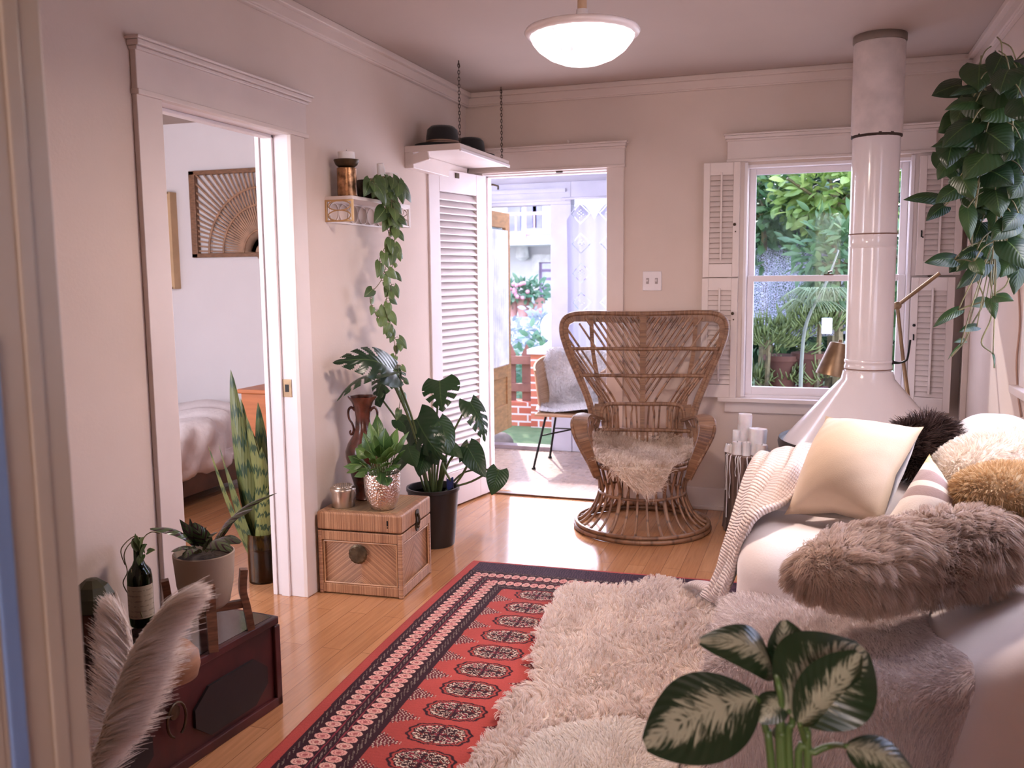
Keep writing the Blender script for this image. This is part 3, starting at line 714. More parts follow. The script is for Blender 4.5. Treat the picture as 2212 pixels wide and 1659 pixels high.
fret('front_fretwork', trimm, x1-.005, x1-.005, yb-.19, yb-.012, [(.27, .5, .24, .42), (.73, .5, .24, .42), (.5, .28, .2, .25), (.5, .74, .2, .22)])
fret('back_fretwork', trimm, x0+.006, x0+.006, ya+.012, yb-.012, [(.1+.16*k, .5, .075, .42) for k in range(6)])
# tall hammered copper candle pot
cc_ = V((-2.008, 3.655, zs))
cp = thing('candle_pot', 'tall hammered copper cylinder with a dark bowl on the bracket shelf', 'candle holder', cc_)
copper = mat('hammered_copper', (.42, .22, .11), .3, .9, var=.35, vs=30, bs=70, bst=.5)
MB().lathe([(.0, 0), (.042, 0), (.044, .004), (.044, .125), (.042, .127), (0, .127)], cc_, 36).build('cylinder', copper, cp, smooth=40)
MB().lathe([(.03, .127), (.048, .14), (.057, .16), (.056, .163), (.045, .15), (0, .147)], cc_, 36).build('bowl', darkbrass, cp, smooth=40)
ca = thing('pillar_candle', 'short white candle standing in the dark bowl on the copper cylinder', 'candle', cc_+V((0, 0, .148)))
MB().lathe([(.036, 0), (.038, .02), (.037, .048), (.033, .05), (.0, .044)], cc_+V((0, 0, .148)), 28, 0, None, lambda a, j: 1+.04*math.sin(3*a+j)).build('wax', waxm, ca, smooth=50)
MB().tube([cc_+V((0, 0, .19)), cc_+V((.002, 0, .206))], .0012, 5).build('wick', blackm, ca)
# second, lower candle dish with a melted candle
c2 = V((-2.005, 4.07, zs))
cp2 = thing('candle_dish', 'dark footed dish at the far end of the bracket shelf', 'candle holder', c2)
MB().lathe([(.0, 0), (.04, 0), (.03, .012), (.018, .05), (.02, .075), (.045, .088), (.058, .106), (.056, .108), (.04, .096), (0, .092)], c2, 32).build('dish', darkbrass, cp2, smooth=50)
ca2 = thing('melted_candle', 'melted white candle slumped in the dish at the far shelf end', 'candle', c2+V((0, 0, .094)))
MB().lathe([(.046, 0), (.048, .02), (.045, .04), (.04, .052), (.03, .05), (0, .03)], c2+V((0, 0, .094)), 30, 0, None, lambda a, j: 1+.1*math.sin(2*a+j)+.06*math.sin(5*a)).lathe([(.016, 0), (.018, .05), (.014, .092), (0, .088)], c2+V((-.02, -.03, .10)), 16, 0, Matrix.Rotation(.25, 3, 'X'), lambda a, j: 1+.2*math.sin(2*a)).build('wax', waxm, ca2, smooth=60)
# trailing philodendron in a dark ribbed pot
tpc = V((-2.0, 3.86, zs))
tp = thing('trailing_philodendron', 'long trailing heart-leaf vine in a dark ribbed pot on the bracket shelf', 'plant', tpc)
MB().lathe([(0, 0), (.048, 0), (.056, .01), (.06, .05), (.058, .092), (.054, .092), (.05, .07)], tpc, 48, 0, None, lambda a, j: 1+(.025*math.cos(24*a) if 1 <= j <= 4 else 0)).build('pot', mat('dark_glazed_pot', (.05, .03, .02), .25, .3, var=.4, vs=30), tp, smooth=50)
MB().lathe([(.0001, .07), (.052, .07)], tpc, 20).build('soil', soilm, tp)
philm = leafmat('philodendron_leaf', (.055, .10, .035), (.16, .24, .08), .4, .28, (.22, .31, .12), .025)
mb = MB(); st = MB(); rr = random.Random(3)
XV = -1.915
def vine(path, n, size, seed, xj=.02, first=0):
    r = random.Random(seed); p3 = [path[0] if isinstance(path[0], Vector) else atx(*path[0], XV)]+[atx(x, y, XV+r.uniform(-xj, xj)) for x, y in path[1:]]
    sp = smooth_path(p3, 8); st.tube(sp, .0018, 5)
    for k in range(n):
        i = int((first+(k+r.random()*.6)/n*(1-first))*(len(sp)-1)); p = sp[min(i, len(sp)-1)]
        s_ = -1 if k % 2 else 1
        d_ = V((r.uniform(-.3, .45), s_*r.uniform(.4, 1), r.uniform(-1.1, -.15))).normalized(); L = size*r.uniform(.65, 1.2)
        q = p+d_*.02+V((.01, 0, .008)); st.tube([p, p.lerp(q, .5)+V((.004, 0, .006)), q], .0011, 4)
        leaf(mb, q, q+d_*L+V((0, 0, -.3*L)), L*.85, (.9, -.55, .3+r.uniform(-.3, .3)), 'heart', .12, .25, nl=8, nw=6)
vine([V((-1.96, 3.87, zs+.08)), (838, 425), (846, 470), (838, 520), (820, 565), (845, 615), (828, 665), (842, 712), (868, 752)], 26, .058, 1)
vine([V((-1.95, 3.9, zs+.08)), (850, 440), (852, 500), (850, 560), (838, 620), (835, 680), (850, 730), (858, 790), (868, 840), (860, 890)], 26, .048, 2)
vine([V((-1.96, 3.84, zs+.09)), (826, 420), (832, 470), (842, 530), (826, 600), (800, 640), (812, 680), (838, 712)], 17, .050, 4)
vine([V((-1.97, 3.8, zs+.09)), (800, 388), (806, 412)], 7, .075, 5)
vine([V((-1.97, 3.9, zs+.1)), (850, 385), (862, 405)], 7, .085, 6)
vine([V((-1.95, 3.86, zs+.1)), (828, 385), (830, 430), (840, 480)], 14, .075, 7)
vine([V((-1.95, 3.88, zs+.1)), (842, 395), (846, 450), (842, 500), (850, 560)], 14, .065, 8)
mb.build('foliage', philm, tp, smooth=180); st.build('stems', vinem, tp, smooth=180)
# ============================================================ chain-hung corner shelf with hats
hs = thing('hanging_shelf', 'white painted shelf in the corner hung from two chains', 'shelf', (XL, 4.8, 2.03))
MB().box(XL, -1.768, 4.42, 5.205, 2.035, 2.068).build('board', trimm, hs, bevel=.003)
MB().box(-1.772, -1.762, 4.42, 5.205, 2.028, 2.045).build('edge_strip', whitem, hs, bevel=.002)
MB().box(XL, XL+.05, 4.425, 5.2, 1.955, 2.035).bar((XL+.005, 4.435, 1.99), (-1.95, 4.435, 2.02), .02, .05).build('wall_bracket', trimm, hs, bevel=.003)
chainm = mat('dark_chain', (.09, .065, .05), .5, .6, var=.2)
for (X, Y, zb) in ((-1.788, 4.47, 2.068), (-1.80, 5.165, 2.068)):
    mb = MB(); n = 23; step = (ZC-zb-.03)/n
    for k in range(n):
        c = V((X, Y, zb+.014+(k+.5)*step)); a = PI/2*(k % 2)+.4
        ex = V((math.cos(a), math.sin(a), 0))
        mb.tube([c+ex*.0055*math.cos(t*PI/4)+V((0, 0, step*.68*math.sin(t*PI/4))) for t in range(8)], .0018, 4, closed=True)
    mb.tube([(X, Y, ZC), (X, Y, ZC-.02), (X+.006, Y, ZC-.03), (X, Y, ZC-.038)], .003, 6).tube([(X, Y, zb), (X, Y, zb+.016)], .003, 6)
    mb.build('chain', chainm, hs)
felt = mat('black_felt', (.012, .010, .010), .9, var=.2, sheen=.2)
def hat(name, label, c, r, h, band, tilt=0, m_=None, ell=1.2):
    o = thing(name, label, 'hat', c, 0, 'hats on the hanging shelf'); c = V(c)
    R = Matrix.Rotation(tilt, 3, 'X') @ Matrix.Diagonal(V((1, ell, 1)))
    MB().lathe([(r*1.0, 0), (r*.97, h*.5), (r*.9, h*.85), (r*.7, h), (0, h*.94)], c, 40, 0, R).build('crown', m_ or felt, o, smooth=60)
    MB().lathe([(r*.96, -.002), (r*1.62, .010), (r*1.64, .013), (r*.98, .004)], c, 40, 0, R, lambda a, j: 1+.02*math.sin(2*a)).build('brim', m_ or felt, o, smooth=50)
    MB().lathe([(r*1.015, .004), (r*1.01, h*.32)], c, 40, 0, R).build('band', band, o, smooth=60)
strawb = stripes('woven_band', 'z', 160, (.10, .05, .035), (.30, .17, .11), (.45, .30, .22), .3)
hat('brimmed_hat', 'black domed hat with a woven tan band at the near end of the hanging shelf', (-1.94, 4.60, 2.070), .088, .115, strawb)
hat('felt_hat', 'plain flat-topped black hat at the far end of the hanging shelf', (-1.925, 4.98, 2.070), .082, .105, felt, 0, None, 1.15)
# ============================================================ pendant lamp
pcx = V((-.76, 3.0, 0))
pd = thing('pendant_lamp', 'frosted glass bowl lamp hanging from the ceiling on a tan rod', 'lamp', (pcx.x, pcx.y, ZC))
MB().tube([(pcx.x, pcx.y, ZC), (pcx.x, pcx.y, 2.245)], .0155, 20).build('rod', mat('tan_rod', (.62, .40, .26), .5, var=.08), pd, smooth=60)
MB().lathe([(.062, ZC-.0), (.06, ZC-.02), (.03, ZC-.03), (.0, ZC-.03)], pcx, 32).build('ceiling_rose', trimm, pd, smooth=40)
MB().lathe([(.0, 2.252), (.019, 2.25), (.021, 2.22), (.026, 2.205), (.03, 2.19), (.0, 2.188)], pcx, 32).build('cap', whitem, pd, smooth=50)
gm, nt, b = newmat('frosted_lamp_glass')
b.inputs['Base Color'].default_value = (.95, .88, .86, 1); b.inputs['Roughness'].default_value = .35
nz = noise(nt, mapping(nt, 'Object', (9, 9, 9)), 1.6, 4, .6, 1.0)
ec = ramp(nt, nz, [(.36, (.62, .42, .46)), (.46, (1, .93, .97))])
nt.links.new(ec, b.inputs['Emission Color'])
lw = nt.nodes.new('ShaderNodeLayerWeight'); lw.inputs[0].default_value = .35
b.inputs['Emission Strength'].default_value = 1.05
prof = [(.0, 2.072), (.03, 2.0735), (.07, 2.081), (.11, 2.097), (.145, 2.122), (.166, 2.148), (.174, 2.168), (.170, 2.168), (.16, 2.148), (.138, 2.124), (.1, 2.1), (.05, 2.085), (0, 2.082)]
MB().lathe(prof, pcx, 64, 0, None, lambda a, j: 1+(.006*math.sin(24*a) if 4 <= j <= 9 else 0)).build('bowl', gm, pd, smooth=60)
rim = MB()
rim.lathe([(.172, 2.164), (.187, 2.169), (.191, 2.178), (.186, 2.186), (.175, 2.187), (.166, 2.181), (.168, 2.17), (.172, 2.164)], pcx, 120, 0, None, lambda a, j: 1+(.01*math.sin(60*a) if 2 <= j <= 5 else 0))
rim.build('rim', mat('frosted_rim', (.86, .74, .72), .3, var=.05), pd, smooth=60)
for k in range(3):
    a = 2*PI*k/3+.5; MB().tube([pcx+V((.022*math.cos(a), .022*math.sin(a), 2.2)), pcx+V((.17*math.cos(a), .17*math.sin(a), 2.176))], .003, 6).build('rim_arm', whitem, pd)
# ============================================================ the bedroom beyond the left doorway
bedwall = mat('bedroom_plaster', (.78, .72, .73), .75, var=.02, vs=2, bs=80, bst=.08)
S(MB().box(-5.4, -2.21, 5.5, 5.62, 0, ZC), 'wall_bedroom', bedwall)
S(MB().box(-5.5, -5.4, -2.4, 1.0, 0, ZC).box(-5.5, -5.4, 2.9, 5.62, 0, ZC).box(-5.5, -5.4, 1.0, 2.9, 0, .8).box(-5.5, -5.4, 1.0, 2.9, 2.15, ZC), 'wall_bedroom_side', bedwall)
S(MB().box(-5.4, -4.3, .74, .86, 0, ZC).box(-2.7, -2.21, .74, .86, 0, ZC).box(-4.3, -2.7, .74, .86, 0, .85).box(-4.3, -2.7, .74, .86, 2.15, ZC), 'wall_bedroom_near', bedwall)
caneart = mat('cane_slat', (.40, .22, .13), .5, var=.15, vs=20); framem = mat('dark_wood_frame', (.25, .115, .055), .45, var=.2, vs=10, stretch=(3, 3, 12))
Yp = 5.47
tl, bl_ = at(410, 370, Yp), at(415, 557, Yp); zt, zb = tl.z, bl_.z; xl = tl.x-.01; xr = xl+1.18
fa = thing('fan_artwork', 'wood framed wall panel with radiating cane fan on the bedroom wall', 'wall art', (xl, 5.5, zb))
MB().box(xl, xl+.05, Yp-.01, 5.5, zb, zt).box(xr-.05, xr, Yp-.01, 5.5, zb, zt).box(xl, xr, Yp-.01, 5.5, zt-.03, zt).box(xl, xr, Yp-.01, 5.5, zb, zb+.03).build('frame', framem, fa, bevel=.004)
fcx = (xl+xr)/2; mb = MB()
for k in range(49):
    a = PI*(k+.5)/49; ca, sa = math.cos(a), math.sin(a)
    L = min((xr-xl)/2/max(abs(ca), 1e-6), (zt-zb-.03)/max(sa, 1e-6))-.02
    mb.bar((fcx+.03*ca, Yp+.008, zb+.03+.03*sa), (fcx+L*ca, Yp+.008, zb+.03+L*sa), .012, .008, (0, 1, 0))
for R_ in (.16, .33, .45): mb.tube([(fcx+R_*math.cos(PI*t/30), Yp+.002, zb+.03+R_*math.sin(PI*t/30)) for t in range(31)], .008, 6)
mb.lathe([(.0, 0), (.06, 0), (.06, .01), (0, .01)], (fcx, Yp+.01, zb+.03), 24, 0, Matrix.Rotation(PI/2, 3, 'X'))
mb.build('cane_fan', caneart, fa, smooth=40)
q0, q1 = at(356, 420, Yp), at(381, 620, Yp)
p2 = thing('framed_picture', 'pale canvas picture with light wood edge beside the bedroom doorway', 'picture', (q0.x, 5.5, q1.z))
MB().box(q0.x-.5, q0.x+.045, 5.44, 5.49, q1.z, q0.z).build('canvas', mat('pale_canvas', (.80, .74, .70), .8), p2, bevel=.003)
MB().box(q0.x+.045, q0.x+.075, 5.43, 5.5, q1.z-.012, q0.z+.012).box(q0.x-.5, q0.x+.06, 5.43, 5.5, q0.z, q0.z+.014).box(q0.x-.5, q0.x+.06, 5.43, 5.5, q1.z-.014, q1.z).build('frame', mat('light_wood_frame', (.62, .40, .22), .5, var=.1), p2)
# bed
bd = thing('bed', 'bed with rumpled white comforter on a dark wood base in the bedroom', 'bed', (-4.4, 4.5, 0))
MB().box(-5.2, -3.60, 3.5, 5.42, .07, .2).box(-5.15, -5.05, 3.6, 3.7, 0, .07).box(-3.75, -3.65, 3.55, 3.65, 0, .07).box(-3.75, -3.65, 5.3, 5.4, 0, .07).box(-5.15, -5.05, 5.3, 5.4, 0, .07).build('bed_base', mat('dark_bed_wood', (.13, .055, .03), .5, var=.2), bd, bevel=.005)
def comf(p):
    n = math.sin(p.x*9+p.y*6)*.022+math.sin(p.y*17+p.z*11)*.016+math.sin(p.y*31-p.z*23)*.012+math.sin(p.y*53+p.z*37)*.005
    return V((p.x+(n*1.4 if p.x > -3.8 else 0), p.y, p.z+n*(1 if p.z > .3 else .3)))
MB().rbox(-5.22, -3.575, 3.45, 5.36, .15, .50, .11, 40, 0, comf).build('comforter', mat('white_duvet', (.82, .74, .74), .85, var=.03, bs=20, bst=.3, bd=.02), bd, smooth=180, weld=True)
# dresser
o1 = at(520, 840, 4.32)
dr = thing('dresser', 'plain orange wood dresser against the bedroom side of the doorway wall', 'dresser', (-2.7, 4.5, 0))
orange = mat('orange_wood', (.52, .17, .06), .4, var=.08, vs=3, stretch=(2, 2, 14), bs=8)
MB().box(o1.x, -2.24, 4.32, 4.8, .04, o1.z-.025).build('carcass', orange, dr, bevel=.004)
MB().box(o1.x-.015, -2.225, 4.30, 4.81, o1.z-.025, o1.z).build('top', orange, dr, bevel=.006)
MB().box(o1.x-.006, -2.23, 4.31, 4.805, 0, .05).build('plinth', orange, dr, bevel=.004)
for k in range(3):
    z = .09+k*.215; f = MB().box(-2.88, -2.30, 4.312, 4.322, z, z+.2).build('drawer', orange, dr, bevel=.003)
    MB().ball((-2.59, 4.302, z+.1), .014).build('knob', brassm, f)
# snake plant in a glass vase
sc = V((-2.385, 3.44, 0))
sp = thing('snake_plant', 'tall snake plant in a cloudy brown glass cylinder just inside the bedroom doorway', 'plant', sc)
MB().lathe([(0, 0), (.064, 0), (.066, .006), (.067, .228), (.064, .228), (.062, .01)], sc, 40).build('vase', glassmat('smoky_glass', (.62, .50, .36), .06, .05), sp, smooth=50)
MB().lathe([(0, .008), (.061, .008), (.0615, .15), (0, .152)], sc, 32).build('brown_water', mat('brown_water', (.11, .055, .025), .3, var=.4, vs=14), sp, smooth=50)
snm = leafmat('snake_leaf', (.075, .10, .03), (.21, .22, .07), .4, .1, (.02, .05, .02), 0, 'stripe')
mb = MB(); sb = at(552, 1150, 3.44)
for (tx, ty, W, dy, nx) in ((498, 797, .052, .0, .1), (557, 868, .05, .05, .2), (532, 898, .055, -.03, -.2), (449, 962, .042, -.04, -.6), (472, 958, .02, .03, -.4), (484, 1000, .05, -.06, -.4), (590, 1000, .05, .03, .6), (593, 1048, .05, -.05, .7), (578, 1052, .055, -.06, .4), (572, 1040, .02, .06, .3), (520, 860, .052, .06, .1), (545, 930, .05, -.02, -.1), (565, 965, .05, -.05, .3), (540, 985, .05, .07, .1)):
    t = at(tx, ty, 3.44+dy); b_ = V((sc.x+(t.x-sc.x)*.12, sc.y+dy*.4, .05))
    leaf(mb, b_, t, W*1.7, (nx, -1, .15), 'sword', -.02 if tx > 520 else .03, .35, nl=18, nw=6, twist=.5*nx)
mb.build('foliage', snm, sp, smooth=180)
# ============================================================ dark red trunk and the things on it (left foreground)
A = V((-1.628, 2.41, 0)); ang = math.radians(5); dl_ = V((-math.sin(ang), -math.cos(ang), 0)); dw = V((-math.cos(ang), math.sin(ang), 0))
tk = thing('trunk', 'low dark red wooden trunk with black panels under the potted plant', 'trunk', A)
redlac = mat('dark_red_lacquer', (.075, .012, .012), .38, var=.35, vs=5, bs=30, bst=.12); topl = mat('trunk_top', (.03, .014, .014), .12, var=.2, vs=6, spec=1.0, coat=1)
def tb(mb, a0, a1, b0, b1, z0, z1, mi=0):
    mb.add([A+dl_*a+dw*b+V((0, 0, z)) for z in (z0, z1) for b in (b0, b1) for a in (a0, a1)], [(0, 2, 3, 1), (4, 5, 7, 6), (0, 1, 5, 4), (2, 6, 7, 3), (0, 4, 6, 2), (1, 3, 7, 5)], mi)
L_, W2 = .95, .352
m = MB(); tb(m, .006, L_-.006, .006, W2-.006, .0, .285); m.build('body', redlac, tk, bevel=.003)
m = MB(); tb(m, -.004, L_+.004, -.004, W2+.004, .272, .298); m.build('lid', redlac, tk, bevel=.004)
m = MB(); tb(m, .012, L_-.012, .012, W2-.012, .297, .2995); m.build('top_panel', topl, tk)
m = MB(); tb(m, -.006, .02, -.006, .02, 0, .27); tb(m, L_-.02, L_+.006, -.006, .02, 0, .27); tb(m, -.006, L_+.006, -.006, .012, 0, .03); tb(m, -.006, .012, -.006, W2, 0, .03); m.build('edge_trim', redlac, tk, bevel=.003)
def octpanel(a0, a1, z0, z1):
    c = .06; pts = [(a0+c, z0), (a1-c, z0), (a1, z0+c*.8), (a1, z1-c*.8), (a1-c, z1), (a0+c, z1), (a0, z1-c*.8), (a0, z0+c*.8)]
    m = MB(); vs = [A+dl_*a+dw*b+V((0, 0, z)) for b in (.008, -.003) for (a, z) in pts]
    m.add(vs, [tuple(range(8, 16))]+[(i, (i+1) % 8, 8+(i+1) % 8, 8+i) for i in range(8)])
    m.build('black_panel', mat('black_lacquer', (.008, .005, .006), .5, var=.2), tk)
octpanel(.06, .38, .05, .20); octpanel(.54, .88, .05, .20)
m = MB(); cc = A+dl_*.46-dw*.004+V((0, 0, .165))
m.tube([cc+dl_*(.035*math.cos(t))+V((0, 0, .05*math.sin(t)))-dw*.008 for t in np.linspace(-1.2, 4.3, 16)], .004, 6)
m.lathe([(0, 0), (.022, 0), (.02, .004), (0, .006)], cc+V((0, 0, .02)), 20, 0, Matrix.Rotation(PI/2, 3, 'Y'))
m.build('clasp', darkbrass, tk, smooth=50)
ZK = .2995
# plant stand and pot
pt = at(443, 1250, 2.2); pc2 = V((pt.x, pt.y, ZK))
wst = mat('walnut', (.22, .095, .05), .45, var=.25, vs=6, stretch=(3, 3, 18))
stn = thing('plant_stand', 'four-legged dark wood plant stand on the dark red trunk', 'plant stand', pc2)
lx = []
for k in range(4):
    a = -.80+k*PI/2; e = V((math.cos(a), math.sin(a), 0)); tn_ = V((-e.y, e.x, 0))
    m = MB(); m.ribbon([pc2+e*.128, pc2+e*.117+V((0, 0, .08)), pc2+e*.108+V((0, 0, .13)), pc2+e*.114+V((0, 0, .195))], [.013, .014, .014, .014], .011, e, sm=3)
    m.build('leg', wst, stn, smooth=40)
for k in range(2):
    a = -.80+k*PI/2; e = V((math.cos(a), math.sin(a), 0))
    MB().bar(pc2-e*.108+V((0, 0, .085+.001*k)), pc2+e*.108+V((0, 0, .085+.001*k)), .02, .024).build('crossbar', wst, stn, bevel=.002)
pot_c = pc2+V((0, 0, .099))
cal = thing('striped_bromeliad', 'dark banded foliage plant in a taupe pot held in the wood stand', 'plant', pot_c)
MB().lathe([(0, 0), (.058, 0), (.07, .012), (.082, .07), (.09, .165), (.086, .167), (.08, .13)], pot_c, 44).build('pot', mat('taupe_ceramic', (.33, .24, .17), .6, var=.06, bs=60, bst=.08), cal, smooth=50)
MB().lathe([(.0001, .145), (.084, .147)], pot_c, 24).build('soil', soilm, cal)
brm = leafmat('banded_leaf', (.03, .045, .02), (.10, .15, .06), .22, .12, (.035, .012, .02), 0, 'bar')
mb = MB()
for (bx_, by_, tx, ty, Yb, Yt, W, bd_, nz_) in ((425, 1185, 324, 1142, 2.18, 2.05, .058, .16, .9), (425, 1190, 372, 1192, 2.15, 2.02, .05, .12, .9), (430, 1180, 388, 1122, 2.2, 2.15, .038, .25, .6), (445, 1180, 410, 1120, 2.25, 2.2, .04, .3, .4), (455, 1185, 418, 1130, 2.2, 2.16, .045, .15, .6), (455, 1180, 508, 1118, 2.22, 2.2, .05, .05, .6), (470, 1185, 545, 1100, 2.2, 2.1, .05, .12, .8), (470, 1175, 598, 1065, 2.22, 2.25, .036, .14, .8), (460, 1190, 520, 1172, 2.15, 2.05, .05, .15, .9), (450, 1190, 500, 1190, 2.12, 2.03, .05, .2, .9), (440, 1190, 470, 1150, 2.18, 2.1, .04, .1, .6), (435, 1180, 446, 1138, 2.22, 2.18, .03, .1, .3), (430, 1195, 400, 1205, 2.12, 2.02, .045, .2, .8)):
    leaf(mb, at(bx_, by_, Yb), at(tx, ty, Yt), W, (0, -.45, nz_), 'lance' if W < .045 else 'oval', bd_, .35, nl=14, nw=6)
mb.build('foliage', brm, cal, smooth=180)
# wine bottle with a rooted cutting
bc = at(307, 1335, 2.22); bc = V((bc.x, bc.y, ZK))
bo = thing('wine_bottle', 'green wine bottle with a pale label holding a vine cutting on the trunk', 'bottle', bc)
MB().lathe([(0, .004), (.034, 0), (.0375, .006), (.0375, .155), (.034, .175), (.02, .195), (.0145, .21), (.0135, .262), (.016, .264), (.016, .278), (.0125, .279), (.0115, .21), (.03, .172), (.034, .15), (.034, .01)], bc, 40).build('glass', glassmat('green_bottle_glass', (.10, .22, .07), .08), bo, smooth=50)
MB().lathe([(0, .008), (.0335, .008), (.0335, .13), (0, .13)], bc, 28).build('water', mat('dark_water', (.02, .03, .012), .1), bo, smooth=50)
# label: paper with lines of faded unreadable print
lm, nt, b = newmat('bottle_label'); b.inputs['Roughness'].default_value = .8
v_ = mapping(nt, 'Object', (90, 90, 90)); nz = noise(nt, v_, 1.2, 3)
sp_ = nt.nodes.new('ShaderNodeSeparateXYZ'); nt.links.new(node(nt, 'ShaderNodeTexCoord').outputs['Object'], sp_.inputs[0])
ln = math_(nt, 'SINE', math_(nt, 'MULTIPLY', sp_.outputs[2], 380))
nt.links.new(mixc(nt, math_(nt, 'MULTIPLY', ramp(nt, ln, [(.6, (0, 0, 0)), (.75, (1, 1, 1))]), ramp(nt, nz, [(.45, (0, 0, 0)), (.5, (.6, .6, .6))])), (.50, .42, .33), (.22, .18, .14)), b.inputs['Base Color'])
MB().grid(lambda u, v: (bc.x+.0385*math.cos(-2.6+u*3.0), bc.y+.0385*math.sin(-2.6+u*3.0), bc.z+.03+.105*v), 24, 1).build('label', lm, bo, smooth=180)
mb = MB(); m2 = MB()
for path in ([(305, 1210), (300, 1165), (280, 1175), (268, 1200), (275, 1235), (266, 1260), (282, 1290), (300, 1310)], [(305, 1215), (308, 1168), (325, 1150), (345, 1152)], [(303, 1210), (296, 1158), (262, 1185), (270, 1220)], [(308, 1335), (296, 1300), (286, 1280), (284, 1230)]):
    m2.tube([at(x, y, 2.19) for x, y in path], .0018, 5, sm=5)
for (bx_, by_, tx, ty, W) in ((305, 1190, 292, 1152, .03), (303, 1195, 318, 1175, .035), (298, 1190, 285, 1165, .03), (305, 1200, 300, 1222, .03), (318, 1192, 336, 1188, .02), (300, 1180, 312, 1160, .03)):
    leaf(mb, at(bx_, by_, 2.18), at(tx, ty, 2.16), W, (0, -.8, .5), 'heart', .1, .2)
mb.build('leaves', philm, bo, smooth=180); m2.build('vine', vinem, bo, smooth=180)
# dark domed lantern by the wall
lc = atz(208, 1400, ZK); lk = (at(207, 1250, lc.y).z-ZK)/.142
la = thing('lantern', 'dark domed metal lantern at the far left end of the trunk top', 'lantern', lc)
MB().lathe([(0, 0), (.06, 0), (.062, .008), (.05, .012), (.05, .085*lk), (0, .085*lk)], lc, 8).build('body', mat('lantern_metal', (.05, .03, .02), .4, .5, var=.3), la)
MB().lathe([(r_*.95, z_*lk) for r_, z_ in ((.07, .083), (.068, .09), (.062, .108), (.045, .128), (.02, .14), (.0, .142))], lc, 8).build('roof', mat('lantern_roof', (.06, .055, .025), .35, .4, var=.3), la)
for k in range(8):
    a = 2*PI*(k+.5)/8; e = V((math.cos(a), math.sin(a), 0)); MB().obox(lc+e*.0475+V((0, 0, .05*lk)), e*.0012, V((-e.y, e.x, 0))*.012, (0, 0, .028*lk)).build('pane', mat('amber_glass', (.09, .03, .02), .1), la) if k < 8 else None
MB().tube([lc+V((.05, -.03, .08*lk)), lc+V((.09, -.04, .06*lk)), lc+V((.11, -.05, .02))], .003, 6, sm=3).build('bail_handle', blackm, la)
# round tan wooden bowl upturned on the trunk
bw = at(362, 1395, 1.93)
bw = V((bw.x, bw.y, ZK))
MB_ = MB().lathe([(.075, 0), (.083, .03), (.08, .062), (.06, .088), (.03, .1), (.0, .102)], bw, 40)
o = MB_.build('upturned_bowl', mat('tan_wood', (.36, .17, .085), .5, var=.2, vs=5, stretch=(2, 2, 10)), None, smooth=60)
tag(o, 'rounded tan wooden bowl lying upturned on the trunk behind the pale plumes', 'bowl')
# two pale feathery plumes standing in a floor vase below the frame
plm = furmat('plume_fibre', (.86, .74, .66), (.97, .91, .86), .4, .6)
vz = V((-1.205, 1.40, 0))
fv = thing('floor_vase', 'tall dark floor vase holding the pale plumes in the left foreground', 'vase', vz)
MB().lathe([(0, 0), (.07, 0), (.10, .08), (.095, .2), (.06, .3), (.05, .34), (.058, .355), (.05, .35), (.04, .3)], vz, 32).build('body', mat('dark_stoneware', (.05, .035, .03), .6, var=.2), fv, smooth=50)
def plume(label, spine, ybase, side, n, L, seed, tone):
    P0 = [at(x, y, ybase) for x, y in spine]; P0 = [vz+V((.0, 0, .25))]+P0
    sp = smooth_path(P0, 12); o = thing('feather_plume', label, 'dried plume', vz, 0, 'pale plumes in the floor vase')
    MB().tube(sp, [.006, .006, .005, .003], 6).build('stem', mat('plume_stem', (.55, .42, .32), .6), o, smooth=180)
    r = np.random.default_rng(seed); m = len(sp); P = np.empty((n, 3)); N = np.empty((n, 3)); Ls = np.empty(n); 
    R_ = V(CR); U_ = V(CU); F_ = V(CF)
    for i in range(n):
        k = 12+r.random()**.9*(m-13.01); k0 = int(k); f = k-k0
        p = sp[k0].lerp(sp[k0+1], f); t = (sp[k0+1]-sp[k0]).normalized(); tt = (k-12)/(m-13)
        d = (t*(.7+.9*tt+r.normal()*.12)+(R_*side[0]+U_*side[1])*(.95-.55*tt+r.normal()*.18)+F_*r.normal()*.45).normalized()
        P[i] = p+V(r.normal(size=3))*.004; N[i] = d; Ls[i] = L*(.45+.75*math.sin(PI*min(1, tt*.75+.12))*(1-.45*tt))*(.7+.4*r.random())
    fur('plume_fibres', plm, o, P, N, Ls, .0011, 5, droop=.18, jitter=.14, lvar=.25, seed=seed, clump=.02, clumpf=.35, tone=np.full(n, tone))
plume('nearer pale feathery plume leaning right across the trunk front', [(206, 1690), (222, 1590), (252, 1500), (285, 1420), (325, 1355), (368, 1308)], 1.50, (1.0, .15), 9000, .20, 5, .7)
plume('farther pale feathery plume half hidden behind the near plume and door casing', [(215, 1690), (262, 1570), (278, 1470), (276, 1400), (266, 1345)], 1.62, (-.8, -.05), 6000, .17, 6, .4)
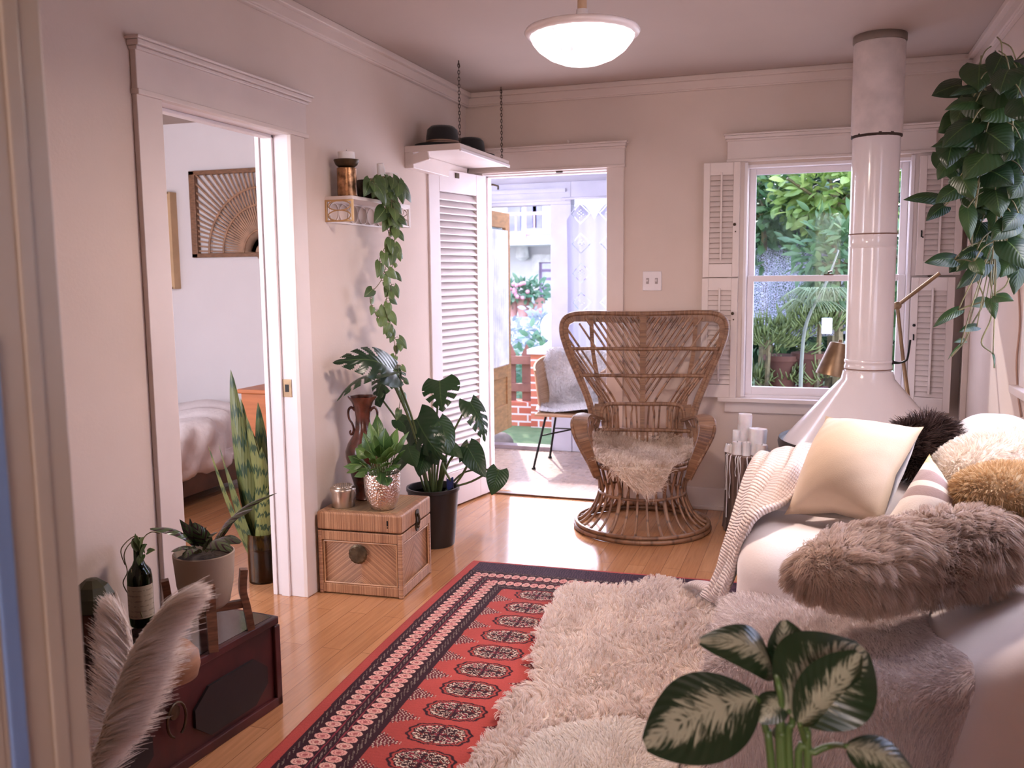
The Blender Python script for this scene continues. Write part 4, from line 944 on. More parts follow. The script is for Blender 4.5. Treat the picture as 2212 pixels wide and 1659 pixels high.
# ============================================================ Persian-style rug
ra = math.radians(2.6); rex = np.array([math.cos(ra), math.sin(ra)]); rey = np.array([math.sin(ra), -math.cos(ra)]); ro = np.array([-1.531, 3.978])-rex*.03
def build_rug():
    xs = np.concatenate([np.arange(0, .80, .0027), np.arange(.80, 1.62, .02)]); ys = np.arange(0, 2.62, .003)
    X, Y = np.meshgrid(xs, ys); nx, ny = len(xs), len(ys)
    x, y = X.ravel(), Y.ravel()
    r = np.random.default_rng(2)
    def sm(seed, f): return vnoise(np.stack([x, y, x*0], 1), f, seed)
    jit = sm(1, 60)*.0012
    xx = x+jit[:, 0]+.004*np.sin(y*2.2); yy = y+jit[:, 1]
    red = np.array([.40, .062, .050]); dark = np.array([.032, .008, .013]); pink = np.array([.70, .33, .28]); ivory = np.array([.74, .56, .44]); maroon = np.array([.16, .02, .03]); navy = np.array([.035, .018, .032])
    abr = sm(3, 5)[:, :1]*.12+sm(4, 1.8)[:, :1]*.10
    stripe = np.sin(yy*420+sm(8, 12)[:, 0]*2)[:, None]*.03
    C = red*(1+abr+stripe)
    d = xx; dt = yy-.088; top = dt < d; D = np.minimum(d, dt); s = np.where(top, xx, yy)
    def put(m, col, w=1.0): C[m] = C[m]*(1-w)+np.asarray(col)*w
    speck = (np.sin(s*2*PI/.0125)*np.cos(D*2*PI/.011+s*300) > .45)
    band = (D > .045) & (D < .265)
    put(band, dark); put(band & speck & (D > .056) & (D < .068), ivory*.35); put(band & speck & (D > .146) & (D < .158), ivory*.42); put(band & speck & (D > .232) & (D < .25), ivory*.35); put(band & (np.abs(D-.137) < .002), maroon*1.5); put(band & (np.abs(D-.167) < .002), maroon*1.5)
    # end band: speckled navy
    eb = (dt < .055) & (d > .045) & (yy > .02); put(eb, navy); put(eb & (np.sin(xx*900)*np.sin(yy*700+sm(6, 40)[:, 0]*4) > .55), (.15, .07, .09))
    # chain of ovals
    for c0 in (.106, .196):
        f = (s/.0372) % 1-.5; e = ((D-c0)/.0255)**2+(f/.46)**2
        kk = np.floor(s/.0372); pale = (np.sin(kk*2.3)*.5+.5)[:, None]
        m = (e < 1) & (D > .05); C[m] = (pink*(1-pale*.45)+ivory*pale*.4)[m]
        e2 = ((D-c0)/.008)**2+(f/.17)**2; put((e2 < 1) & m, (.34, .09, .09)); put((np.abs(np.sqrt(e)-.62) < .07) & m, (.42, .12, .12))
    # serrated palmettes pointing into the field
    per = .1535; y0 = .4025
    ins = D-.262; fs = np.where(top, (xx-.443)/.33, (yy-y0)/per+.5); ff = np.abs(fs-np.round(fs))*2
    hgt = np.where(top, .035, .088)
    th = np.clip((1-ff*1.45), 0, 1)
    jag = (np.sin(ins*2*PI/.014)*.12)
    tri = (ins > 0) & (ins < hgt*np.clip(th+jag, 0, 1)); put(tri, maroon*.8)
    put(tri & (np.sin(ins*520+ff*9)*np.sin(ff*26) > .35), ivory*.75)
    put((ins > 0) & (ins < .007), dark)
    # big guls
    def gul(cx_, rx, ry, ph, big):
        gx = (xx-cx_)/rx; k = np.round((yy-y0)/per+ph); gy = (yy-y0-(k-ph)*per)/ry
        ok = (yy > .33) & (k >= 0)
        a = np.arctan2(gy, gx); rr = (np.abs(gx)**2.6+np.abs(gy)**2.6)**(1/2.6)*(1+.035*np.cos(a*12))
        ins_ = (rr < 1) & ok
        put(ins_, dark); put(ins_ & (rr > .83) & (rr < .91), red*.9)
        core = ins_ & (rr < .80)
        n1 = sm(11, 95); fil = np.sin(np.abs(gx)*17+np.sin(np.abs(gy)*9)*2.2)*np.sin(np.abs(gy)*13+np.cos(np.abs(gx)*8)*1.9)
        put(core & (np.abs(fil+n1[:, 0]*.25) < .15) & (np.abs(gx) > .07) & (np.abs(gy) > .10), ivory*.9)
        put(core & (rr > .68) & (rr < .76) & (np.sin(a*22+n1[:, 1]*2) > -.1), ivory*.9)
        put(core & (fil > .45) & (np.sign(gx*gy) > 0), maroon*1.6); put(core & (fil < -.6) & (np.sign(gx*gy) < 0), red*.55)
        ce = ins_ & ((np.abs(gx)/.17+np.abs(gy)/.2) < 1); put(ce, maroon*1.5); put(ins_ & ((np.abs(gx)/.08+np.abs(gy)/.09) < 1), navy)
        put(ins_ & (np.abs(gx) < .02), dark)
    gul(.443, .101, .0625, 0, True); gul(.443+.33, .101, .0625, 0, True)
    # small crosses between the columns
    cx_ = .443+.165; k = np.round((yy-y0)/per+.5); gx = np.abs(xx-cx_)/.055; gy = np.abs(yy-y0-(k-.5)*per)/.05
    st_ = (np.minimum(gx, gy)*2.2+np.maximum(gx, gy) < 1) & (yy > .38); put(st_, maroon*.8); put(st_ & (np.sin(gx*22)*np.sin(gy*20) > .3), ivory*.7)
    C = np.clip(C*(1+r.normal(size=(len(C), 1))*.05), 0, 1)
    z = .008+.0012*np.sin(x*3)*np.sin(y*2)-np.where(x < .006, .006, 0)-np.where(y < .006, .006, 0)
    P = ro[None, :]+x[:, None]*rex+(y*1)[:, None]*rey
    P[:, 0] += (-.018*np.sin(np.clip(y/2.0, 0, 1)*PI))*np.exp(-x*2)
    co = np.column_stack([P, z]).astype(np.float32)
    i = np.arange(nx-1)[None, :]+np.arange(ny-1)[:, None]*nx
    F = np.stack([i, i+nx, i+nx+1, i+1], 2).reshape(-1, 4)
    me = bpy.data.meshes.new('rug'); me.vertices.add(len(co)); me.vertices.foreach_set('co', co.ravel())
    me.loops.add(F.size); me.loops.foreach_set('vertex_index', F.astype(np.int32).ravel())
    me.polygons.add(len(F)); me.polygons.foreach_set('loop_start', np.arange(0, F.size, 4, dtype=np.int32)); me.polygons.foreach_set('loop_total', np.full(len(F), 4, dtype=np.int32))
    a = me.attributes.new('pattern', 'FLOAT_COLOR', 'POINT'); a.data.foreach_set('color', np.column_stack([C, np.ones(len(C))]).astype(np.float32).ravel())
    me.update(calc_edges=True)
    m, nt, b = newmat('rug_pile'); at_ = node(nt, 'ShaderNodeAttribute', attribute_name='pattern'); nt.links.new(at_.outputs['Color'], b.inputs['Base Color'])
    b.inputs['Roughness'].default_value = .9; b.inputs['Sheen Weight'].default_value = .03; b.inputs['Specular IOR Level'].default_value = .12
    bump(nt, b, noise(nt, mapping(nt, 'Object', (1, 1, 1)), 420, 2), .35, .004); me.materials.append(m)
    o = bpy.data.objects.new('patterned_rug', me); COL.objects.link(o)
    return tag(o, 'red patterned rug with rows of dark medallions and an oval chain border on the floor', 'rug')
rug = build_rug()
# ============================================================ sheepskins on the floor
def inpoly(P, poly):
    x, y = P[:, 0], P[:, 1]; c = np.zeros(len(P), bool); n = len(poly)
    for i in range(n):
        (x1, y1), (x2, y2) = poly[i], poly[(i+1) % n]
        c ^= ((y1 > y) != (y2 > y)) & (x < (x2-x1)*(y-y1)/((y2-y1) if abs(y2-y1) > 1e-9 else 1e-9)+x1)
    return c
def sheepskin(name, label, pix, z, mats, n, length, seed, clump, curl, hide_h=.02, comb=None, rad=.0016, seg=5, clumpf=.75, extra=()):
    pl = [atz(x, y, z) for x, y in pix]+[V(e) for e in extra]
    pl = smooth_path(pl+[pl[0]], 3)[:-1]; poly = [(p.x, p.y) for p in pl]
    xs = [p[0] for p in poly]; ys = [p[1] for p in poly]
    r = np.random.default_rng(seed); P = np.empty((0, 2))
    while len(P) < n:
        q = np.column_stack([r.uniform(min(xs), max(xs), n), r.uniform(min(ys), max(ys), n)]); P = np.vstack([P, q[inpoly(q, poly)]])
    P = P[:n]
    c = np.array([sum(xs)/len(xs), sum(ys)/len(ys)])
    root = thing(name, label, 'sheepskin', (c[0], c[1], 0))
    zz = z+hide_h+.008*np.sin(P[:, 0]*11)*np.sin(P[:, 1]*8)
    P3 = np.column_stack([P, zz])
    hv = [(p[0], p[1], z-.004) for p in poly]+[(c[0]+(p[0]-c[0])*.97, c[1]+(p[1]-c[1])*.97, z+hide_h) for p in poly]; k = len(poly)
    MB().add(hv, [tuple(range(k, 2*k))]+[(i, (i+1) % k, k+(i+1) % k, k+i) for i in range(k)]).build('hide', mats[0], root)
    E = np.array(poly); dm = np.min(np.hypot(P[:, None, 0]-E[None, ::2, 0], P[:, None, 1]-E[None, ::2, 1]), axis=1)
    out = (P-c); out /= np.linalg.norm(out, axis=1, keepdims=True); k_ = np.exp(-dm/.05)
    N = np.column_stack([out*k_[:, None]*1.1, np.ones(n)*(1-.45*k_)])+vnoise(P3, 9, seed)*.35
    fur('fleece', mats[1], root, P3, N, length, rad, seg, .25, curl, 130, clump, clumpf, .5, comb, .4, seed)
    return root
creamfur = furmat('cream_fleece', (.86, .69, .59), (.99, .93, .90), .45)
hidem = mat('fleece_hide', (.90, .78, .68), .9, var=.1)
sheepskin('long_sheepskin', 'large shaggy cream sheepskin lying over the red rug', [(1205, 1290), (1240, 1275), (1300, 1282), (1340, 1285), (1440, 1262), (1475, 1275), (1530, 1300), (1560, 1330)], .012, (hidem, creamfur), 62000, .062, 21, .026, .007, .022, extra=[(-.2, 3.0, 0), (-.15, 2.2, 0), (-.25, 1.85, 0), (-.6, 1.86, 0), (-.80, 1.95, 0), (-.87, 2.05, 0), (-.885, 2.25, 0), (-.875, 2.42, 0), (-.915, 2.6, 0), (-.86, 2.75, 0), (-.93, 2.95, 0), (-.975, 3.2, 0), (-.99, 3.4, 0)])
whitefur = furmat('white_fleece', (.95, .85, .77), (.99, .95, .92), .45)
sheepskin('small_sheepskin', 'smaller smooth pale sheepskin at the bottom edge on the shaggy one', [(1128, 1665), (1150, 1618), (1200, 1590), (1270, 1578), (1360, 1576), (1430, 1598), (1470, 1640)], .055, (hidem, whitefur), 26000, .034, 22, .014, .002, .022, extra=[(-.36, 1.95, 0), (-.42, 1.84, 0), (-.7, 1.83, 0), (-.78, 1.9, 0)])
# ============================================================ rattan wing chair
def wrapmat(name, k, cs):
    m, nt, b = newmat(name); at_ = node(nt, 'ShaderNodeAttribute', attribute_name='luv'); sp = nt.nodes.new('ShaderNodeSeparateXYZ'); nt.links.new(at_.outputs['Vector'], sp.inputs[0])
    n = noise(nt, node(nt, 'ShaderNodeTexCoord').outputs['Object'], 14, 4)
    f = math_(nt, 'MULTIPLY', sp.outputs[1], k); fr = math_(nt, 'ABSOLUTE', math_(nt, 'SUBTRACT', math_(nt, 'FRACT', f), .5))
    wn = node(nt, 'ShaderNodeTexWhiteNoise', noise_dimensions='1D'); nt.links.new(math_(nt, 'FLOOR', f), wn.inputs['W'])
    base = ramp(nt, math_(nt, 'ADD', math_(nt, 'MULTIPLY', wn.outputs[0], .35), math_(nt, 'MULTIPLY', n, .7)), [(.2, cs[0]), (.5, cs[1]), (.85, cs[2])])
    base = mixc(nt, ramp(nt, fr, [(.4, (0, 0, 0)), (.5, (.7, .7, .7))]), base, tuple(c*.35 for c in cs[0]))
    nt.links.new(base, b.inputs['Base Color']); b.inputs['Roughness'].default_value = .36; b.inputs['Specular IOR Level'].default_value = .6
    bump(nt, b, math_(nt, 'SUBTRACT', .5, fr), .45, .004); return m
CC = ((.10, .044, .022), (.225, .108, .055), (.36, .195, .11))
cane = wrapmat('chair_cane', 9, CC); bind = wrapmat('chair_binding', 190, CC)
cx0, cy0 = -.886, 4.83
wc = thing('rattan_wing_chair', 'tall brown rattan wing-back chair on a round flared cane base', 'chair', (cx0, cy0, 0), .185)
def LB(n=1): return MB(arc=True)
def put(mb, name, m, sm=60): return mb.build(name, m, wc, smooth=sm, local=True)
def circ(r, z, n=48, a0=0, a1=2*PI, ry=None, y0=0): return [V((r*math.sin(a0+(a1-a0)*k/n), y0-(ry or r)*math.cos(a0+(a1-a0)*k/n), z)) for k in range(n+(0 if a1-a0 > 6.2 else 1))]
mb = LB(); mb.tube(circ(.365, .014), .013, 8, closed=True); mb.tube(circ(.362, .037), .011, 8, closed=True); put(mb, 'base_ring', cane)
mb = LB(); mb.tube(circ(.232, .205), .0085, 8, closed=True); put(mb, 'waist_ring', cane)
mb = LB(); mb.tube(circ(.272, .365, ry=.262), .013, 8, closed=True); mb.tube(circ(.262, .388, ry=.252), .010, 8, closed=True); put(mb, 'seat_ring', cane)
for k in range(30):
    a = 2*PI*(k+.5)/30; e = V((math.sin(a), -math.cos(a), 0)); mb = LB()
    big = k % 5 == 2
    mb.tube([e*.357+V((0, 0, .03)), e*.318+V((0, 0, .05)), e*.272+V((0, 0, .10)), e*.238+V((0, 0, .175)), e*.231+V((0, 0, .23)), e*.245+V((0, 0, .30)), e*.266+V((0, 0, .372))], .0105 if big else .0068, 7, sm=4)
    put(mb, 'base_spindle', cane)
mb = LB()
for k in range(9):
    x = -.2+.05*k; hh = math.sqrt(max(.0, .25**2-x*x)); mb.tube([(x, -hh, .375), (x, hh, .375)], .006, 6)
put(mb, 'seat_slats', cane)
# back
CXC = -.886
def bk(px_, py_, zz=None):
    Y = 5.0; 
    for _ in range(6):
        p = at(px_, py_, Y); Y = cy0+.175+.165*max(0, p.z-.4)/.75+.02
    return abs(p.x-(CXC-.0))*1.0, p.z
def yb(z): return .185+.185*max(-.1, (z-.40))/.75
outl = [(1293, 1000), (1298, 950), (1300, 915), (1291, 862), (1272, 805), (1253, 750), (1244, 712), (1249, 688), (1266, 677), (1300, 675), (1360, 677), (1405, 678)]
pts = [bk(*q) for q in outl]; pts[-1] = (0, pts[-1][1])
# keep width taken from the photo; both sides mirror
HW = [p[0] for p in pts]; HZ = [p[1] for p in pts]
full = [V((-w_, yb(z), z)) for w_, z in zip(HW, HZ)]+[V((w_, yb(z), z)) for w_, z in list(zip(HW, HZ))[-2::-1]]
fp = smooth_path(full, 6)
wing = lambda x, z: -.10*min(1, (abs(x)/.42)**3)*(1 if z > .55 else max(0, (z-.4)/.15))
fp = [V((p.x, p.y+wing(p.x, p.z), p.z)) for p in fp]
mb = LB(); mb.tube(fp, .0145, 10); put(mb, 'back_frame', bind)
inset = []
for i, p in enumerate(fp):
    d_ = (fp[min(i+1, len(fp)-1)]-fp[max(i-1, 0)]).normalized(); inset.append(p+V((d_.z, 0, -d_.x))*(.024+.016*max(0, (p.z-.9)/.25)))
mb = LB(); mb.ribbon([a_.lerp(b_, .62) for a_, b_ in zip(fp, inset)], [.009, .011, .014, .021, .027, .030, .027, .021, .014, .011, .009], .006, (0, -1, .1)); put(mb, 'woven_band', bind)
def edge_hw(z):   # half width of the back at height z (outer frame, lower branch)
    best = None
    for (w0, z0), (w1, z1) in zip(pts[:8], pts[1:8]):
        if min(z0, z1) <= z <= max(z0, z1): best = w0+(w1-w0)*(z-z0)/((z1-z0) or 1e-6)
    return best if best is not None else pts[0][0]
def zpx(py): return bk(1395, py)[1]
def bp(x, z, off=0): return V((x, yb(z)+wing(x, z)-off, z))
ztop = HZ[-1]-.02; zr = [zpx(751), zpx(809), zpx(872), zpx(928)]
mb = LB(); mb.ribbon([bp(0, .36), bp(0, .6), bp(0, .85), bp(0, ztop+.01)], [.010, .014, .015, .017, .021], .009, (0, -1, .1)); put(mb, 'centre_stile', bind)
for s_ in (-1, 1):
    mb = LB(); mb.ribbon([bp(s_*.205, .40), bp(s_*.225, .6), bp(s_*.262, zr[1]), bp(s_*.287, zr[0]), bp(s_*.297, ztop)], [.010, .016, .013, .011, .013], .007, (0, -1, .1), sm=4); put(mb, 'side_stile', bind)
    # woven gusset where stile and wing meet
    z0_, z1_ = zpx(935), zpx(872)
    mb = LB(); mb.ribbon([bp(s_*(edge_hw(z0_)-.012), z0_, .002), bp(s_*(edge_hw((z0_+z1_)/2)-.03), (z0_+z1_)/2, .002), bp(s_*(edge_hw(z1_)-.055), z1_, .002)], [.010, .026, .020], .006, (0, -1, .1)); put(mb, 'gusset', bind)
for j, z in enumerate(zr):
    hw_ = edge_hw(z)-.012; mb = LB()
    if j == 2: ps = [bp(-.235, z-.075, .008), bp(-.225, z-.02, .008), bp(-.18, z, .008), bp(0, z, .01), bp(.18, z, .008), bp(.225, z-.02, .008), bp(.235, z-.075, .008)]
    else: ps = [bp(x, z+(-.008 if j < 2 else 0)*(1-abs(x)/hw_), .008) for x in np.linspace(-hw_, hw_, 11)]
    mb.tube(ps, .0115, 8, sm=4); put(mb, 'cross_rail', bind)
zc = lambda w_: None
for s_ in (-1, 1):
    # parallel slanting canes: from the top rail or the wing down to the centre stile, the lower ones bending to run down to the seat
    SL = 1.5; starts = [(.034+.033*k, ztop-(.03 if k > 9 else 0)) for k in range(11)]
    for q in range(1, 6):
        zz_ = ztop-.052*q; starts.append((edge_hw(zz_)-.024, zz_))
    for (x0_, z0_) in starts:
        ze = z0_-SL*(x0_-.012); ps = [bp(s_*x0_, z0_)]
        if ze > zr[2]-.01:
            ps += [bp(s_*(x0_*.62+.005), z0_*.62+ze*.38+.004, .003), bp(s_*(x0_*.3+.008), z0_*.3+ze*.7, .004), bp(s_*.012, ze)]
        else:
            xk = max(.02, x0_-(z0_-zr[2]-.02)/SL); xf = min(.21, xk*.86)
            ps += [bp(s_*(x0_*.5+xk*.5), (z0_+zr[2]+.02)/2, .004), bp(s_*xk, zr[2]+.02, .003), bp(s_*(xf+.004), zr[2]-.06, .002), bp(s_*xf, zr[3]-.01), bp(s_*xf*.95, .385)]
        c = LB(); c.tube(ps, .0072, 6, sm=6); put(c, 'back_cane', cane)
    for k in range(3):
        c = LB(); x_ = .03+.06*k; c.tube([bp(s_*(x_+.008), zr[2]), bp(s_*x_, zr[3]+.03), bp(s_*x_*.95, .385)], .006, 6, sm=4); put(c, 'back_cane', cane)
    # arm: broad woven panel, rolled over at the top, thin rail back to the frame
    pa = [V((s_*.235, -.13, .30)), V((s_*.262, -.155, .38)), V((s_*.298, -.175, .47)), V((s_*.325, -.18, .545)), V((s_*.332, -.165, .60)), V((s_*.325, -.12, .628)), V((s_*.30, -.02, .625)), V((s_*.26, .09, .595)), V((s_*.225, .19, .565))]
    def an(i, p, d, s_=s_): return V((s_*.35, -1, .35)) if p.z < .6 and p.y < -.13 else V((0, -.35, 1))
    c = LB(); sp_ = smooth_path(pa, 6); c.ribbon(sp_, [.018, .024, .032, .039, .043, .040, .030, .019, .014], .007, an)
    put(c, 'arm', bind)
    c = LB(); c.tube([p+V((s_*float(np.interp(i/(len(sp_)-1), np.linspace(0, 1, 9), [.018, .024, .032, .039, .043, .040, .030, .019, .014])), 0, 0)) for i, p in enumerate(sp_[:34])], .0085, 6); put(c, 'arm_edge', bind)
    for k in range(5):
        y_ = -.08+.055*k; c = LB(); c.tube([V((s_*.262, y_, .38)), V((s_*.285, y_, .5)), V((s_*(.315-.075*((y_+.12)/.3)), y_, .615-.03*max(0, y_)/.1))], .0055, 6, sm=3); put(c, 'arm_spindle', cane)
# the fleece thrown on its seat
tf = furmat('tan_fleece', (.62, .45, .33), (.99, .88, .79), .45)
ROT = Matrix.Rotation(.185, 3, 'Z')
def seatfn(u, v):
    a = 2*PI*u; rr = v
    R_ = .262*(1+.10*math.cos(3*a+.6)+.06*math.sin(5*a))
    fw = max(0, math.cos(a))**1.5; R_ *= 1+.20*fw
    x, y = R_*rr*math.sin(a)*1.12, -R_*rr*math.cos(a)
    hang = max(0, -y-.275)
    if hang > 0: y = -.275-.028*(1-math.exp(-hang*14))*1.5
    z = .405
    fr_ = max(0, -y/.235) if rr > 0 else 0
    z -= hang*2.1+.02*max(0, fr_-.6)
    bk_ = max(0, y/.2); z += .075*bk_**2*rr*(1-.75*math.exp(-(x/.09)**2))
    z += .05*max(0, abs(x)/.25-.6)*(1 if y > -.1 else .3)
    p = ROT @ V((x, y, z)); return V((p.x+cx0, p.y+cy0, p.z))
cs_ = thing('chair_fleece', 'tan sheepskin thrown over the seat of the rattan wing chair', 'sheepskin', (cx0, cy0, .4))
MB().grid(seatfn, 40, 14, 0, cu=True).build('hide', mat('tan_hide', (.7, .55, .44), .9), cs_, smooth=180)
P, N, UV = surf_samples(lambda u, v: seatfn(u, math.sqrt(v)*.995+.004), 24000, 4)
N[N[:, 2] < 0] *= -1
fur('fleece', tf, cs_, P, N*1.2+np.array([0, -.25, .35]), .072, .0014, 5, .35, .003, 80, .024, .55, .8, None, .5, 31)
# ============================================================ sofa under a white slipcover
so = thing('sofa', 'white slipcovered sofa with chaise end along the right wall', 'sofa', (.25, 2.8, 0))
def wr(p, a=.006): return V((p.x+a*math.sin(p.y*13+p.z*9), p.y+a*math.sin(p.x*15+p.z*12), p.z+a*math.sin(p.x*11+p.y*14)))
sst = lambda t: max(0, min(1, t))**2*(3-2*max(0, min(1, t)))
def chaise_fn(p):
    p = V((p.x, p.y, p.z*(1+.30*sst((p.x-.18)/.4)*(1 if p.z > .1 else 0)))); return wr(p, .004)
MB().rbox(-.232, .735, 2.20, 2.72, .02, .425, .07, 26, 0, chaise_fn).build('chaise', slipm, so, smooth=180, weld=True)
MB().rbox(-.215, .735, 2.655, 3.32, .02, .60, .13, 26, 0, lambda p: wr(V((p.x-.035*sst(1-p.z/.5)*(1 if p.x < 0 else 0), p.y, p.z)), .006)).build('seat', slipm, so, smooth=180, weld=True)
MB().rbox(-.17, .735, 3.06, 3.50, .02, .70, .13, 24, 0, wr).build('arm', slipm, so, smooth=180, weld=True)
MB().rbox(.44, .742, 3.0, 3.56, .3, .90, .13, 24, 0, wr).build('backrest', slipm, so, smooth=180, weld=True)
# fleece over the chaise end
def drape(u, v):
    x = -.243+.575*u-(.03*math.sin(v*9) if u > .5 else 0)
    L = .50+.42; s_ = v*L; r_ = .06
    if s_ < .44: y, z = 2.66-s_, .437
    elif s_ < .44+r_*1.57:
        a = (s_-.44)/r_; y, z = 2.22-r_*math.sin(a)+.0, .437-r_+r_*math.cos(a)
    else: y, z = 2.16+.01, .437-r_-(s_-.44-r_*1.57)
    if u < .08: z -= .02*(1-u/.08); 
    k = sst((x-.18)/.4)*.30*.43*(1 if z > .3 else max(0, z/.3))
    return V((x, y+.006*math.sin(x*21+z*9), z+k))
df = thing('chaise_fleece', 'short greyish fleece draped over the near end of the white sofa', 'sheepskin', (0, 2.3, .43))
MB().grid(drape, 40, 60, 0).build('hide', mat('grey_hide', (.62, .53, .52), .9), df, smooth=180)
P, N, UV = surf_samples(lambda u, v: drape(u, v), 30000, 8)
N = np.where((N[:, 1:2]*-1+N[:, 2:3]*1) < 0, -N, N)
gf = furmat('greyish_fleece', (.68, .57, .54), (.90, .80, .77), .3)
fur('fleece', gf, df, P, N+np.array([-.2, -.1, -.35]), .030, .0011, 4, .35, 0, 0, .012, .35, .45, None, .5, 41)
# ---- cushions
def pillow(name, label, corners, thick, m, parent_cat='cushion', n=26, group=None, puff=1.0, edge=.05, front=None):
    c00, c10, c11, c01 = [V(c) for c in corners]
    cen = (c00+c10+c11+c01)/4; nn = ((c10-c00).cross(c01-c00)).normalized()
    if nn.y > 0: nn = -nn
    if front is not None: nn = V(front).normalized()
    def f(sg):
        def g(u, v):
            a, b_ = u*2-1, v*2-1
            pin = 1-edge*(1-abs(a*b_))*(abs(a)**4+abs(b_)**4)*.8
            p = c00*(1-u)*(1-v)+c10*u*(1-v)+c11*u*v+c01*(1-u)*v
            p = cen+(p-cen)*pin
            h = ((1-a*a)*(1-b_*b_))**.6*thick/2*puff
            h += (.003*math.sin(a*7+b_*3)+.0022*math.sin(b_*19-a*11))*(a*a+b_*b_)*(1-a**4)*(1-b_**4)
            return p+nn*h*sg
        return g
    o = MB().grid(f(1), n, n, 0).grid(f(-1), n, n, 0).build(name, m, None, smooth=180, weld=True)
    if label: tag(o, label, parent_cat, group)
    return o, f(1), nn
pillow('linen_cushion', 'large plain cream linen cushion leaning on the sofa arm', [at(1694, 1112, 2.90), at(1905, 1135, 2.78), at(1996, 922, 2.95), at(1784, 898, 3.10)], .29, creamm, edge=.17)
# striped cushion
sm2, nt, b = newmat('striped_cushion_cloth')
at_ = node(nt, 'ShaderNodeAttribute', attribute_name='luv'); sp = nt.nodes.new('ShaderNodeSeparateXYZ'); nt.links.new(at_.outputs['Vector'], sp.inputs[0])
st_ = ramp(nt, sp.outputs[1], [(0, (.78, .66, .58)), (.40, (.80, .68, .60)), (.43, (.36, .24, .22)), (.52, (.38, .26, .24)), (.55, (.80, .68, .60)), (.60, (.80, .68, .60)), (.62, (.36, .24, .23)), (.74, (.38, .26, .25)), (.77, (.82, .72, .64)), (.86, (.82, .72, .64)), (.88, (.72, .50, .25)), (1, (.74, .52, .27))], 'CONSTANT')
nt.links.new(st_, b.inputs['Base Color']); b.inputs['Roughness'].default_value = .9; b.inputs['Sheen Weight'].default_value = .3
bump(nt, b, noise(nt, mapping(nt, 'Object'), 260, 2), .3, .003)
pillow('striped_cushion', 'cream cushion with mauve stripes and ochre edge behind the long shaggy pillow', [at(1875, 1180, 2.64), at(2100, 1180, 2.66), at(2052, 1062, 2.74), at(2008, 980, 2.86)], .19, sm2, edge=.06)
# dark feathery cushion
dc = at(1985, 965, 3.17); dcu = thing('feather_cushion', 'dark brown spiky feather cushion behind the cream linen cushion', 'cushion', dc)
ell = lambda c, ax, ay, az: (lambda u, v: V(c)+V(ax)*math.sin(PI*v)*math.cos(2*PI*u)+V(ay)*math.sin(PI*v)*math.sin(2*PI*u)+V(az)*math.cos(PI*v))
rr_ = V(CR); uu_ = V(CU); ff_ = V(CF)
e1 = ell(dc, rr_*.105+uu_*.02, ff_*.07, uu_*.085)
darkf = furmat('dark_feather', (.015, .008, .007), (.15, .09, .075), .15, .4)
MB().grid(e1, 30, 16, 0, cu=True).build('cover', mat('dark_cover', (.02, .012, .01), .9), dcu, smooth=180)
def ell_samples(c, A, B, C_, n, seed):
    r = np.random.default_rng(seed); d = r.normal(size=(n, 3)); d /= np.linalg.norm(d, axis=1, keepdims=True)
    A, B, C_ = np.array(A), np.array(B), np.array(C_)
    P = np.array(c)+d[:, :1]*A+d[:, 1:2]*B+d[:, 2:]*C_
    N = d[:, :1]*A/(A@A)+d[:, 1:2]*B/(B@B)+d[:, 2:]*C_/(C_@C_); N /= np.linalg.norm(N, axis=1, keepdims=True)
    return P, N, d
P, N, _ = ell_samples(dc, rr_*.105+uu_*.02, ff_*.07, uu_*.085, 7000, 3)
fur('feathers', darkf, dcu, P, N+np.array([-.15, 0, .25]), .075, .0014, 4, .1, 0, 0, .016, .6, .8, None, .5, 51)
# long shaggy brown pillow
pcn = at(1972, 1200, 2.47); A_ = rr_*.325+uu_*.035+ff_*.05; B_ = uu_*.098; C__ = ff_*.11
lp = thing('shaggy_pillow', 'long shaggy brown fur bolster lying across the sofa', 'cushion', pcn)
def sup(u, v):
    a = 2*PI*u; x = math.cos(PI*v); x = math.copysign(abs(x)**.75, x); rr = max(0, 1-abs(x)**3.2)**.5
    return V(pcn)+A_*x+B_*rr*math.sin(a)+C__*rr*math.cos(a)
MB().grid(sup, 30, 24, 0, cu=True).build('cover', mat('brown_cover', (.30, .21, .17), .9), lp, smooth=180)
r = np.random.default_rng(5); n = 36000; a = r.uniform(0, 2*PI, n); x = r.uniform(-1, 1, n); x = np.sign(x)*np.abs(x)**.95; q = np.sqrt(np.maximum(0, 1-np.abs(x)**3.2))
P = np.array(pcn)+x[:, None]*np.array(A_)+(q*np.sin(a))[:, None]*np.array(B_)+(q*np.cos(a))[:, None]*np.array(C__)
N = (np.sin(a)*q)[:, None]*np.array(uu_)+(np.cos(a)*q)[:, None]*np.array(ff_)+(x**5)[:, None]*np.array(rr_)
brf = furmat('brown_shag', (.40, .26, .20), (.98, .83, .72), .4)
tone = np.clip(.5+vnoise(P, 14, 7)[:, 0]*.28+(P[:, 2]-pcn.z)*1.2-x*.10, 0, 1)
fur('shag', brf, lp, P, N+np.array(vnoise(P, 7, 12))*.55+np.array([.25, -.1, -.25]), .06, .0012, 5, .3, .004, 60, .038, .6, .95, None, .5, 61, tone)
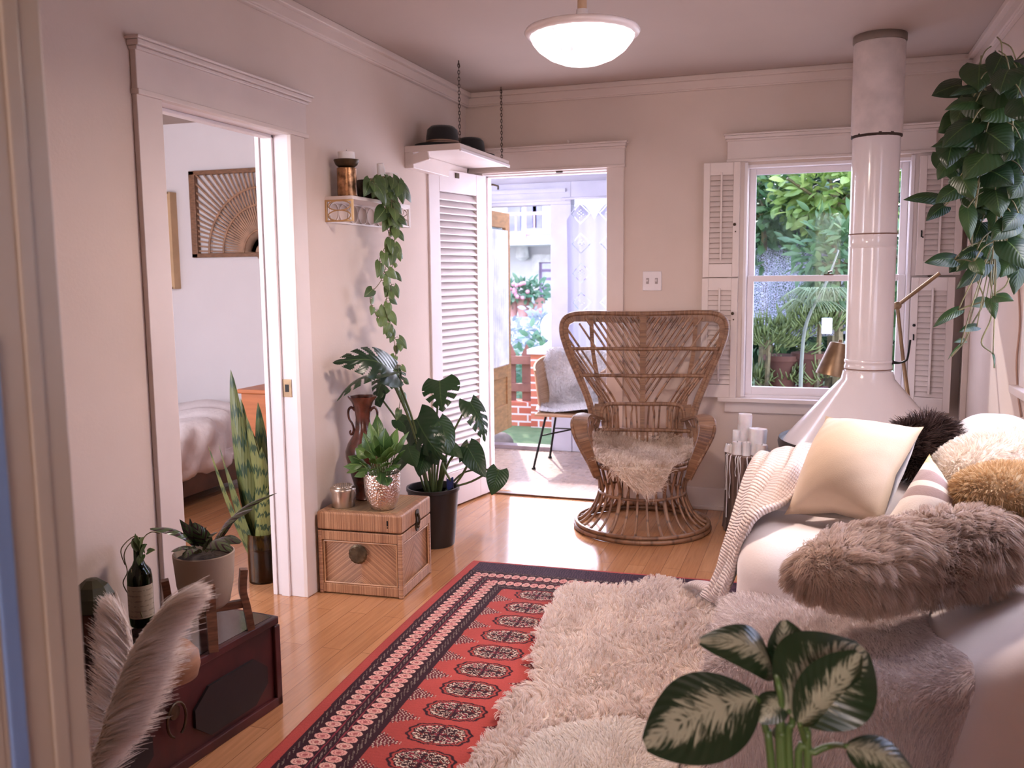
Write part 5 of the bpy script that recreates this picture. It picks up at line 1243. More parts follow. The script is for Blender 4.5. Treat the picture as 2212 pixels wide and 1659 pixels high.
# bright woolly fleece over the backrest and a fleece cushion under it, shade painted into its golden tone
wf = furmat('bright_fleece', (.82, .68, .56), (.95, .88, .80), .3)
bf = thing('woolly_throw', 'bright fluffy cream fleece over the right end of the sofa back', 'sheepskin', (.62, 2.95, .85))
e2c = at(2190, 1010, 2.98); P, N, _ = ell_samples(e2c, rr_*.225+uu_*.015, ff_*.17, uu_*.115, 20000, 6)
e2 = ell(e2c, rr_*.225+uu_*.015, ff_*.17, uu_*.115)
MB().grid(e2, 30, 16, 0, cu=True).build('hide', hidem, bf, smooth=180)
fur('fleece', wf, bf, P, N, .026, .0013, 4, .2, .002, 120, .012, .5, .5, None, .4, 71)
gfm = furmat('shaded_gold_fleece', (.62, .40, .20), (.82, .60, .36), .3)
gc = thing('shaded_gold_cushion', 'round fleece cushion with shade-deepened golden colour at the right edge above the brown bolster', 'cushion', (.6, 2.75, .7))
gcc = at(2180, 1062, 2.72); e3 = ell(gcc, rr_*.15, ff_*.09, uu_*.075); P, N, _ = ell_samples(gcc, rr_*.15, ff_*.09, uu_*.075, 11000, 9)
MB().grid(e3, 26, 14, 0, cu=True).build('cover', mat('shaded_gold_cover', (.6, .42, .24), .9), gc, smooth=180)
fur('fleece', gfm, gc, P, N, .024, .0012, 4, .2, .002, 120, .012, .5, .5, None, .4, 81)
# ---- ribbed knit throw hanging over the sofa arm
km, nt, b = newmat('rib_knit')
at_ = node(nt, 'ShaderNodeAttribute', attribute_name='luv'); sp = nt.nodes.new('ShaderNodeSeparateXYZ'); nt.links.new(at_.outputs['Vector'], sp.inputs[0])
rib = math_(nt, 'ABSOLUTE', math_(nt, 'SINE', math_(nt, 'MULTIPLY', sp.outputs[1], 210)))
st2 = math_(nt, 'ABSOLUTE', math_(nt, 'SINE', math_(nt, 'MULTIPLY', sp.outputs[0], 210)))
nt.links.new(ramp(nt, rib, [(.0, (.66, .46, .40)), (.35, (.86, .68, .62)), (1, (.92, .77, .72))]), b.inputs['Base Color']); b.inputs['Roughness'].default_value = .9; b.inputs['Sheen Weight'].default_value = .4
bump(nt, b, math_(nt, 'ADD', rib, math_(nt, 'MULTIPLY', st2, .25)), .9, .006)
rowsL = [at(1650, 1010, 3.60), at(1640, 986, 3.50), at(1622, 1015, 3.38), at(1600, 1075, 3.30), at(1580, 1140, 3.25), at(1562, 1190, 3.25), at(1545, 1240, 3.28), at(1512, 1292, 3.35)]
rowsM = [at(1720, 990, 3.60), at(1700, 972, 3.46), at(1680, 1010, 3.20), at(1645, 1065, 3.08), at(1618, 1120, 3.0), at(1590, 1180, 3.02), at(1570, 1240, 3.06), at(1545, 1296, 3.14)]
rowsR = [at(1790, 985, 3.60), at(1772, 962, 3.44), at(1740, 1030, 3.12), at(1705, 1085, 2.90), at(1640, 1116, 2.78), at(1606, 1180, 2.80), at(1588, 1245, 2.86), at(1568, 1300, 2.95)]
LL, MM, RR = smooth_path(rowsL, 8), smooth_path(rowsM, 8), smooth_path(rowsR, 8)
def throwfn(u, v):
    k = v*(len(LL)-1); i = min(int(k), len(LL)-2); f = k-i
    a, m_, c = LL[i].lerp(LL[i+1], f), MM[i].lerp(MM[i+1], f), RR[i].lerp(RR[i+1], f)
    p = a*(2*(u-.5)*(u-1))+m_*(4*u*(1-u))+c*(2*u*(u-.5))
    w_ = math.sin(u*17+v*5)*.014+math.sin(u*29-v*7)*.006
    return p+V((-.35, -.45, .6))*w_*(.4+min(1, v*2.5))
th = MB().grid(throwfn, 56, 90, 0).build('knit_throw', km, None, smooth=180)
sol = th.modifiers.new('thickness', 'SOLIDIFY'); sol.thickness = .012
tag(th, 'pale pink ribbed knit throw hanging over the sofa arm down to the floor', 'throw')
fl = [atz(1478, 1268, .055), atz(1500, 1262, .085), atz(1532, 1270, .10), atz(1556, 1290, .09), atz(1575, 1310, .07)]
tl_ = MB(arc=True); tl_.tube(fl, [.012, .03, .04, .045, .04], 14, sm=6, flat=.55); o = tl_.build('throw_fold', km, th, smooth=180)
# ============================================================ tree-stump side table with melted candles
tcn = V((-.318, 4.96, 0))
sm3, nt, b = newmat('bark')
v_ = mapping(nt, 'Object', (22, 22, 2.2)); n1 = noise(nt, v_, 1.6, 6, .65, .6)
nt.links.new(ramp(nt, n1, [(.35, (.05, .028, .02)), (.55, (.17, .10, .075)), (.75, (.32, .22, .18))]), b.inputs['Base Color']); b.inputs['Roughness'].default_value = .9; bump(nt, b, n1, .9, .02)
stt = thing('stump_table', 'dark tree stump used as a side table beside the rattan chair', 'side table', tcn)
wb = lambda a, j: 1+.04*math.sin(3*a+1)+.03*math.sin(7*a+j*.2)+.012*math.sin(23*a)
MB().lathe([(.150, 0), (.146, .02), (.14, .12), (.138, .25), (.141, .36), (.143, .415), (.13, .42), (0, .422)], tcn, 72, 0, None, wb).build('trunk', sm3, stt, smooth=50)
MB().lathe([(.138, .4185), (.13, .4225), (0, .424)], tcn, 60, 0, None, wb).build('cut_top', mat('stump_top', (.34, .22, .17), .8, var=.3, vs=10), stt, smooth=50)
mb = MB(); r = random.Random(9)
wax_on_bark = []
for k in range(12):
    a = -2.55+k*.15+r.uniform(-.06, .06); L = r.uniform(.08, .38); rr0 = .142*wb(a, 5)+.004; pts_ = [V((tcn.x+rr0*.95*math.cos(a), tcn.y+rr0*.95*math.sin(a), .424))]
    for j in range(9): aa = a+.02*math.sin(j*1.3+k); rr1 = .146*wb(aa, 3)+.001; pts_.append(V((tcn.x+rr1*math.cos(aa), tcn.y+rr1*math.sin(aa), .418-L*j/8)))
    mb.tube(pts_, [.003, .0035, .0022, .002, .0018, .003], 6)
mb.build('wax_drips', waxm, stt, smooth=60)
ZS = .4245
def candle(label, px_, py_, Y, r_, h_, seed, lean=0, sag=.1, skirt=0):
    p = at(px_, py_, Y); c = V((p.x, p.y, ZS)); rs = random.Random(seed); q = [rs.uniform(0, 6) for _ in range(4)]
    o = thing('candle', label, 'candle', c, 0, 'melted candles on the stump table')
    prof = [(r_*(1.0+skirt), 0), (r_*(1.0+skirt*.5), .008), (r_*1.02, .03 if h_ > .06 else h_*.4), (r_*.98, h_*.7), (r_, h_*.92), (r_*.93, h_), (r_*.75, h_*.93), (0, h_*.85)]
    MB().lathe(prof, c, 32, 0, Matrix.Rotation(lean, 3, 'Y'), lambda a, j: 1+sag*(.5*math.sin(2*a+q[0]+j*.3)+.35*math.sin(5*a+q[1])+.2*math.sin(9*a+q[2]+j))*(1 if j != 7 else 0)).build('wax', waxm, o, smooth=60)
    MB().tube([c+V((0, 0, h_*.84)), c+V((.002, .001, h_*.84+.014))], .0012, 5).build('wick', blackm, o)
candle('tallest melted pillar candle at the back of the stump table', 1606, 970, 4.98, .037, .205, 1, .03, .06)
candle('ragged hollow melted candle on the right of the stump table', 1634, 972, 4.93, .045, .135, 2, .05, .16, .35)
candle('mid-height candle left of the tallest one on the stump', 1590, 972, 4.95, .02, .118, 3, 0, .08)
candle('low squat candle at the left rim of the stump table', 1571, 978, 4.93, .018, .042, 4, .2, .08)
candle('short pillar candle standing in front of the tallest one', 1592, 985, 4.88, .027, .068, 5, 0, .06, .1)
candle('pale candle in front of the ragged hollow one', 1612, 990, 4.86, .02, .072, 6, 0, .12, .2)
candle('small candle stub between left rim and front candles', 1580, 982, 4.90, .014, .05, 8, .1, .1)
candle('low melted candle at the front right of the stump table', 1645, 985, 4.87, .028, .06, 7, 0, .2, .6)
# ============================================================ white cone fireplace with flue pipe
FC = V((.245, 4.73, 0))
fp_ = thing('cone_fireplace', 'white enamel cone fireplace with tall flue pipe in front of the window', 'fireplace', FC)
en = mat('white_enamel', (.84, .75, .73), .16, var=.02, vs=3, bs=4, bst=.03, coat=.5)
pm = mat('pipe_plaster', (.78, .66, .62), .6, var=.08, vs=12, bs=60, bst=.15)
MB().lathe([(.116, .905), (.125, .865), (.335, .62), (.392, .548), (.394, .53), (.38, .535), (.12, .86)], FC, 72).build('hood', en, fp_, smooth=30)
MB().lathe([(.40, .548), (.412, .562), (.418, .54), (.41, .50), (.405, .30), (.36, .22), (.1, .18), (.0, .18)], FC, 64).build('firebox', mat('dark_iron', (.045, .032, .026), .45, .4, var=.15), fp_, smooth=40)
MB().lathe([(.10, .18), (.12, .1), (.22, .01), (.22, 0), (0, 0)], FC, 48).build('pedestal', mat('iron_foot', (.04, .03, .026), .5, .4), fp_, smooth=40)
pipe = MB().lathe([(.108, .90), (.108, 2.03)], FC, 56).build('flue_pipe', en, fp_, smooth=50)
MB().lathe([(.108, .915), (.112, .918), (.112, .93), (.1095, .933), (.1095, .945), (.112, .948), (.112, .958), (.108, .962)], FC, 56).build('pipe_collar', en, fp_, smooth=50)
MB().lathe([(.108, 1.50), (.1105, 1.503), (.1105, 1.508), (.1085, 1.51), (.1085, 1.555), (.1105, 1.558), (.1105, 1.565), (.108, 1.568)], FC, 56).build('pipe_joint', en, fp_, smooth=50)
MB().lathe([(.1125, .913), (.1130, .9165), (.1125, .918)], FC, 56).lathe([(.1105, 1.563), (.1112, 1.566), (.1105, 1.569)], FC, 56).build('seam', mat('seam_rust', (.25, .13, .09), .7), fp_, smooth=50)
MB().lathe([(.112, 2.035), (.1155, 2.03), (.1155, 2.45), (.113, 2.455)], FC, 56, 0, None, lambda a, j: 1+(.008*math.sin(9*a) if j < 2 else 0)).build('upper_sleeve', pm, fp_, smooth=50)
MB().lathe([(.108, 2.018), (.1145, 2.022), (.1145, 2.034), (.108, 2.036)], FC, 72, 0, None, lambda a, j: 1+.012*math.sin(13*a+j)+.008*math.sin(29*a)).build('burnt_gap', mat('scorched_gap', (.05, .03, .022), .9), fp_, smooth=60)
MB().lathe([(.118, 2.455), (.12, 2.458), (.12, 2.487), (.118, 2.49)], FC, 56).build('ceiling_ring', mat('dull_ring', (.24, .18, .145), .6, .3), fp_, smooth=50)
hd = MB(); p0 = FC+V((.105, -.02, .95))
hd.tube([p0, p0+V((.035, -.005, -.002)), p0+V((.062, -.01, .01)), p0+V((.07, -.01, .03)), p0+V((.078, -.012, .11))], [.009, .005, .005, .005, .005], 8, sm=4).ball(p0, .013)
hd.build('damper_handle', blackm, fp_, smooth=60)
# ============================================================ brass floor lamp behind the flue
J = at(1938, 660, 4.98); tail = at(2030, 590, 4.92); shp = at(1817, 738, 5.06); base_ = at(1968, 902, 4.98)
foot = V((base_.x+.03, 4.98, 0))
fl_ = thing('floor_lamp', 'aged brass adjustable floor lamp behind the white flue pipe', 'lamp', foot)
MB().lathe([(0, 0), (.10, 0), (.102, .012), (.02, .02), (0, .022)], foot, 36).build('base', brassm, fl_, smooth=40)
MB().tube([foot+V((0, 0, .015)), base_, at(1952, 790, 4.98), J], [.011, .011, .010, .0095], 14).build('post', brassm, fl_, smooth=60)
el = at(1835, 742, 5.05)
MB().tube([tail, J+V((.0, -.012, 0)), el], .0095, 12).build('arm', brassm, fl_, smooth=60)
MB().lathe([(0, -.02), (.018, -.02), (.02, -.016), (.02, .012), (.014, .016), (0, .016)], J+V((0, -.01, 0)), 20, 0, Matrix.Rotation(PI/2, 3, 'X')).build('joint', brassm, fl_, smooth=40)
s0, s1 = at(1814, 742, 5.05), at(1797, 812, 5.03); ax = (s1-s0).normalized(); Lz = (s1-s0).length
xA, yA = perp(ax); Mx = Matrix((xA, yA, ax)).transposed()
shd = MB().lathe([(.0, -.004), (.02, -.004), (.046, 0), (.050, .006), (.085, Lz), (.0835, Lz), (.047, .008), (.0, .006)], s0, 44, 0, Mx).build('shade', brassm, fl_, smooth=40)
MB().lathe([(0, -.02), (.008, -.02), (.012, -.004), (0, -.003)], s0, 16, 0, Mx).build('finial', brassm, shd, smooth=40)
MB().lathe([(0, .03), (.018, .04), (.022, .06), (.015, .08), (0, .085)], s0, 20, 0, Mx).build('bulb', mat('lamp_bulb', (.8, .78, .8), .3), shd, smooth=60)
# ============================================================ hanging pothos, upper right
phm = leafmat('pothos_leaf', (.010, .026, .008), (.034, .064, .018), .34, .12, (.07, .11, .03), .022)
pot_ = V((.64, 3.42, 2.0))
po = thing('hanging_pothos', 'large pothos hanging from the ceiling with long leafy vines at the upper right', 'plant', pot_)
MB().lathe([(0, -.09), (.07, -.09), (.1, -.03), (.105, .05), (.1, .052), (.09, .0)], pot_, 36).build('pot', mat('dark_hanging_pot', (.04, .035, .03), .6), po, smooth=50)
MB().tube([(pot_.x, pot_.y, ZC), (pot_.x, pot_.y, 2.12)], .003, 5).tube([(pot_.x, pot_.y, 2.12), pot_+V((.1, 0, .05))], .0025, 5).tube([(pot_.x, pot_.y, 2.12), pot_+V((-.06, .08, .05))], .0025, 5).tube([(pot_.x, pot_.y, 2.12), pot_+V((-.06, -.08, .05))], .0025, 5).build('hanger', vinem, po)
mb = MB(); st = MB()
def pleaf(bx_, by_, tx, ty, W, Yb=3.40, dy=-.04, nz=.4, nx=None, bend=.12, fold=.28):
    r = random.Random(int(bx_*7+ty)); B, T_ = at(bx_, by_, Yb), at(tx, ty, Yb+dy)
    leaf(mb, B, T_, W, (nx if nx is not None else r.uniform(-.5, .3), -.85, nz), 'heart', bend, fold, .2, 12, 8)
    return B
spec = [(2115, 140, 2112, 200, .115), (2140, 160, 2175, 135, .06), (2110, 190, 2050, 208, .04), (2108, 220, 2040, 238, .06), (2160, 180, 2190, 170, .05), (2150, 195, 2215, 225, .13), (2175, 225, 2120, 262, .12), (2110, 250, 2050, 285, .10), (2100, 265, 2035, 320, .10), (2120, 300, 2010, 318, .07), (2180, 255, 2230, 300, .13), (2130, 285, 2190, 330, .12), (2060, 300, 2045, 365, .10), (2090, 320, 2120, 375, .12), (2150, 320, 2080, 390, .13), (2190, 330, 2215, 400, .12), (2030, 430, 1950, 432, .055), (2075, 405, 2020, 440, .075), (2040, 445, 2000, 478, .055), (2100, 420, 2130, 465, .08), (2150, 410, 2160, 470, .09), (2190, 400, 2210, 480, .11), (2120, 480, 2100, 530, .07), (2090, 450, 2095, 520, .055), (2165, 490, 2215, 520, .09), (2130, 520, 2150, 600, .055), (2175, 520, 2225, 585, .10), (2062, 560, 1996, 568, .06), (2082, 560, 2050, 590, .06), (2105, 565, 2125, 595, .05), (2130, 570, 2065, 625, .06), (2155, 575, 2148, 605, .045), (2150, 640, 2190, 650, .05), (2140, 645, 2150, 690, .04), (2130, 650, 2095, 662, .045), (2070, 670, 2015, 708, .04), (2110, 705, 2070, 718, .035), (2085, 735, 2060, 740, .022), (2075, 745, 2046, 780, .008), (2145, 765, 2148, 797, .008), (2110, 350, 2060, 385, .09), (2140, 370, 2190, 400, .10), (2065, 340, 2025, 390, .08), (2165, 430, 2120, 450, .08), (2200, 460, 2165, 500, .07), (2135, 240, 2160, 290, .12), (2190, 190, 2240, 240, .12), (2075, 380, 2105, 430, .08), (2110, 540, 2070, 560, .06), (2190, 560, 2160, 600, .07), (2205, 300, 2170, 350, .12), (2125, 260, 2075, 330, .11), (2040, 330, 2075, 400, .10), (2215, 380, 2180, 430, .10), (2100, 215, 2150, 255, .10), (2080, 285, 2120, 330, .11), (2190, 480, 2140, 520, .08)]
spec += [(2165, 120, 2140, 170, .08), (2195, 130, 2215, 175, .10), (2180, 150, 2160, 205, .10), (2205, 165, 2190, 230, .12), (2150, 150, 2190, 185, .09), (2210, 210, 2225, 265, .12)]
for i, (a, b_, c, d, W) in enumerate(spec):
    Y = 3.40+.10*math.sin(i*2.1)-(.0 if i % 3 else .06)-(.12 if i >= len(spec)-6 else 0)
    B = pleaf(a, b_, c, d, W, Y)
    k = at(2150-.25*(2150-a), min(b_-40, 560), Y+.02)
    st.tube([k, k.lerp(B, .6)+V((0, -.01, .015)), B], .0022, 5, sm=4)
r9 = random.Random(77)
for i in range(64):
    x = r9.uniform(2075, 2235); y = 170+400*r9.random()**1.3; a = r9.uniform(-.9, 2.2); L = r9.uniform(48, 85)
    if x < 2105 and y > 470: continue
    pleaf(x, y, x-L*math.cos(a)*.8, y+L*abs(math.sin(a))*.8+15, r9.uniform(.06, .11), r9.uniform(3.44, 3.58), -.03)
for path in ([(2180, 180), (2130, 330), (2110, 430), (2100, 520), (2110, 600), (2125, 650), (2100, 700), (2085, 735), (2055, 770)], [(2170, 200), (2160, 400), (2150, 500), (2140, 600), (2145, 640), (2140, 690), (2120, 740), (2145, 765), (2148, 795)], [(2190, 200), (2185, 380), (2200, 470), (2190, 500), (2160, 515), (2130, 530)], [(2140, 300), (2110, 400), (2060, 430), (2030, 440)], [(2150, 560), (2120, 570), (2080, 560), (2060, 565)], [(2120, 120), (2118, 160), (2135, 210)], [(2130, 650), (2090, 662), (2070, 672)], [(2200, 140), (2185, 230), (2150, 330)], [(2140, 640), (2170, 620), (2180, 600)]):
    st.tube([at(x, y, 3.40) for x, y in path], .003, 6, sm=6)
mb.build('foliage', phm, po, smooth=180); st.build('vines', vinem, po, smooth=180)
cw = [atx(2200, 620, XR-.006), atx(2203, 700, XR-.006), atx(2196, 780, XR-.006), atx(2199, 850, XR-.006), atx(2206, 900, XR-.006)]
o = MB().tube(cw, .004, 6, sm=5).build('wall_cord', mat('tan_cord', (.45, .28, .22), .7), None, smooth=180); tag(o, 'thin tan cord hanging down the right wall beside the pothos', 'cord')
# ============================================================ dieffenbachia in the foreground
dv = leafmat('dieffenbachia_leaf', (.016, .034, .014), (.026, .052, .02), .3, .14, (.40, .40, .29), .02, 'dieff')
dp = V((.02, 1.36, .22))
di = thing('dieffenbachia', 'variegated green plant with pale blotched leaves in the bottom right foreground', 'plant', (dp.x, dp.y, 0))
MB().lathe([(0, 0), (.085, 0), (.10, .02), (.115, .22), (.12, .225), (.12, .24), (.11, .24), (.105, .2)], (dp.x, dp.y, 0), 40).build('pot', mat('terracotta', (.42, .2, .12), .8, var=.1), di, smooth=50)
MB().lathe([(.0001, .2), (.107, .205)], (dp.x, dp.y, 0), 24).build('soil', soilm, di)
mb = MB(); st = MB()
def dleaf(b, t, W, nrm, Yb, Yt, stem, bend=.16, fold=.25, curl=0, r0=.0062, twist=0):
    B, T_ = at(*b, Yb), at(*t, Yt)
    leaf(mb, B, T_, W, nrm, 'oval', bend, fold, curl, 28, 14, twist=twist)
    sp_ = smooth_path([dp+V((stem[0][0], 0, -.02))]+[at(x, y, 1.37) for x, y in stem[1:]]+[B], 5)
    st.tube(sp_, [r0*1.2, r0, r0*.8, r0*.6], 10)
dleaf((1632, 1506), (1392, 1608), .155, (-.28, -.62, .72), 1.36, 1.30, ((-.02,), (1665, 1640), (1655, 1580), (1640, 1520)), .10, .12)
dleaf((1672, 1455), (1512, 1384), .085, (.35, -.50, .80), 1.45, 1.40, ((-.01,), (1685, 1640), (1690, 1540), (1680, 1470)), .30, .2)
dleaf((1712, 1480), (1692, 1340), .085, (-.45, -.85, .15), 1.42, 1.46, ((.0,), (1705, 1640), (1712, 1560)), .06, .25)
dleaf((1702, 1540), (1864, 1398), .165, (-.12, -.80, .55), 1.36, 1.44, ((.01,), (1745, 1640), (1742, 1580), (1722, 1530)), .18, .15)
dleaf((1726, 1562), (1858, 1412), .105, (.35, -.85, -.2), 1.33, 1.38, ((.01,), (1745, 1645), (1738, 1600)), .04, .18)
dleaf((1692, 1500), (1640, 1560), .05, (-.2, -.9, .3), 1.38, 1.35, ((.0,), (1690, 1620), (1692, 1540)), .1, .2)
dleaf((1830, 1612), (1975, 1672), .075, (.30, -.45, .82), 1.30, 1.30, ((.03,), (1725, 1665), (1760, 1625), (1800, 1610)), .14, .3)
dleaf((1688, 1560), (1685, 1600), .04, (-.5, -.8, .1), 1.4, 1.38, ((0,), (1690, 1640), (1690, 1590)), .05, .3)
mb.build('foliage', dv, di, smooth=180); st.build('stems', mat('dieff_stem', (.10, .18, .05), .4, var=.2), di, smooth=180)
# ============================================================ sun porch beyond the far doorway
YP0, YP1 = 5.44, 6.82
S(MB().box(-3.2, .9, 5.43, 6.86, -.1, -.001), 'floor_porch', porchfloor)
S(MB().box(-3.2, -.5, 5.43, 7.0, 2.10, 2.18), 'ceiling_porch', porchm)
pw = MB().box(-1.975, -1.81, YP1-.026, YP1+.086, 0, 1.93).box(-3.2, -1.81, YP1-.03, YP1+.09, 1.93, 2.1).box(-1.81, -.5, YP1-.02, YP1+.09, 0, .42).box(-1.81, -.5, YP1-.03, YP1+.09, 1.98, 2.1).box(-3.2, -2.60, YP1-.03, YP1+.09, 0, 2.1).box(-.62, -.5, 5.44, YP1, 0, 2.1)
S(pw, 'wall_porch', porchm, bevel=.004)
S(MB().box(-3.2, -1.85, YP1-.045, YP1-.03, 2.02, 2.05).box(-3.2, -1.85, YP1-.05, YP1-.03, 1.955, 1.97), 'trim_5', porchm)
S(MB().box(-2.60, -1.975, YP1-.05, YP1+.06, 0, .03), 'trim_6', mat('porch_sill', (.36, .28, .30), .5, var=.2))
MBc = MB().tube([at(1052, 398, 6.6), at(1065, 399, 6.6), at(1076, 402, 6.6), at(1076, 410, 6.6)], .008, 6); o = MBc.build('ceiling_hook', darkbrass, None); tag(o, 'small dark hook under the porch ceiling near the louvred door', 'hook')
# open outer door, hinged on the left, swung outwards
dh = V((-2.585, 6.90, 0)); a0, a1 = at(1058, 937, 6.95), at(1101, 918, 7.45)
pd_ = thing('porch_door', 'wooden glazed outer door standing open beyond the porch', 'door', dh)
dd = V((a1.x-a0.x, a1.y-a0.y, 0)).normalized(); dnn = V((dd.y, -dd.x, 0)); e_ = V((a1.x, a1.y, 0)); W3 = .78; h_ = e_-dd*W3
def pb(mb, a, b_, z0, z1, t0=-.02, t1=.02): mb.add([h_+dd*q+dnn*t+V((0, 0, z)) for z in (z0, z1) for t in (t0, t1) for q in (a, b_)], [(0, 2, 3, 1), (4, 5, 7, 6), (0, 1, 5, 4), (2, 6, 7, 3), (0, 4, 6, 2), (1, 3, 7, 5)])
pwood = mat('golden_oak', (.44, .21, .085), .45, var=.15, vs=4, stretch=(3, 3, 12))
m = MB(); pb(m, 0, .10, .06, 1.92); pb(m, W3-.10, W3, .06, 1.92); pb(m, .1, W3-.1, 1.79, 1.92); pb(m, .1, W3-.1, .52, .62); pb(m, .1, W3-.1, .06, .28)
m.build('door_frame', pwood, pd_, bevel=.003)
m = MB(); pb(m, .1, W3-.1, .28, .52, -.008, .008); m.build('door_panel', pwood, pd_)
m = MB(); pb(m, .1, W3-.1, .62, 1.79, -.003, .003); m.build('pane', glassmat('pale_door_glass', (.95, .97, 1), .25, .05), pd_)
# gathered white half curtain behind the door glass
MB().grid(lambda u, v: h_+dd*(.1+(W3-.2)*u)+dnn*(.03+.008*math.sin(u*70))+V((0, 0, .63+1.14*v)), 80, 6).build('door_curtain', mat('white_voile', (.88, .88, .92), .9), pd_, smooth=180)
MB().ball(h_+dd*(W3-.05)-dnn*.05+V((0, 0, .98)), .024).tube([h_+dd*(W3-.05)-dnn*.02+V((0, 0, .98)), h_+dd*(W3-.05)-dnn*.05+V((0, 0, .98))], .009, 8).build('knob', mat('white_knob', (.85, .8, .75), .2), pd_, smooth=60)
MB().obox(h_+dd*(W3-.05)-dnn*.022+V((0, 0, 1.0)), dd*.018, dnn*.002, (0, 0, .08)).build('lock_plate', brassm, pd_)
# lace curtain in the porch window
lm2, nt, b = newmat('lace')
at_ = node(nt, 'ShaderNodeAttribute', attribute_name='luv'); sp = nt.nodes.new('ShaderNodeSeparateXYZ'); nt.links.new(at_.outputs['Vector'], sp.inputs[0])
U, Vv_ = sp.outputs[0], sp.outputs[1]
su = math_(nt, 'SINE', math_(nt, 'MULTIPLY', U, 2*PI*44)); sv = math_(nt, 'SINE', math_(nt, 'MULTIPLY', Vv_, 2*PI*70))
net = math_(nt, 'GREATER_THAN', math_(nt, 'MULTIPLY', su, sv), .45)
fu = math_(nt, 'ABSOLUTE', math_(nt, 'SUBTRACT', math_(nt, 'FRACT', math_(nt, 'MULTIPLY', U, 5.5)), .5)); fv = math_(nt, 'ABSOLUTE', math_(nt, 'SUBTRACT', math_(nt, 'FRACT', math_(nt, 'MULTIPLY', Vv_, 7)), .5))
dia = math_(nt, 'ADD', fu, fv); ring = math_(nt, 'LESS_THAN', math_(nt, 'ABSOLUTE', math_(nt, 'SUBTRACT', dia, .33)), .025); core = math_(nt, 'LESS_THAN', dia, .16)
hole = math_(nt, 'MULTIPLY', math_(nt, 'MAXIMUM', math_(nt, 'MULTIPLY', core, net), ring), math_(nt, 'GREATER_THAN', Vv_, .45))
scal = math_(nt, 'GREATER_THAN', Vv_, math_(nt, 'ADD', .90, math_(nt, 'MULTIPLY', math_(nt, 'ABSOLUTE', math_(nt, 'SINE', math_(nt, 'MULTIPLY', U, PI*5.5))), .075)))
al = math_(nt, 'SUBTRACT', 1, math_(nt, 'MAXIMUM', math_(nt, 'MULTIPLY', hole, .7), math_(nt, 'MULTIPLY', scal, .97)))
b.inputs['Base Color'].default_value = (.58, .58, .74, 1); b.inputs['Roughness'].default_value = .9
nt.links.new(al, b.inputs['Alpha'])
t = node(nt, 'ShaderNodeBsdfTranslucent'); t.inputs[0].default_value = (.48, .48, .68, 1); tr = node(nt, 'ShaderNodeBsdfTransparent'); mx = node(nt, 'ShaderNodeMixShader', _Fac=.45); mx2 = node(nt, 'ShaderNodeMixShader')
nt.links.new(b.outputs[0], mx.inputs[1]); nt.links.new(t.outputs[0], mx.inputs[2]); nt.links.new(al, mx2.inputs[0]); nt.links.new(tr.outputs[0], mx2.inputs[1]); nt.links.new(mx.outputs[0], mx2.inputs[2]); nt.links.new(mx2.outputs[0], nt.nodes['Material Output'].inputs[0])
lc_ = thing('lace_curtain', 'white lace curtain hanging in the porch window', 'curtain', (-1.2, 6.72, 0))
MB().grid(lambda u, v: (-1.83+1.2*u+.012*math.sin(v*3), 6.72+.022*math.sin(u*60)*(1-.6*v), .40+1.56*v), 160, 60).build('lace', lm2, lc_, smooth=180)
MB().tube([(-1.86, 6.715, 1.965), (-.62, 6.715, 1.965)], .010, 8).build('curtain_rod', porchm, lc_, smooth=60)
# porch chair: wicker bucket on thin black legs with a white fleece
pc_ = V((-1.66, 6.30, 0))
pch = thing('porch_chair', 'wicker bucket chair on thin black legs in the porch', 'chair', pc_, 0)
def shell(u, v):
    a = -2.1+4.2*u; w_ = .25+.03*v; z = .40+.42*v*(.62+.38*math.cos(a*.62)); b2 = .23+.08*v
    return V((pc_.x+w_*math.sin(a), pc_.y+b2*math.cos(a)*.95-.02, z))
MB().grid(shell, 30, 12, 0).build('wicker_shell', wrapmat('pale_wicker', 60, ((.4, .25, .15), (.55, .37, .24), (.65, .47, .33))), pch, smooth=180)
MB().rbox(pc_.x-.235, pc_.x+.235, pc_.y-.23, pc_.y+.20, .385, .41, .012, 8).tube([shell(k/24, 1) for k in range(25)], .011, 6).tube([shell(0, k/8) for k in range(9)], .009, 6).tube([shell(1, k/8) for k in range(9)], .009, 6).build('seat_rim', mat('tan_wicker', (.50, .30, .18), .6), pch, smooth=60)
legs = [(1187, 1015, 6.10, -.20, -.17), (1174, 985, 6.57, -.2, .16)]
for (sx, sy) in ((-1, -1), (-1, 1), (1, -1), (1, 1)):
    top = pc_+V((sx*.17, sy*.14, .39)); ft = pc_+V((sx*.235-.01, sy*.21, 0))
    MB().tube([top, ft+V((0, 0, .012))], .0085, 8).lathe([(0, 0), (.016, 0), (.014, .014), (0, .018)], ft, 10).build('leg', blackm, pch, smooth=60)
MB().tube([pc_+V((-.2, -.17, .24)), pc_+V((.0, 0, .27)), pc_+V((.2, .17, .24))], .006, 6).tube([pc_+V((-.2, .17, .24)), pc_+V((.0, 0, .27)), pc_+V((.2, -.17, .24))], .006, 6).build('leg_brace', blackm, pch)
wfl = thing('porch_fleece', 'white fleece draped over the wicker porch chair', 'sheepskin', pc_+V((0, 0, .42)))
def flf(u, v):
    x = (u-.5)*(.46+.03*math.sin(v*9)); s_ = v*(.74+.02*math.sin(u*11))
    if s_ < .32: y, z = -.20+s_, .43+.015*math.sin(x*9)+.3*x*x
    else:
        q = s_-.32; y, z = .12+.05*q+.03, .43+q*.98; y -= 1.2*x*x
    return V((pc_.x+x, pc_.y+y, z+(0 if s_ > .32 else 0)))
MB().grid(flf, 20, 30).build('hide', mat('white_hide', (.84, .82, .84), .9), wfl, smooth=180)
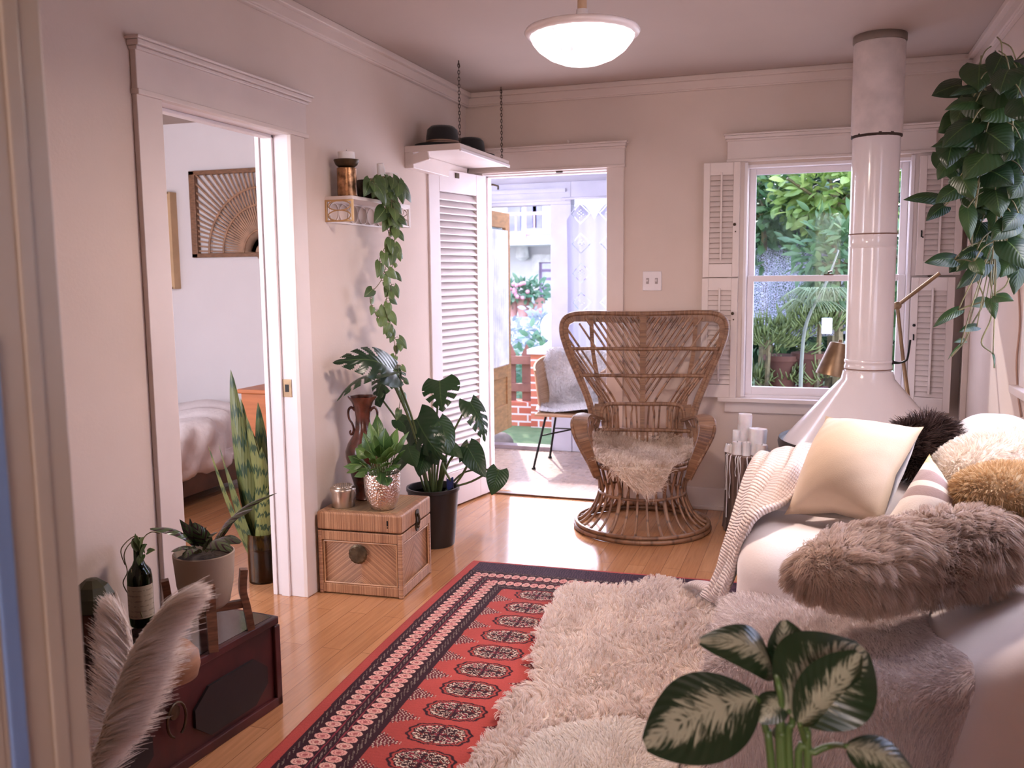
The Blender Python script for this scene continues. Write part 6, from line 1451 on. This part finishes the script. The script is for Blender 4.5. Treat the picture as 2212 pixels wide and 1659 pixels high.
P, N, _ = surf_samples(flf, 9000, 12); N = np.where((N[:, 2:]*1-N[:, 1:2]) < 0, -N, N)
fur('fleece', furmat('snow_fleece', (.90, .88, .90), (.98, .97, .99), .45), wfl, P, N*1.4, .05, .0022, 4, .25, .003, 80, .03, .5, .9, None, .5, 91)
# ============================================================ garden and street in front of the house
grassm = mat('lawn', (.10, .17, .07), .95, var=.35, vs=8, bs=200, bst=.8, bd=.02, col2=(.16, .22, .10))
S(MB().box(-16, 8, 6.86, 22, -.5, -.12), 'ground', grassm)
S(MB().add([(-2.25, 6.9, -.115), (-1.6, 6.9, -.115), (-1.6, 9, -.115), (-1.9, 9, -.115)], [(0, 1, 2, 3)]).box(-2.6, -1.2, 6.87, 7.1, -.2, -.02), 'path', mat('pale_paving', (.62, .58, .52), .8, var=.1))
brm_, nt, b = newmat('brickwork')
bt = node(nt, 'ShaderNodeTexBrick', _Scale=1.0); bt.inputs['Brick Width'].default_value = .2; bt.inputs['Row Height'].default_value = .075; bt.inputs['Mortar Size'].default_value = .009
bt.inputs['Color1'].default_value = (.42, .10, .06, 1); bt.inputs['Color2'].default_value = (.55, .18, .11, 1); bt.inputs['Mortar'].default_value = (.62, .56, .54, 1)
cmb = nt.nodes.new('ShaderNodeCombineXYZ'); sp = nt.nodes.new('ShaderNodeSeparateXYZ'); nt.links.new(node(nt, 'ShaderNodeTexCoord').outputs['Object'], sp.inputs[0])
nt.links.new(math_(nt, 'ADD', sp.outputs[0], sp.outputs[1]), cmb.inputs[0]); nt.links.new(sp.outputs[2], cmb.inputs[1]); nt.links.new(cmb.outputs[0], bt.inputs['Vector'])
nt.links.new(bt.outputs[0], b.inputs['Base Color']); b.inputs['Roughness'].default_value = .9
Y8 = 8.5; p0, p1 = at(1146, 765, Y8), at(1146, 918, Y8); xL = p0.x
bp_ = thing('brick_pillar', 'red brick gate pillar topped by a white stone ball beyond the porch', 'pillar', (xL+.19, Y8+.19, -.12))
MB().box(xL, xL+.40, Y8, Y8+.4, -.13, p0.z).build('shaft', brm_, bp_)
stone = mat('white_stone', (.74, .70, .70), .8, var=.06)
MB().box(xL-.03, xL+.43, Y8-.03, Y8+.43, p0.z, p0.z+.05).lathe([(.16, 0), (.12, .03), (.08, .06), (.07, .08)], (xL+.2, Y8+.2, p0.z+.05), 24).build('cap', stone, bp_, bevel=.004)
MB().ball((xL+.2, Y8+.2, p0.z+.26), .15, 28, 16).build('ball_finial', stone, bp_, smooth=180)
fe = thing('picket_fence', 'reddish picket fence on a low brick wall left of the brick pillar', 'fence', (xL-1.2, Y8+.2, 0))
fm = mat('red_brown_paint', (.24, .10, .075), .7, var=.15)
for k in range(16):
    x = xL-.1-.17*k
    MB().add([(x-.05, Y8+.18, .1), (x+.05, Y8+.18, .1), (x+.05, Y8+.18, .60), (x, Y8+.18, .70), (x-.05, Y8+.18, .60), (x-.05, Y8+.2, .1), (x+.05, Y8+.2, .1), (x+.05, Y8+.2, .60), (x, Y8+.2, .70), (x-.05, Y8+.2, .60)], [(0, 1, 2, 3, 4), (9, 8, 7, 6, 5)]+[(i, i+5, (i+1) % 5+5, (i+1) % 5) for i in range(5)]).build('picket', fm, fe)
for z in (.22, .50): MB().box(xL-2.9, xL, Y8+.13, Y8+.18, z, z+.08).build('rail', fm, fe)
MB().box(xL-2.9, xL, Y8+.05, Y8+.3, -.13, .12).build('low_wall', brm_, fe)
MB_ = MB().ball((-2.6, 7.35, -.08), .12, 14, 8, 0, (1, .8, .9)); o = MB_.build('garden_stone', mat('grey_stone', (.25, .2, .19), .9, var=.3), None, smooth=180); tag(o, 'rounded grey stone on the grass below the open outer door', 'stone')
rs = random.Random(21)
hl = leafmat('hedge_leaf', (.06, .18, .10), (.22, .36, .24), .5, .35, (.2, .3, .2), 0)
wl = leafmat('hazed_hedge_leaf', (.24, .31, .34), (.46, .50, .58), .6, .35, (.4, .5, .5), 0)  # bluish-white haze mixed into the pale leaf colours
for i, (x, y, z, R_, m_, lab) in enumerate(((-2.9, 10.2, .18, .6, hl, 'green leafy hedge bush behind the picket fence next to the pillar'), (-4.1, 10.4, .10, .6, hl, 'green leafy hedge bush farther left behind the picket fence'), (-3.5, 12.2, .35, .62, wl, 'haze-paled flowering bush in front of the house across the street'), (-4.7, 12.4, .35, .62, wl, 'haze-paled bush at the left in front of the house across the street'), (-2.3, 12.3, .35, .6, wl, 'haze-paled bush behind the porch post'))):
    o = thing('garden_bush', lab, 'bush', (x, y, 0), 0, 'bushes across the garden'); mb = MB(); bush(mb, (x, y, z), R_, 900, .11, rs, sq=(1, .8, 1)); mb.build('foliage', m_, o, smooth=180)
    MB().tube([(x, y, -.15), (x, y, z)], .05, 6).build('stem', vinem, o)
# house across the street
YH = 15.5
hw = mat('pale_stucco', (.72, .72, .76), .85, var=.03); hwh = mat('house_white', (.86, .86, .88), .7); hgl = mat('house_window', (.22, .22, .34), .15); hpk = mat('faded_rose_rail', (.66, .46, .50), .7)
ho = thing('house', 'pale house with balcony and white trimmed window across the street', 'house', (-5, YH, -.12))
zt_ = at(1100, 590, YH).z
MB().box(-12, -2.6, YH, YH+4, -.13, 5.0).build('wall', hw, ho)
za, zb_ = at(1150, 512, YH-.3).z, at(1150, 532, YH-.3).z
MB().box(-12, -2.7, YH-1.1, YH, zb_, za).build('balcony_floor', hwh, ho)
b0 = at(1101, 470, YH-1.1); b1 = at(1176, 470, YH-1.1); bz0 = at(1140, 508, YH-1.1).z; bz1 = at(1140, 458, YH-1.1).z
bal = MB().box(b0.x-3, b1.x, YH-1.12, YH-1.08, bz1-.05, bz1).box(b0.x-3, b1.x, YH-1.12, YH-1.08, bz0, bz0+.04)
for k in range(28): bal.box(b1.x-.03-.16*k, b1.x-.0-.16*k, YH-1.11, YH-1.09, bz0, bz1)
bal.build('balcony_rail', hpk, ho)
MB().box(b1.x-.35, b1.x-.31, YH-1.14, YH-1.1, at(1165, 523, YH-1.1).z, bz1+.2).build('rail_post', hpk, ho)
MB().box(b1.x+.0, b1.x+.25, YH-1.2, YH-.95, za, 4.2).build('column', hwh, ho)
wL, wR = at(1152, 560, YH), at(1195, 560, YH); wz0 = at(1165, 640, YH).z; wz1 = at(1165, 552, YH).z
o = MB().box(wL.x, wL.x+.12, YH-.06, YH, wz0, wz1).box(wL.x, wL.x+1.1, YH-.08, YH, wz1-.12, wz1+.02).box(wL.x+.98, wL.x+1.1, YH-.06, YH, wz0, wz1).build('window_trim', hwh, ho)
fr = MB().box(wL.x+.12, wL.x+.98, YH-.02, YH-.005, wz0, wz1-.12).build('window_sash', mat('mauve_sash', (.34, .25, .45), .6), o)
for i in range(3):
    for j in range(4):
        h4 = (wz1-.12-wz0)/4; MB().box(wL.x+.17+.27*i, wL.x+.40+.27*i, YH-.025, YH-.021, wz0+h4*j+.03, wz0+h4*(j+1)-.02).build('pane', mat('sky_pane', (.62, .66, .80), .15), fr)
for k, (pxa, pya) in enumerate(((1110, 462), (1145, 455), (1165, 455))):
    q = at(pxa, pya, YH-.05); MB().box(q.x-.12, q.x+.12, YH-.06, YH-.01, q.z-.3, q.z+.35).build('upper_window', hgl, ho)
q = at(1134, 548, YH); MB().lathe([(.05, 0), (.12, .05), (.1, .25), (.04, .3)], (q.x, YH-.15, q.z-.12), 12).box(q.x-.03, q.x+.03, YH-.15, YH, q.z+.1, q.z+.14).build('wall_light', hwh, ho)
# flower pots on the garden wall
for i, (x, y, lab) in enumerate(((1105, 645, 'left teal leaf pot on the garden wall across the way'), (1130, 640, 'middle terracotta pot with pink flowers on the garden wall across the way'), (1160, 640, 'right terracotta pot with dark leaves on the garden wall across the way'))):
    q = at(x, y, 13.9); o = thing('flower_pot', lab, 'potted plant', (q.x, 13.9, q.z-.3), 0, 'flower pots across the way')
    MB().lathe([(.07, -.33), (.13, -.05), (.14, -.05), (.14, -.02), (0, -.03)], q, 16).build('pot', mat('pink_terracotta', (.62, .33, .30), .8), o, smooth=40)
    mb = MB(); bush(mb, q+V((0, 0, .08)), .2, 90, .12, rs); mb.build('foliage', hl, o, smooth=180)
    if i == 1:
        fb = MB()
        for k in range(14): fb.ball(q+V((rs.uniform(-.15, .15), -.2+rs.uniform(-.03, .03), rs.uniform(-.02, .22))), .035, 8, 6)
        fb.build('blossoms', mat('pink_petal', (.75, .35, .45), .7), o, smooth=180)
S(MB().box(-12, -2.9, 13.75, 14.05, -.13, at(1130, 640, 13.9).z-.33), 'garden_wall', hw)
# ---- garden seen through the window
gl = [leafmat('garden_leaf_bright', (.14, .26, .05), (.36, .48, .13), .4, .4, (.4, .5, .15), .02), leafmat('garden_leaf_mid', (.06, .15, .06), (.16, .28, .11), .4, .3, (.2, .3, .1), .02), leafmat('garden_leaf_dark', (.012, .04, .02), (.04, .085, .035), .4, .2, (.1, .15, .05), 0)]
def tree(name, lab, px_, py_, Y, R_, n, size, m_, sq=(1, .8, 1), asp=.5, shell=.5, kind='oval', nl=4):
    c = at(px_, py_, Y); o = thing(name, lab, 'tree' if 'tree' in name else 'shrub', (c.x, c.y, -.12), 0, 'garden greenery outside the window'); mb = MB(); bush(mb, c, R_, n, size, rs, kind, sq, shell, asp, nl)
    mb.build('foliage', m_, o, smooth=180); r = MB(); r.tube([(c.x, c.y, -.15), (c.x+.03, c.y, c.z*.5), c], [.05, .04, .02], 6)
    for k in range(5): r.tube([c+V((0, 0, -.25*R_)), c+V((rs.uniform(-1, 1), rs.uniform(-.6, .6), rs.uniform(-.2, .9)))*R_*.8], .012, 5)
    r.build('trunk', vinem, o); return o
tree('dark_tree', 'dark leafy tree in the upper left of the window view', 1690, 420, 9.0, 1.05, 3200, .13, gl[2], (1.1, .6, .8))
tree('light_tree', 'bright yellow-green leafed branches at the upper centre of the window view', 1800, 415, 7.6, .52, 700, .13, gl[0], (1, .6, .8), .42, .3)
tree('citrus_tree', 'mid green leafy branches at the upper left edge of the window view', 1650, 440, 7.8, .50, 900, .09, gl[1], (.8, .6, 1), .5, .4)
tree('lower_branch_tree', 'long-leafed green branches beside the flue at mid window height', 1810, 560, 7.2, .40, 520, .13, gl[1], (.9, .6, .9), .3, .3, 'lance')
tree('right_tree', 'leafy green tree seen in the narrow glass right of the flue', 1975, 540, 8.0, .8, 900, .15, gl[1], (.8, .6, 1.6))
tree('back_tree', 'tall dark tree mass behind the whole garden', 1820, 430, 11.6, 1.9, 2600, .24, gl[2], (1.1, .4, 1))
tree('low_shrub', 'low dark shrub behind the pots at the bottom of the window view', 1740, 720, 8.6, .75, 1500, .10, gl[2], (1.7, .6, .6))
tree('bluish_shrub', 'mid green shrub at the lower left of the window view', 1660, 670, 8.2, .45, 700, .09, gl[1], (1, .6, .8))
# pencil-stemmed euphorbia clumps
em = mat('euphorbia_stem', (.22, .30, .09), .5, var=.3, vs=20, col2=(.10, .15, .05))
for i, (x, y, Y, R_, n, lab) in enumerate(((1655, 735, 7.15, .34, 420, 'spiky pencil-stem plant at the lower left of the window'), (1765, 700, 7.2, .38, 460, 'spiky pencil-stem plant at the centre of the window'), (1700, 820, 7.25, .22, 160, 'spiky pencil-stem plant at the bottom centre of the window'), (1790, 815, 7.25, .24, 160, 'spiky pencil-stem plant at the bottom beside the brass lamp shade'), (1630, 820, 7.25, .18, 120, 'spiky pencil-stem plant at the bottom left corner of the window'))):
    c = at(x, y, Y); o = thing('pencil_plant', lab, 'shrub', (c.x, c.y, -.12), 0, 'spiky plants outside the window'); mb = MB()
    for k in range(n):
        d_ = V((rs.gauss(0, .7), rs.gauss(0, .5), abs(rs.gauss(.4, .6)))).normalized(); p = c+V((d_.x, d_.y*.7, d_.z*.8-.3))*R_*rs.uniform(.2, 1)
        q = p+(d_+V((rs.uniform(-.5, .5), rs.uniform(-.5, .5), .5))).normalized()*rs.uniform(.05, .12)
        mb.tube([p, p.lerp(q, .5)+V((0, 0, -.008)), q], [.006, .0055, .003], 5)
    mb.build('foliage', em, o, smooth=180)
    MB().tube([(c.x, c.y, -.15), (c.x+.02, c.y, c.z)], .02, 6).build('stem', vinem, o)
# umbrella papyrus stem
c = at(1725, 665, 6.5); o = thing('papyrus_plant', 'arching umbrella papyrus stalk crossing the window', 'shrub', (c.x, 6.5, -.12))
MB().tube([(at(1728, 880, 6.5).x, 6.5, -.13), at(1728, 880, 6.5)], .014, 8).build('lower_stalk', vinem, o)
MB().tube([at(1728, 880, 6.5), at(1733, 760, 6.5), at(1745, 690, 6.5), at(1785, 610, 6.5), at(1812, 540, 6.5)], [.014, .012, .011, .008, .004], 8, sm=5).build('stalk', mat('papyrus_stalk', (.26, .31, .24), .6), o, smooth=180)
mb = MB()
for (x, y) in ((1748, 665), (1790, 640), (1762, 640)):
    c = at(x, y, 6.5)
    for k in range(34):
        a = rs.uniform(0, 6.28); L = rs.uniform(.14, .26); e = V((math.cos(a), math.sin(a)*.7, 0)); mb.tube([c, c+e*L*.5+V((0, 0, .06)), c+e*L+V((0, 0, -.03))], .0028, 4, sm=2)
mb.build('rays', mat('papyrus_ray', (.22, .32, .16), .6), o, smooth=180)
# white net hammock slung across the garden
hm, nt, b = newmat('hammock_net'); vv = mapping(nt, scale=(75, 48, 1), attr='luv')
ck = node(nt, 'ShaderNodeTexVoronoi', _Scale=1.0, feature='DISTANCE_TO_EDGE'); nt.links.new(vv, ck.inputs['Vector'])
b.inputs['Base Color'].default_value = (.60, .62, .72, 1); b.inputs['Roughness'].default_value = .95
tr = node(nt, 'ShaderNodeBsdfTransparent'); mx = node(nt, 'ShaderNodeMixShader'); nt.links.new(ramp(nt, ck.outputs['Distance'], [(.05, (1, 1, 1)), (.10, (.22, .22, .22))]), mx.inputs[0]); nt.links.new(tr.outputs[0], mx.inputs[1]); nt.links.new(b.outputs[0], mx.inputs[2]); nt.links.new(mx.outputs[0], nt.nodes['Material Output'].inputs[0])
h0, h1 = at(1560, 600, 7.9), at(1900, 640, 7.4)
def hamm(u, v):
    p = h0.lerp(h1, u); sag = .16*math.sin(PI*u)
    q = at(1560+340*u, 535+150*v+40*math.sin(PI*u)*(v-.2)+(-30*(u-.45) if v < .5 else 20*u), 7.8-.5*v)
    return q
ha = MB().grid(hamm, 60, 30).build('hammock', hm, None, smooth=180); tag(ha, 'white net hammock slung across the garden outside the window', 'hammock')
# hanging white lantern, pots
q = at(1786, 704, 6.7); o = thing('paper_lantern', 'small white hanging lantern outside the window', 'lantern', q)
MB().box(q.x-.035, q.x+.035, q.y-.035, q.y+.035, q.z-.055, q.z+.055).build('body', mat('white_lantern', (.85, .88, .86), .6), o, bevel=.006)
MB().tube([(q.x, q.y, q.z+.055), at(1795, 610, 6.7)], .002, 4).build('cord', blackm, o)
for i, (x, y, lab) in enumerate(((1690, 800, 'terracotta pot among the plants at the lower left of the window'), (1750, 795, 'terracotta pot near the centre bottom of the window view'))):
    q = at(x, y, 7.3); o = thing('garden_pot', lab, 'flower pot', (q.x, 7.3, q.z-.15), 0, 'garden pots outside the window'); MB().lathe([(.09, -.16), (.13, .08), (.145, .08), (.145, .12), (.12, .12), (0, .08)], q, 24).build('pot', mat('garden_terracotta', (.16, .07, .045), .85, var=.15), o, smooth=40)
    MB().box(q.x-.2, q.x+.2, 7.1, 7.5, q.z-.19, q.z-.16).box(q.x-.18, q.x+.18, 7.15, 7.45, -.13, q.z-.19).build('stand', fm, o)
# pale garden wall at the back
S(MB().box(-2.4, 6, 13.6, 13.8, -.2, 1.3), 'garden_wall_back', hw)
# ============================================================ light, camera
w = bpy.data.worlds.new('sky'); scene.world = w; w.use_nodes = True; nt = w.node_tree; bg = nt.nodes['Background']
tc = node(nt, 'ShaderNodeTexCoord'); sp = nt.nodes.new('ShaderNodeSeparateXYZ'); nt.links.new(tc.outputs['Generated'], sp.inputs[0])
nt.links.new(ramp(nt, sp.outputs[2], [(.0, (.66, .62, .70)), (.25, (.76, .78, 1.0)), (1, (.58, .66, 1.0))]), bg.inputs[0]); bg.inputs[1].default_value = 6.0
def light(name, kind, loc, energy, col, rot=None, size=1, size_y=None, **k):
    l = bpy.data.lights.new(name, kind); l.energy = energy; l.color = col
    if kind == 'AREA':
        l.shape = 'RECTANGLE' if size_y else 'SQUARE'; l.size = size
        if size_y: l.size_y = size_y
    for a, b_ in k.items(): setattr(l, a, b_)
    o = bpy.data.objects.new(name, l); COL.objects.link(o); o.location = loc
    if rot is not None: o.rotation_euler = V(rot).to_track_quat('-Z', 'Y').to_euler()
    return o
light('sun', 'SUN', (0, 20, 10), 4.5, (1, .93, .84), (.42, -1, -.80), angle=.02)
light('porch_daylight', 'AREA', (-1.58, 5.62, 1.03), 30, (.84, .82, 1.0), (0.05, -1, -.12), .74, 1.9)
light('window_daylight', 'AREA', (.035, 5.43, 1.34), 7, (.88, .88, 1.0), (0, -1, -.15), .8, 1.25)
light('right_window_daylight', 'AREA', (.79, 2.8, 1.6), 4.2, (1, .93, .90), (-.55, .28, -1), .8, .5, spread=1.5)
light('porch_fill', 'AREA', (-2.35, 5.62, 2.0), 24, (.82, .84, 1.0), (.6, .5, -1), .6, .4)  # added fill hidden under the porch ceiling, brightens the chair and its fleece
light('bedroom_daylight', 'AREA', (-3.5, .88, 1.5), 95, (.88, .89, 1.0), (.38, 1, -.15), 1.8, 1.3)
light('rear_fill', 'AREA', (.35, -2.35, 1.6), 52, (1, .74, .60), (-.4, 1, -.02), .85, 1.2)  # added warm fill from behind the camera, not a real window
light('pendant_bulb', 'POINT', (-.76, 3.0, 2.135), 5, (1, .78, .66), shadow_soft_size=.04)
light('pendant_glow', 'AREA', (-.76, 3.0, 2.058), 25, (1, .80, .70), (0, 0, -1), .26, shape='DISK')
cam = bpy.data.cameras.new('camera'); co = bpy.data.objects.new('camera', cam); COL.objects.link(co)
co.matrix_world = Matrix(((CR[0], CU[0], -CF[0], CAM[0]), (CR[1], CU[1], -CF[1], CAM[1]), (CR[2], CU[2], -CF[2], CAM[2]), (0, 0, 0, 1)))
cam.sensor_width = 36; cam.lens = 36*FPX/2212; cam.clip_start = .02; cam.clip_end = 200
cam.dof.use_dof = True; cam.dof.focus_distance = 3.3; cam.dof.aperture_fstop = 4.5
scene.camera = co
scene.view_settings.view_transform = 'Standard'; scene.view_settings.look = 'None'; scene.view_settings.exposure = 0.2; scene.view_settings.gamma = 1; scene.view_settings.use_curve_mapping = False
scene.cycles.max_bounces = 6; scene.cycles.diffuse_bounces = 3; scene.cycles.glossy_bounces = 3; scene.cycles.use_adaptive_sampling = True; scene.cycles.adaptive_threshold = .15; scene.cycles.adaptive_min_samples = 16; scene.cycles.transparent_max_bounces = 8; scene.cycles.transmission_bounces = 4
scene.cycles.sample_clamp_indirect = 6; scene.cycles.caustics_reflective = False; scene.cycles.caustics_refractive = False
scene.cycles.use_denoising = True
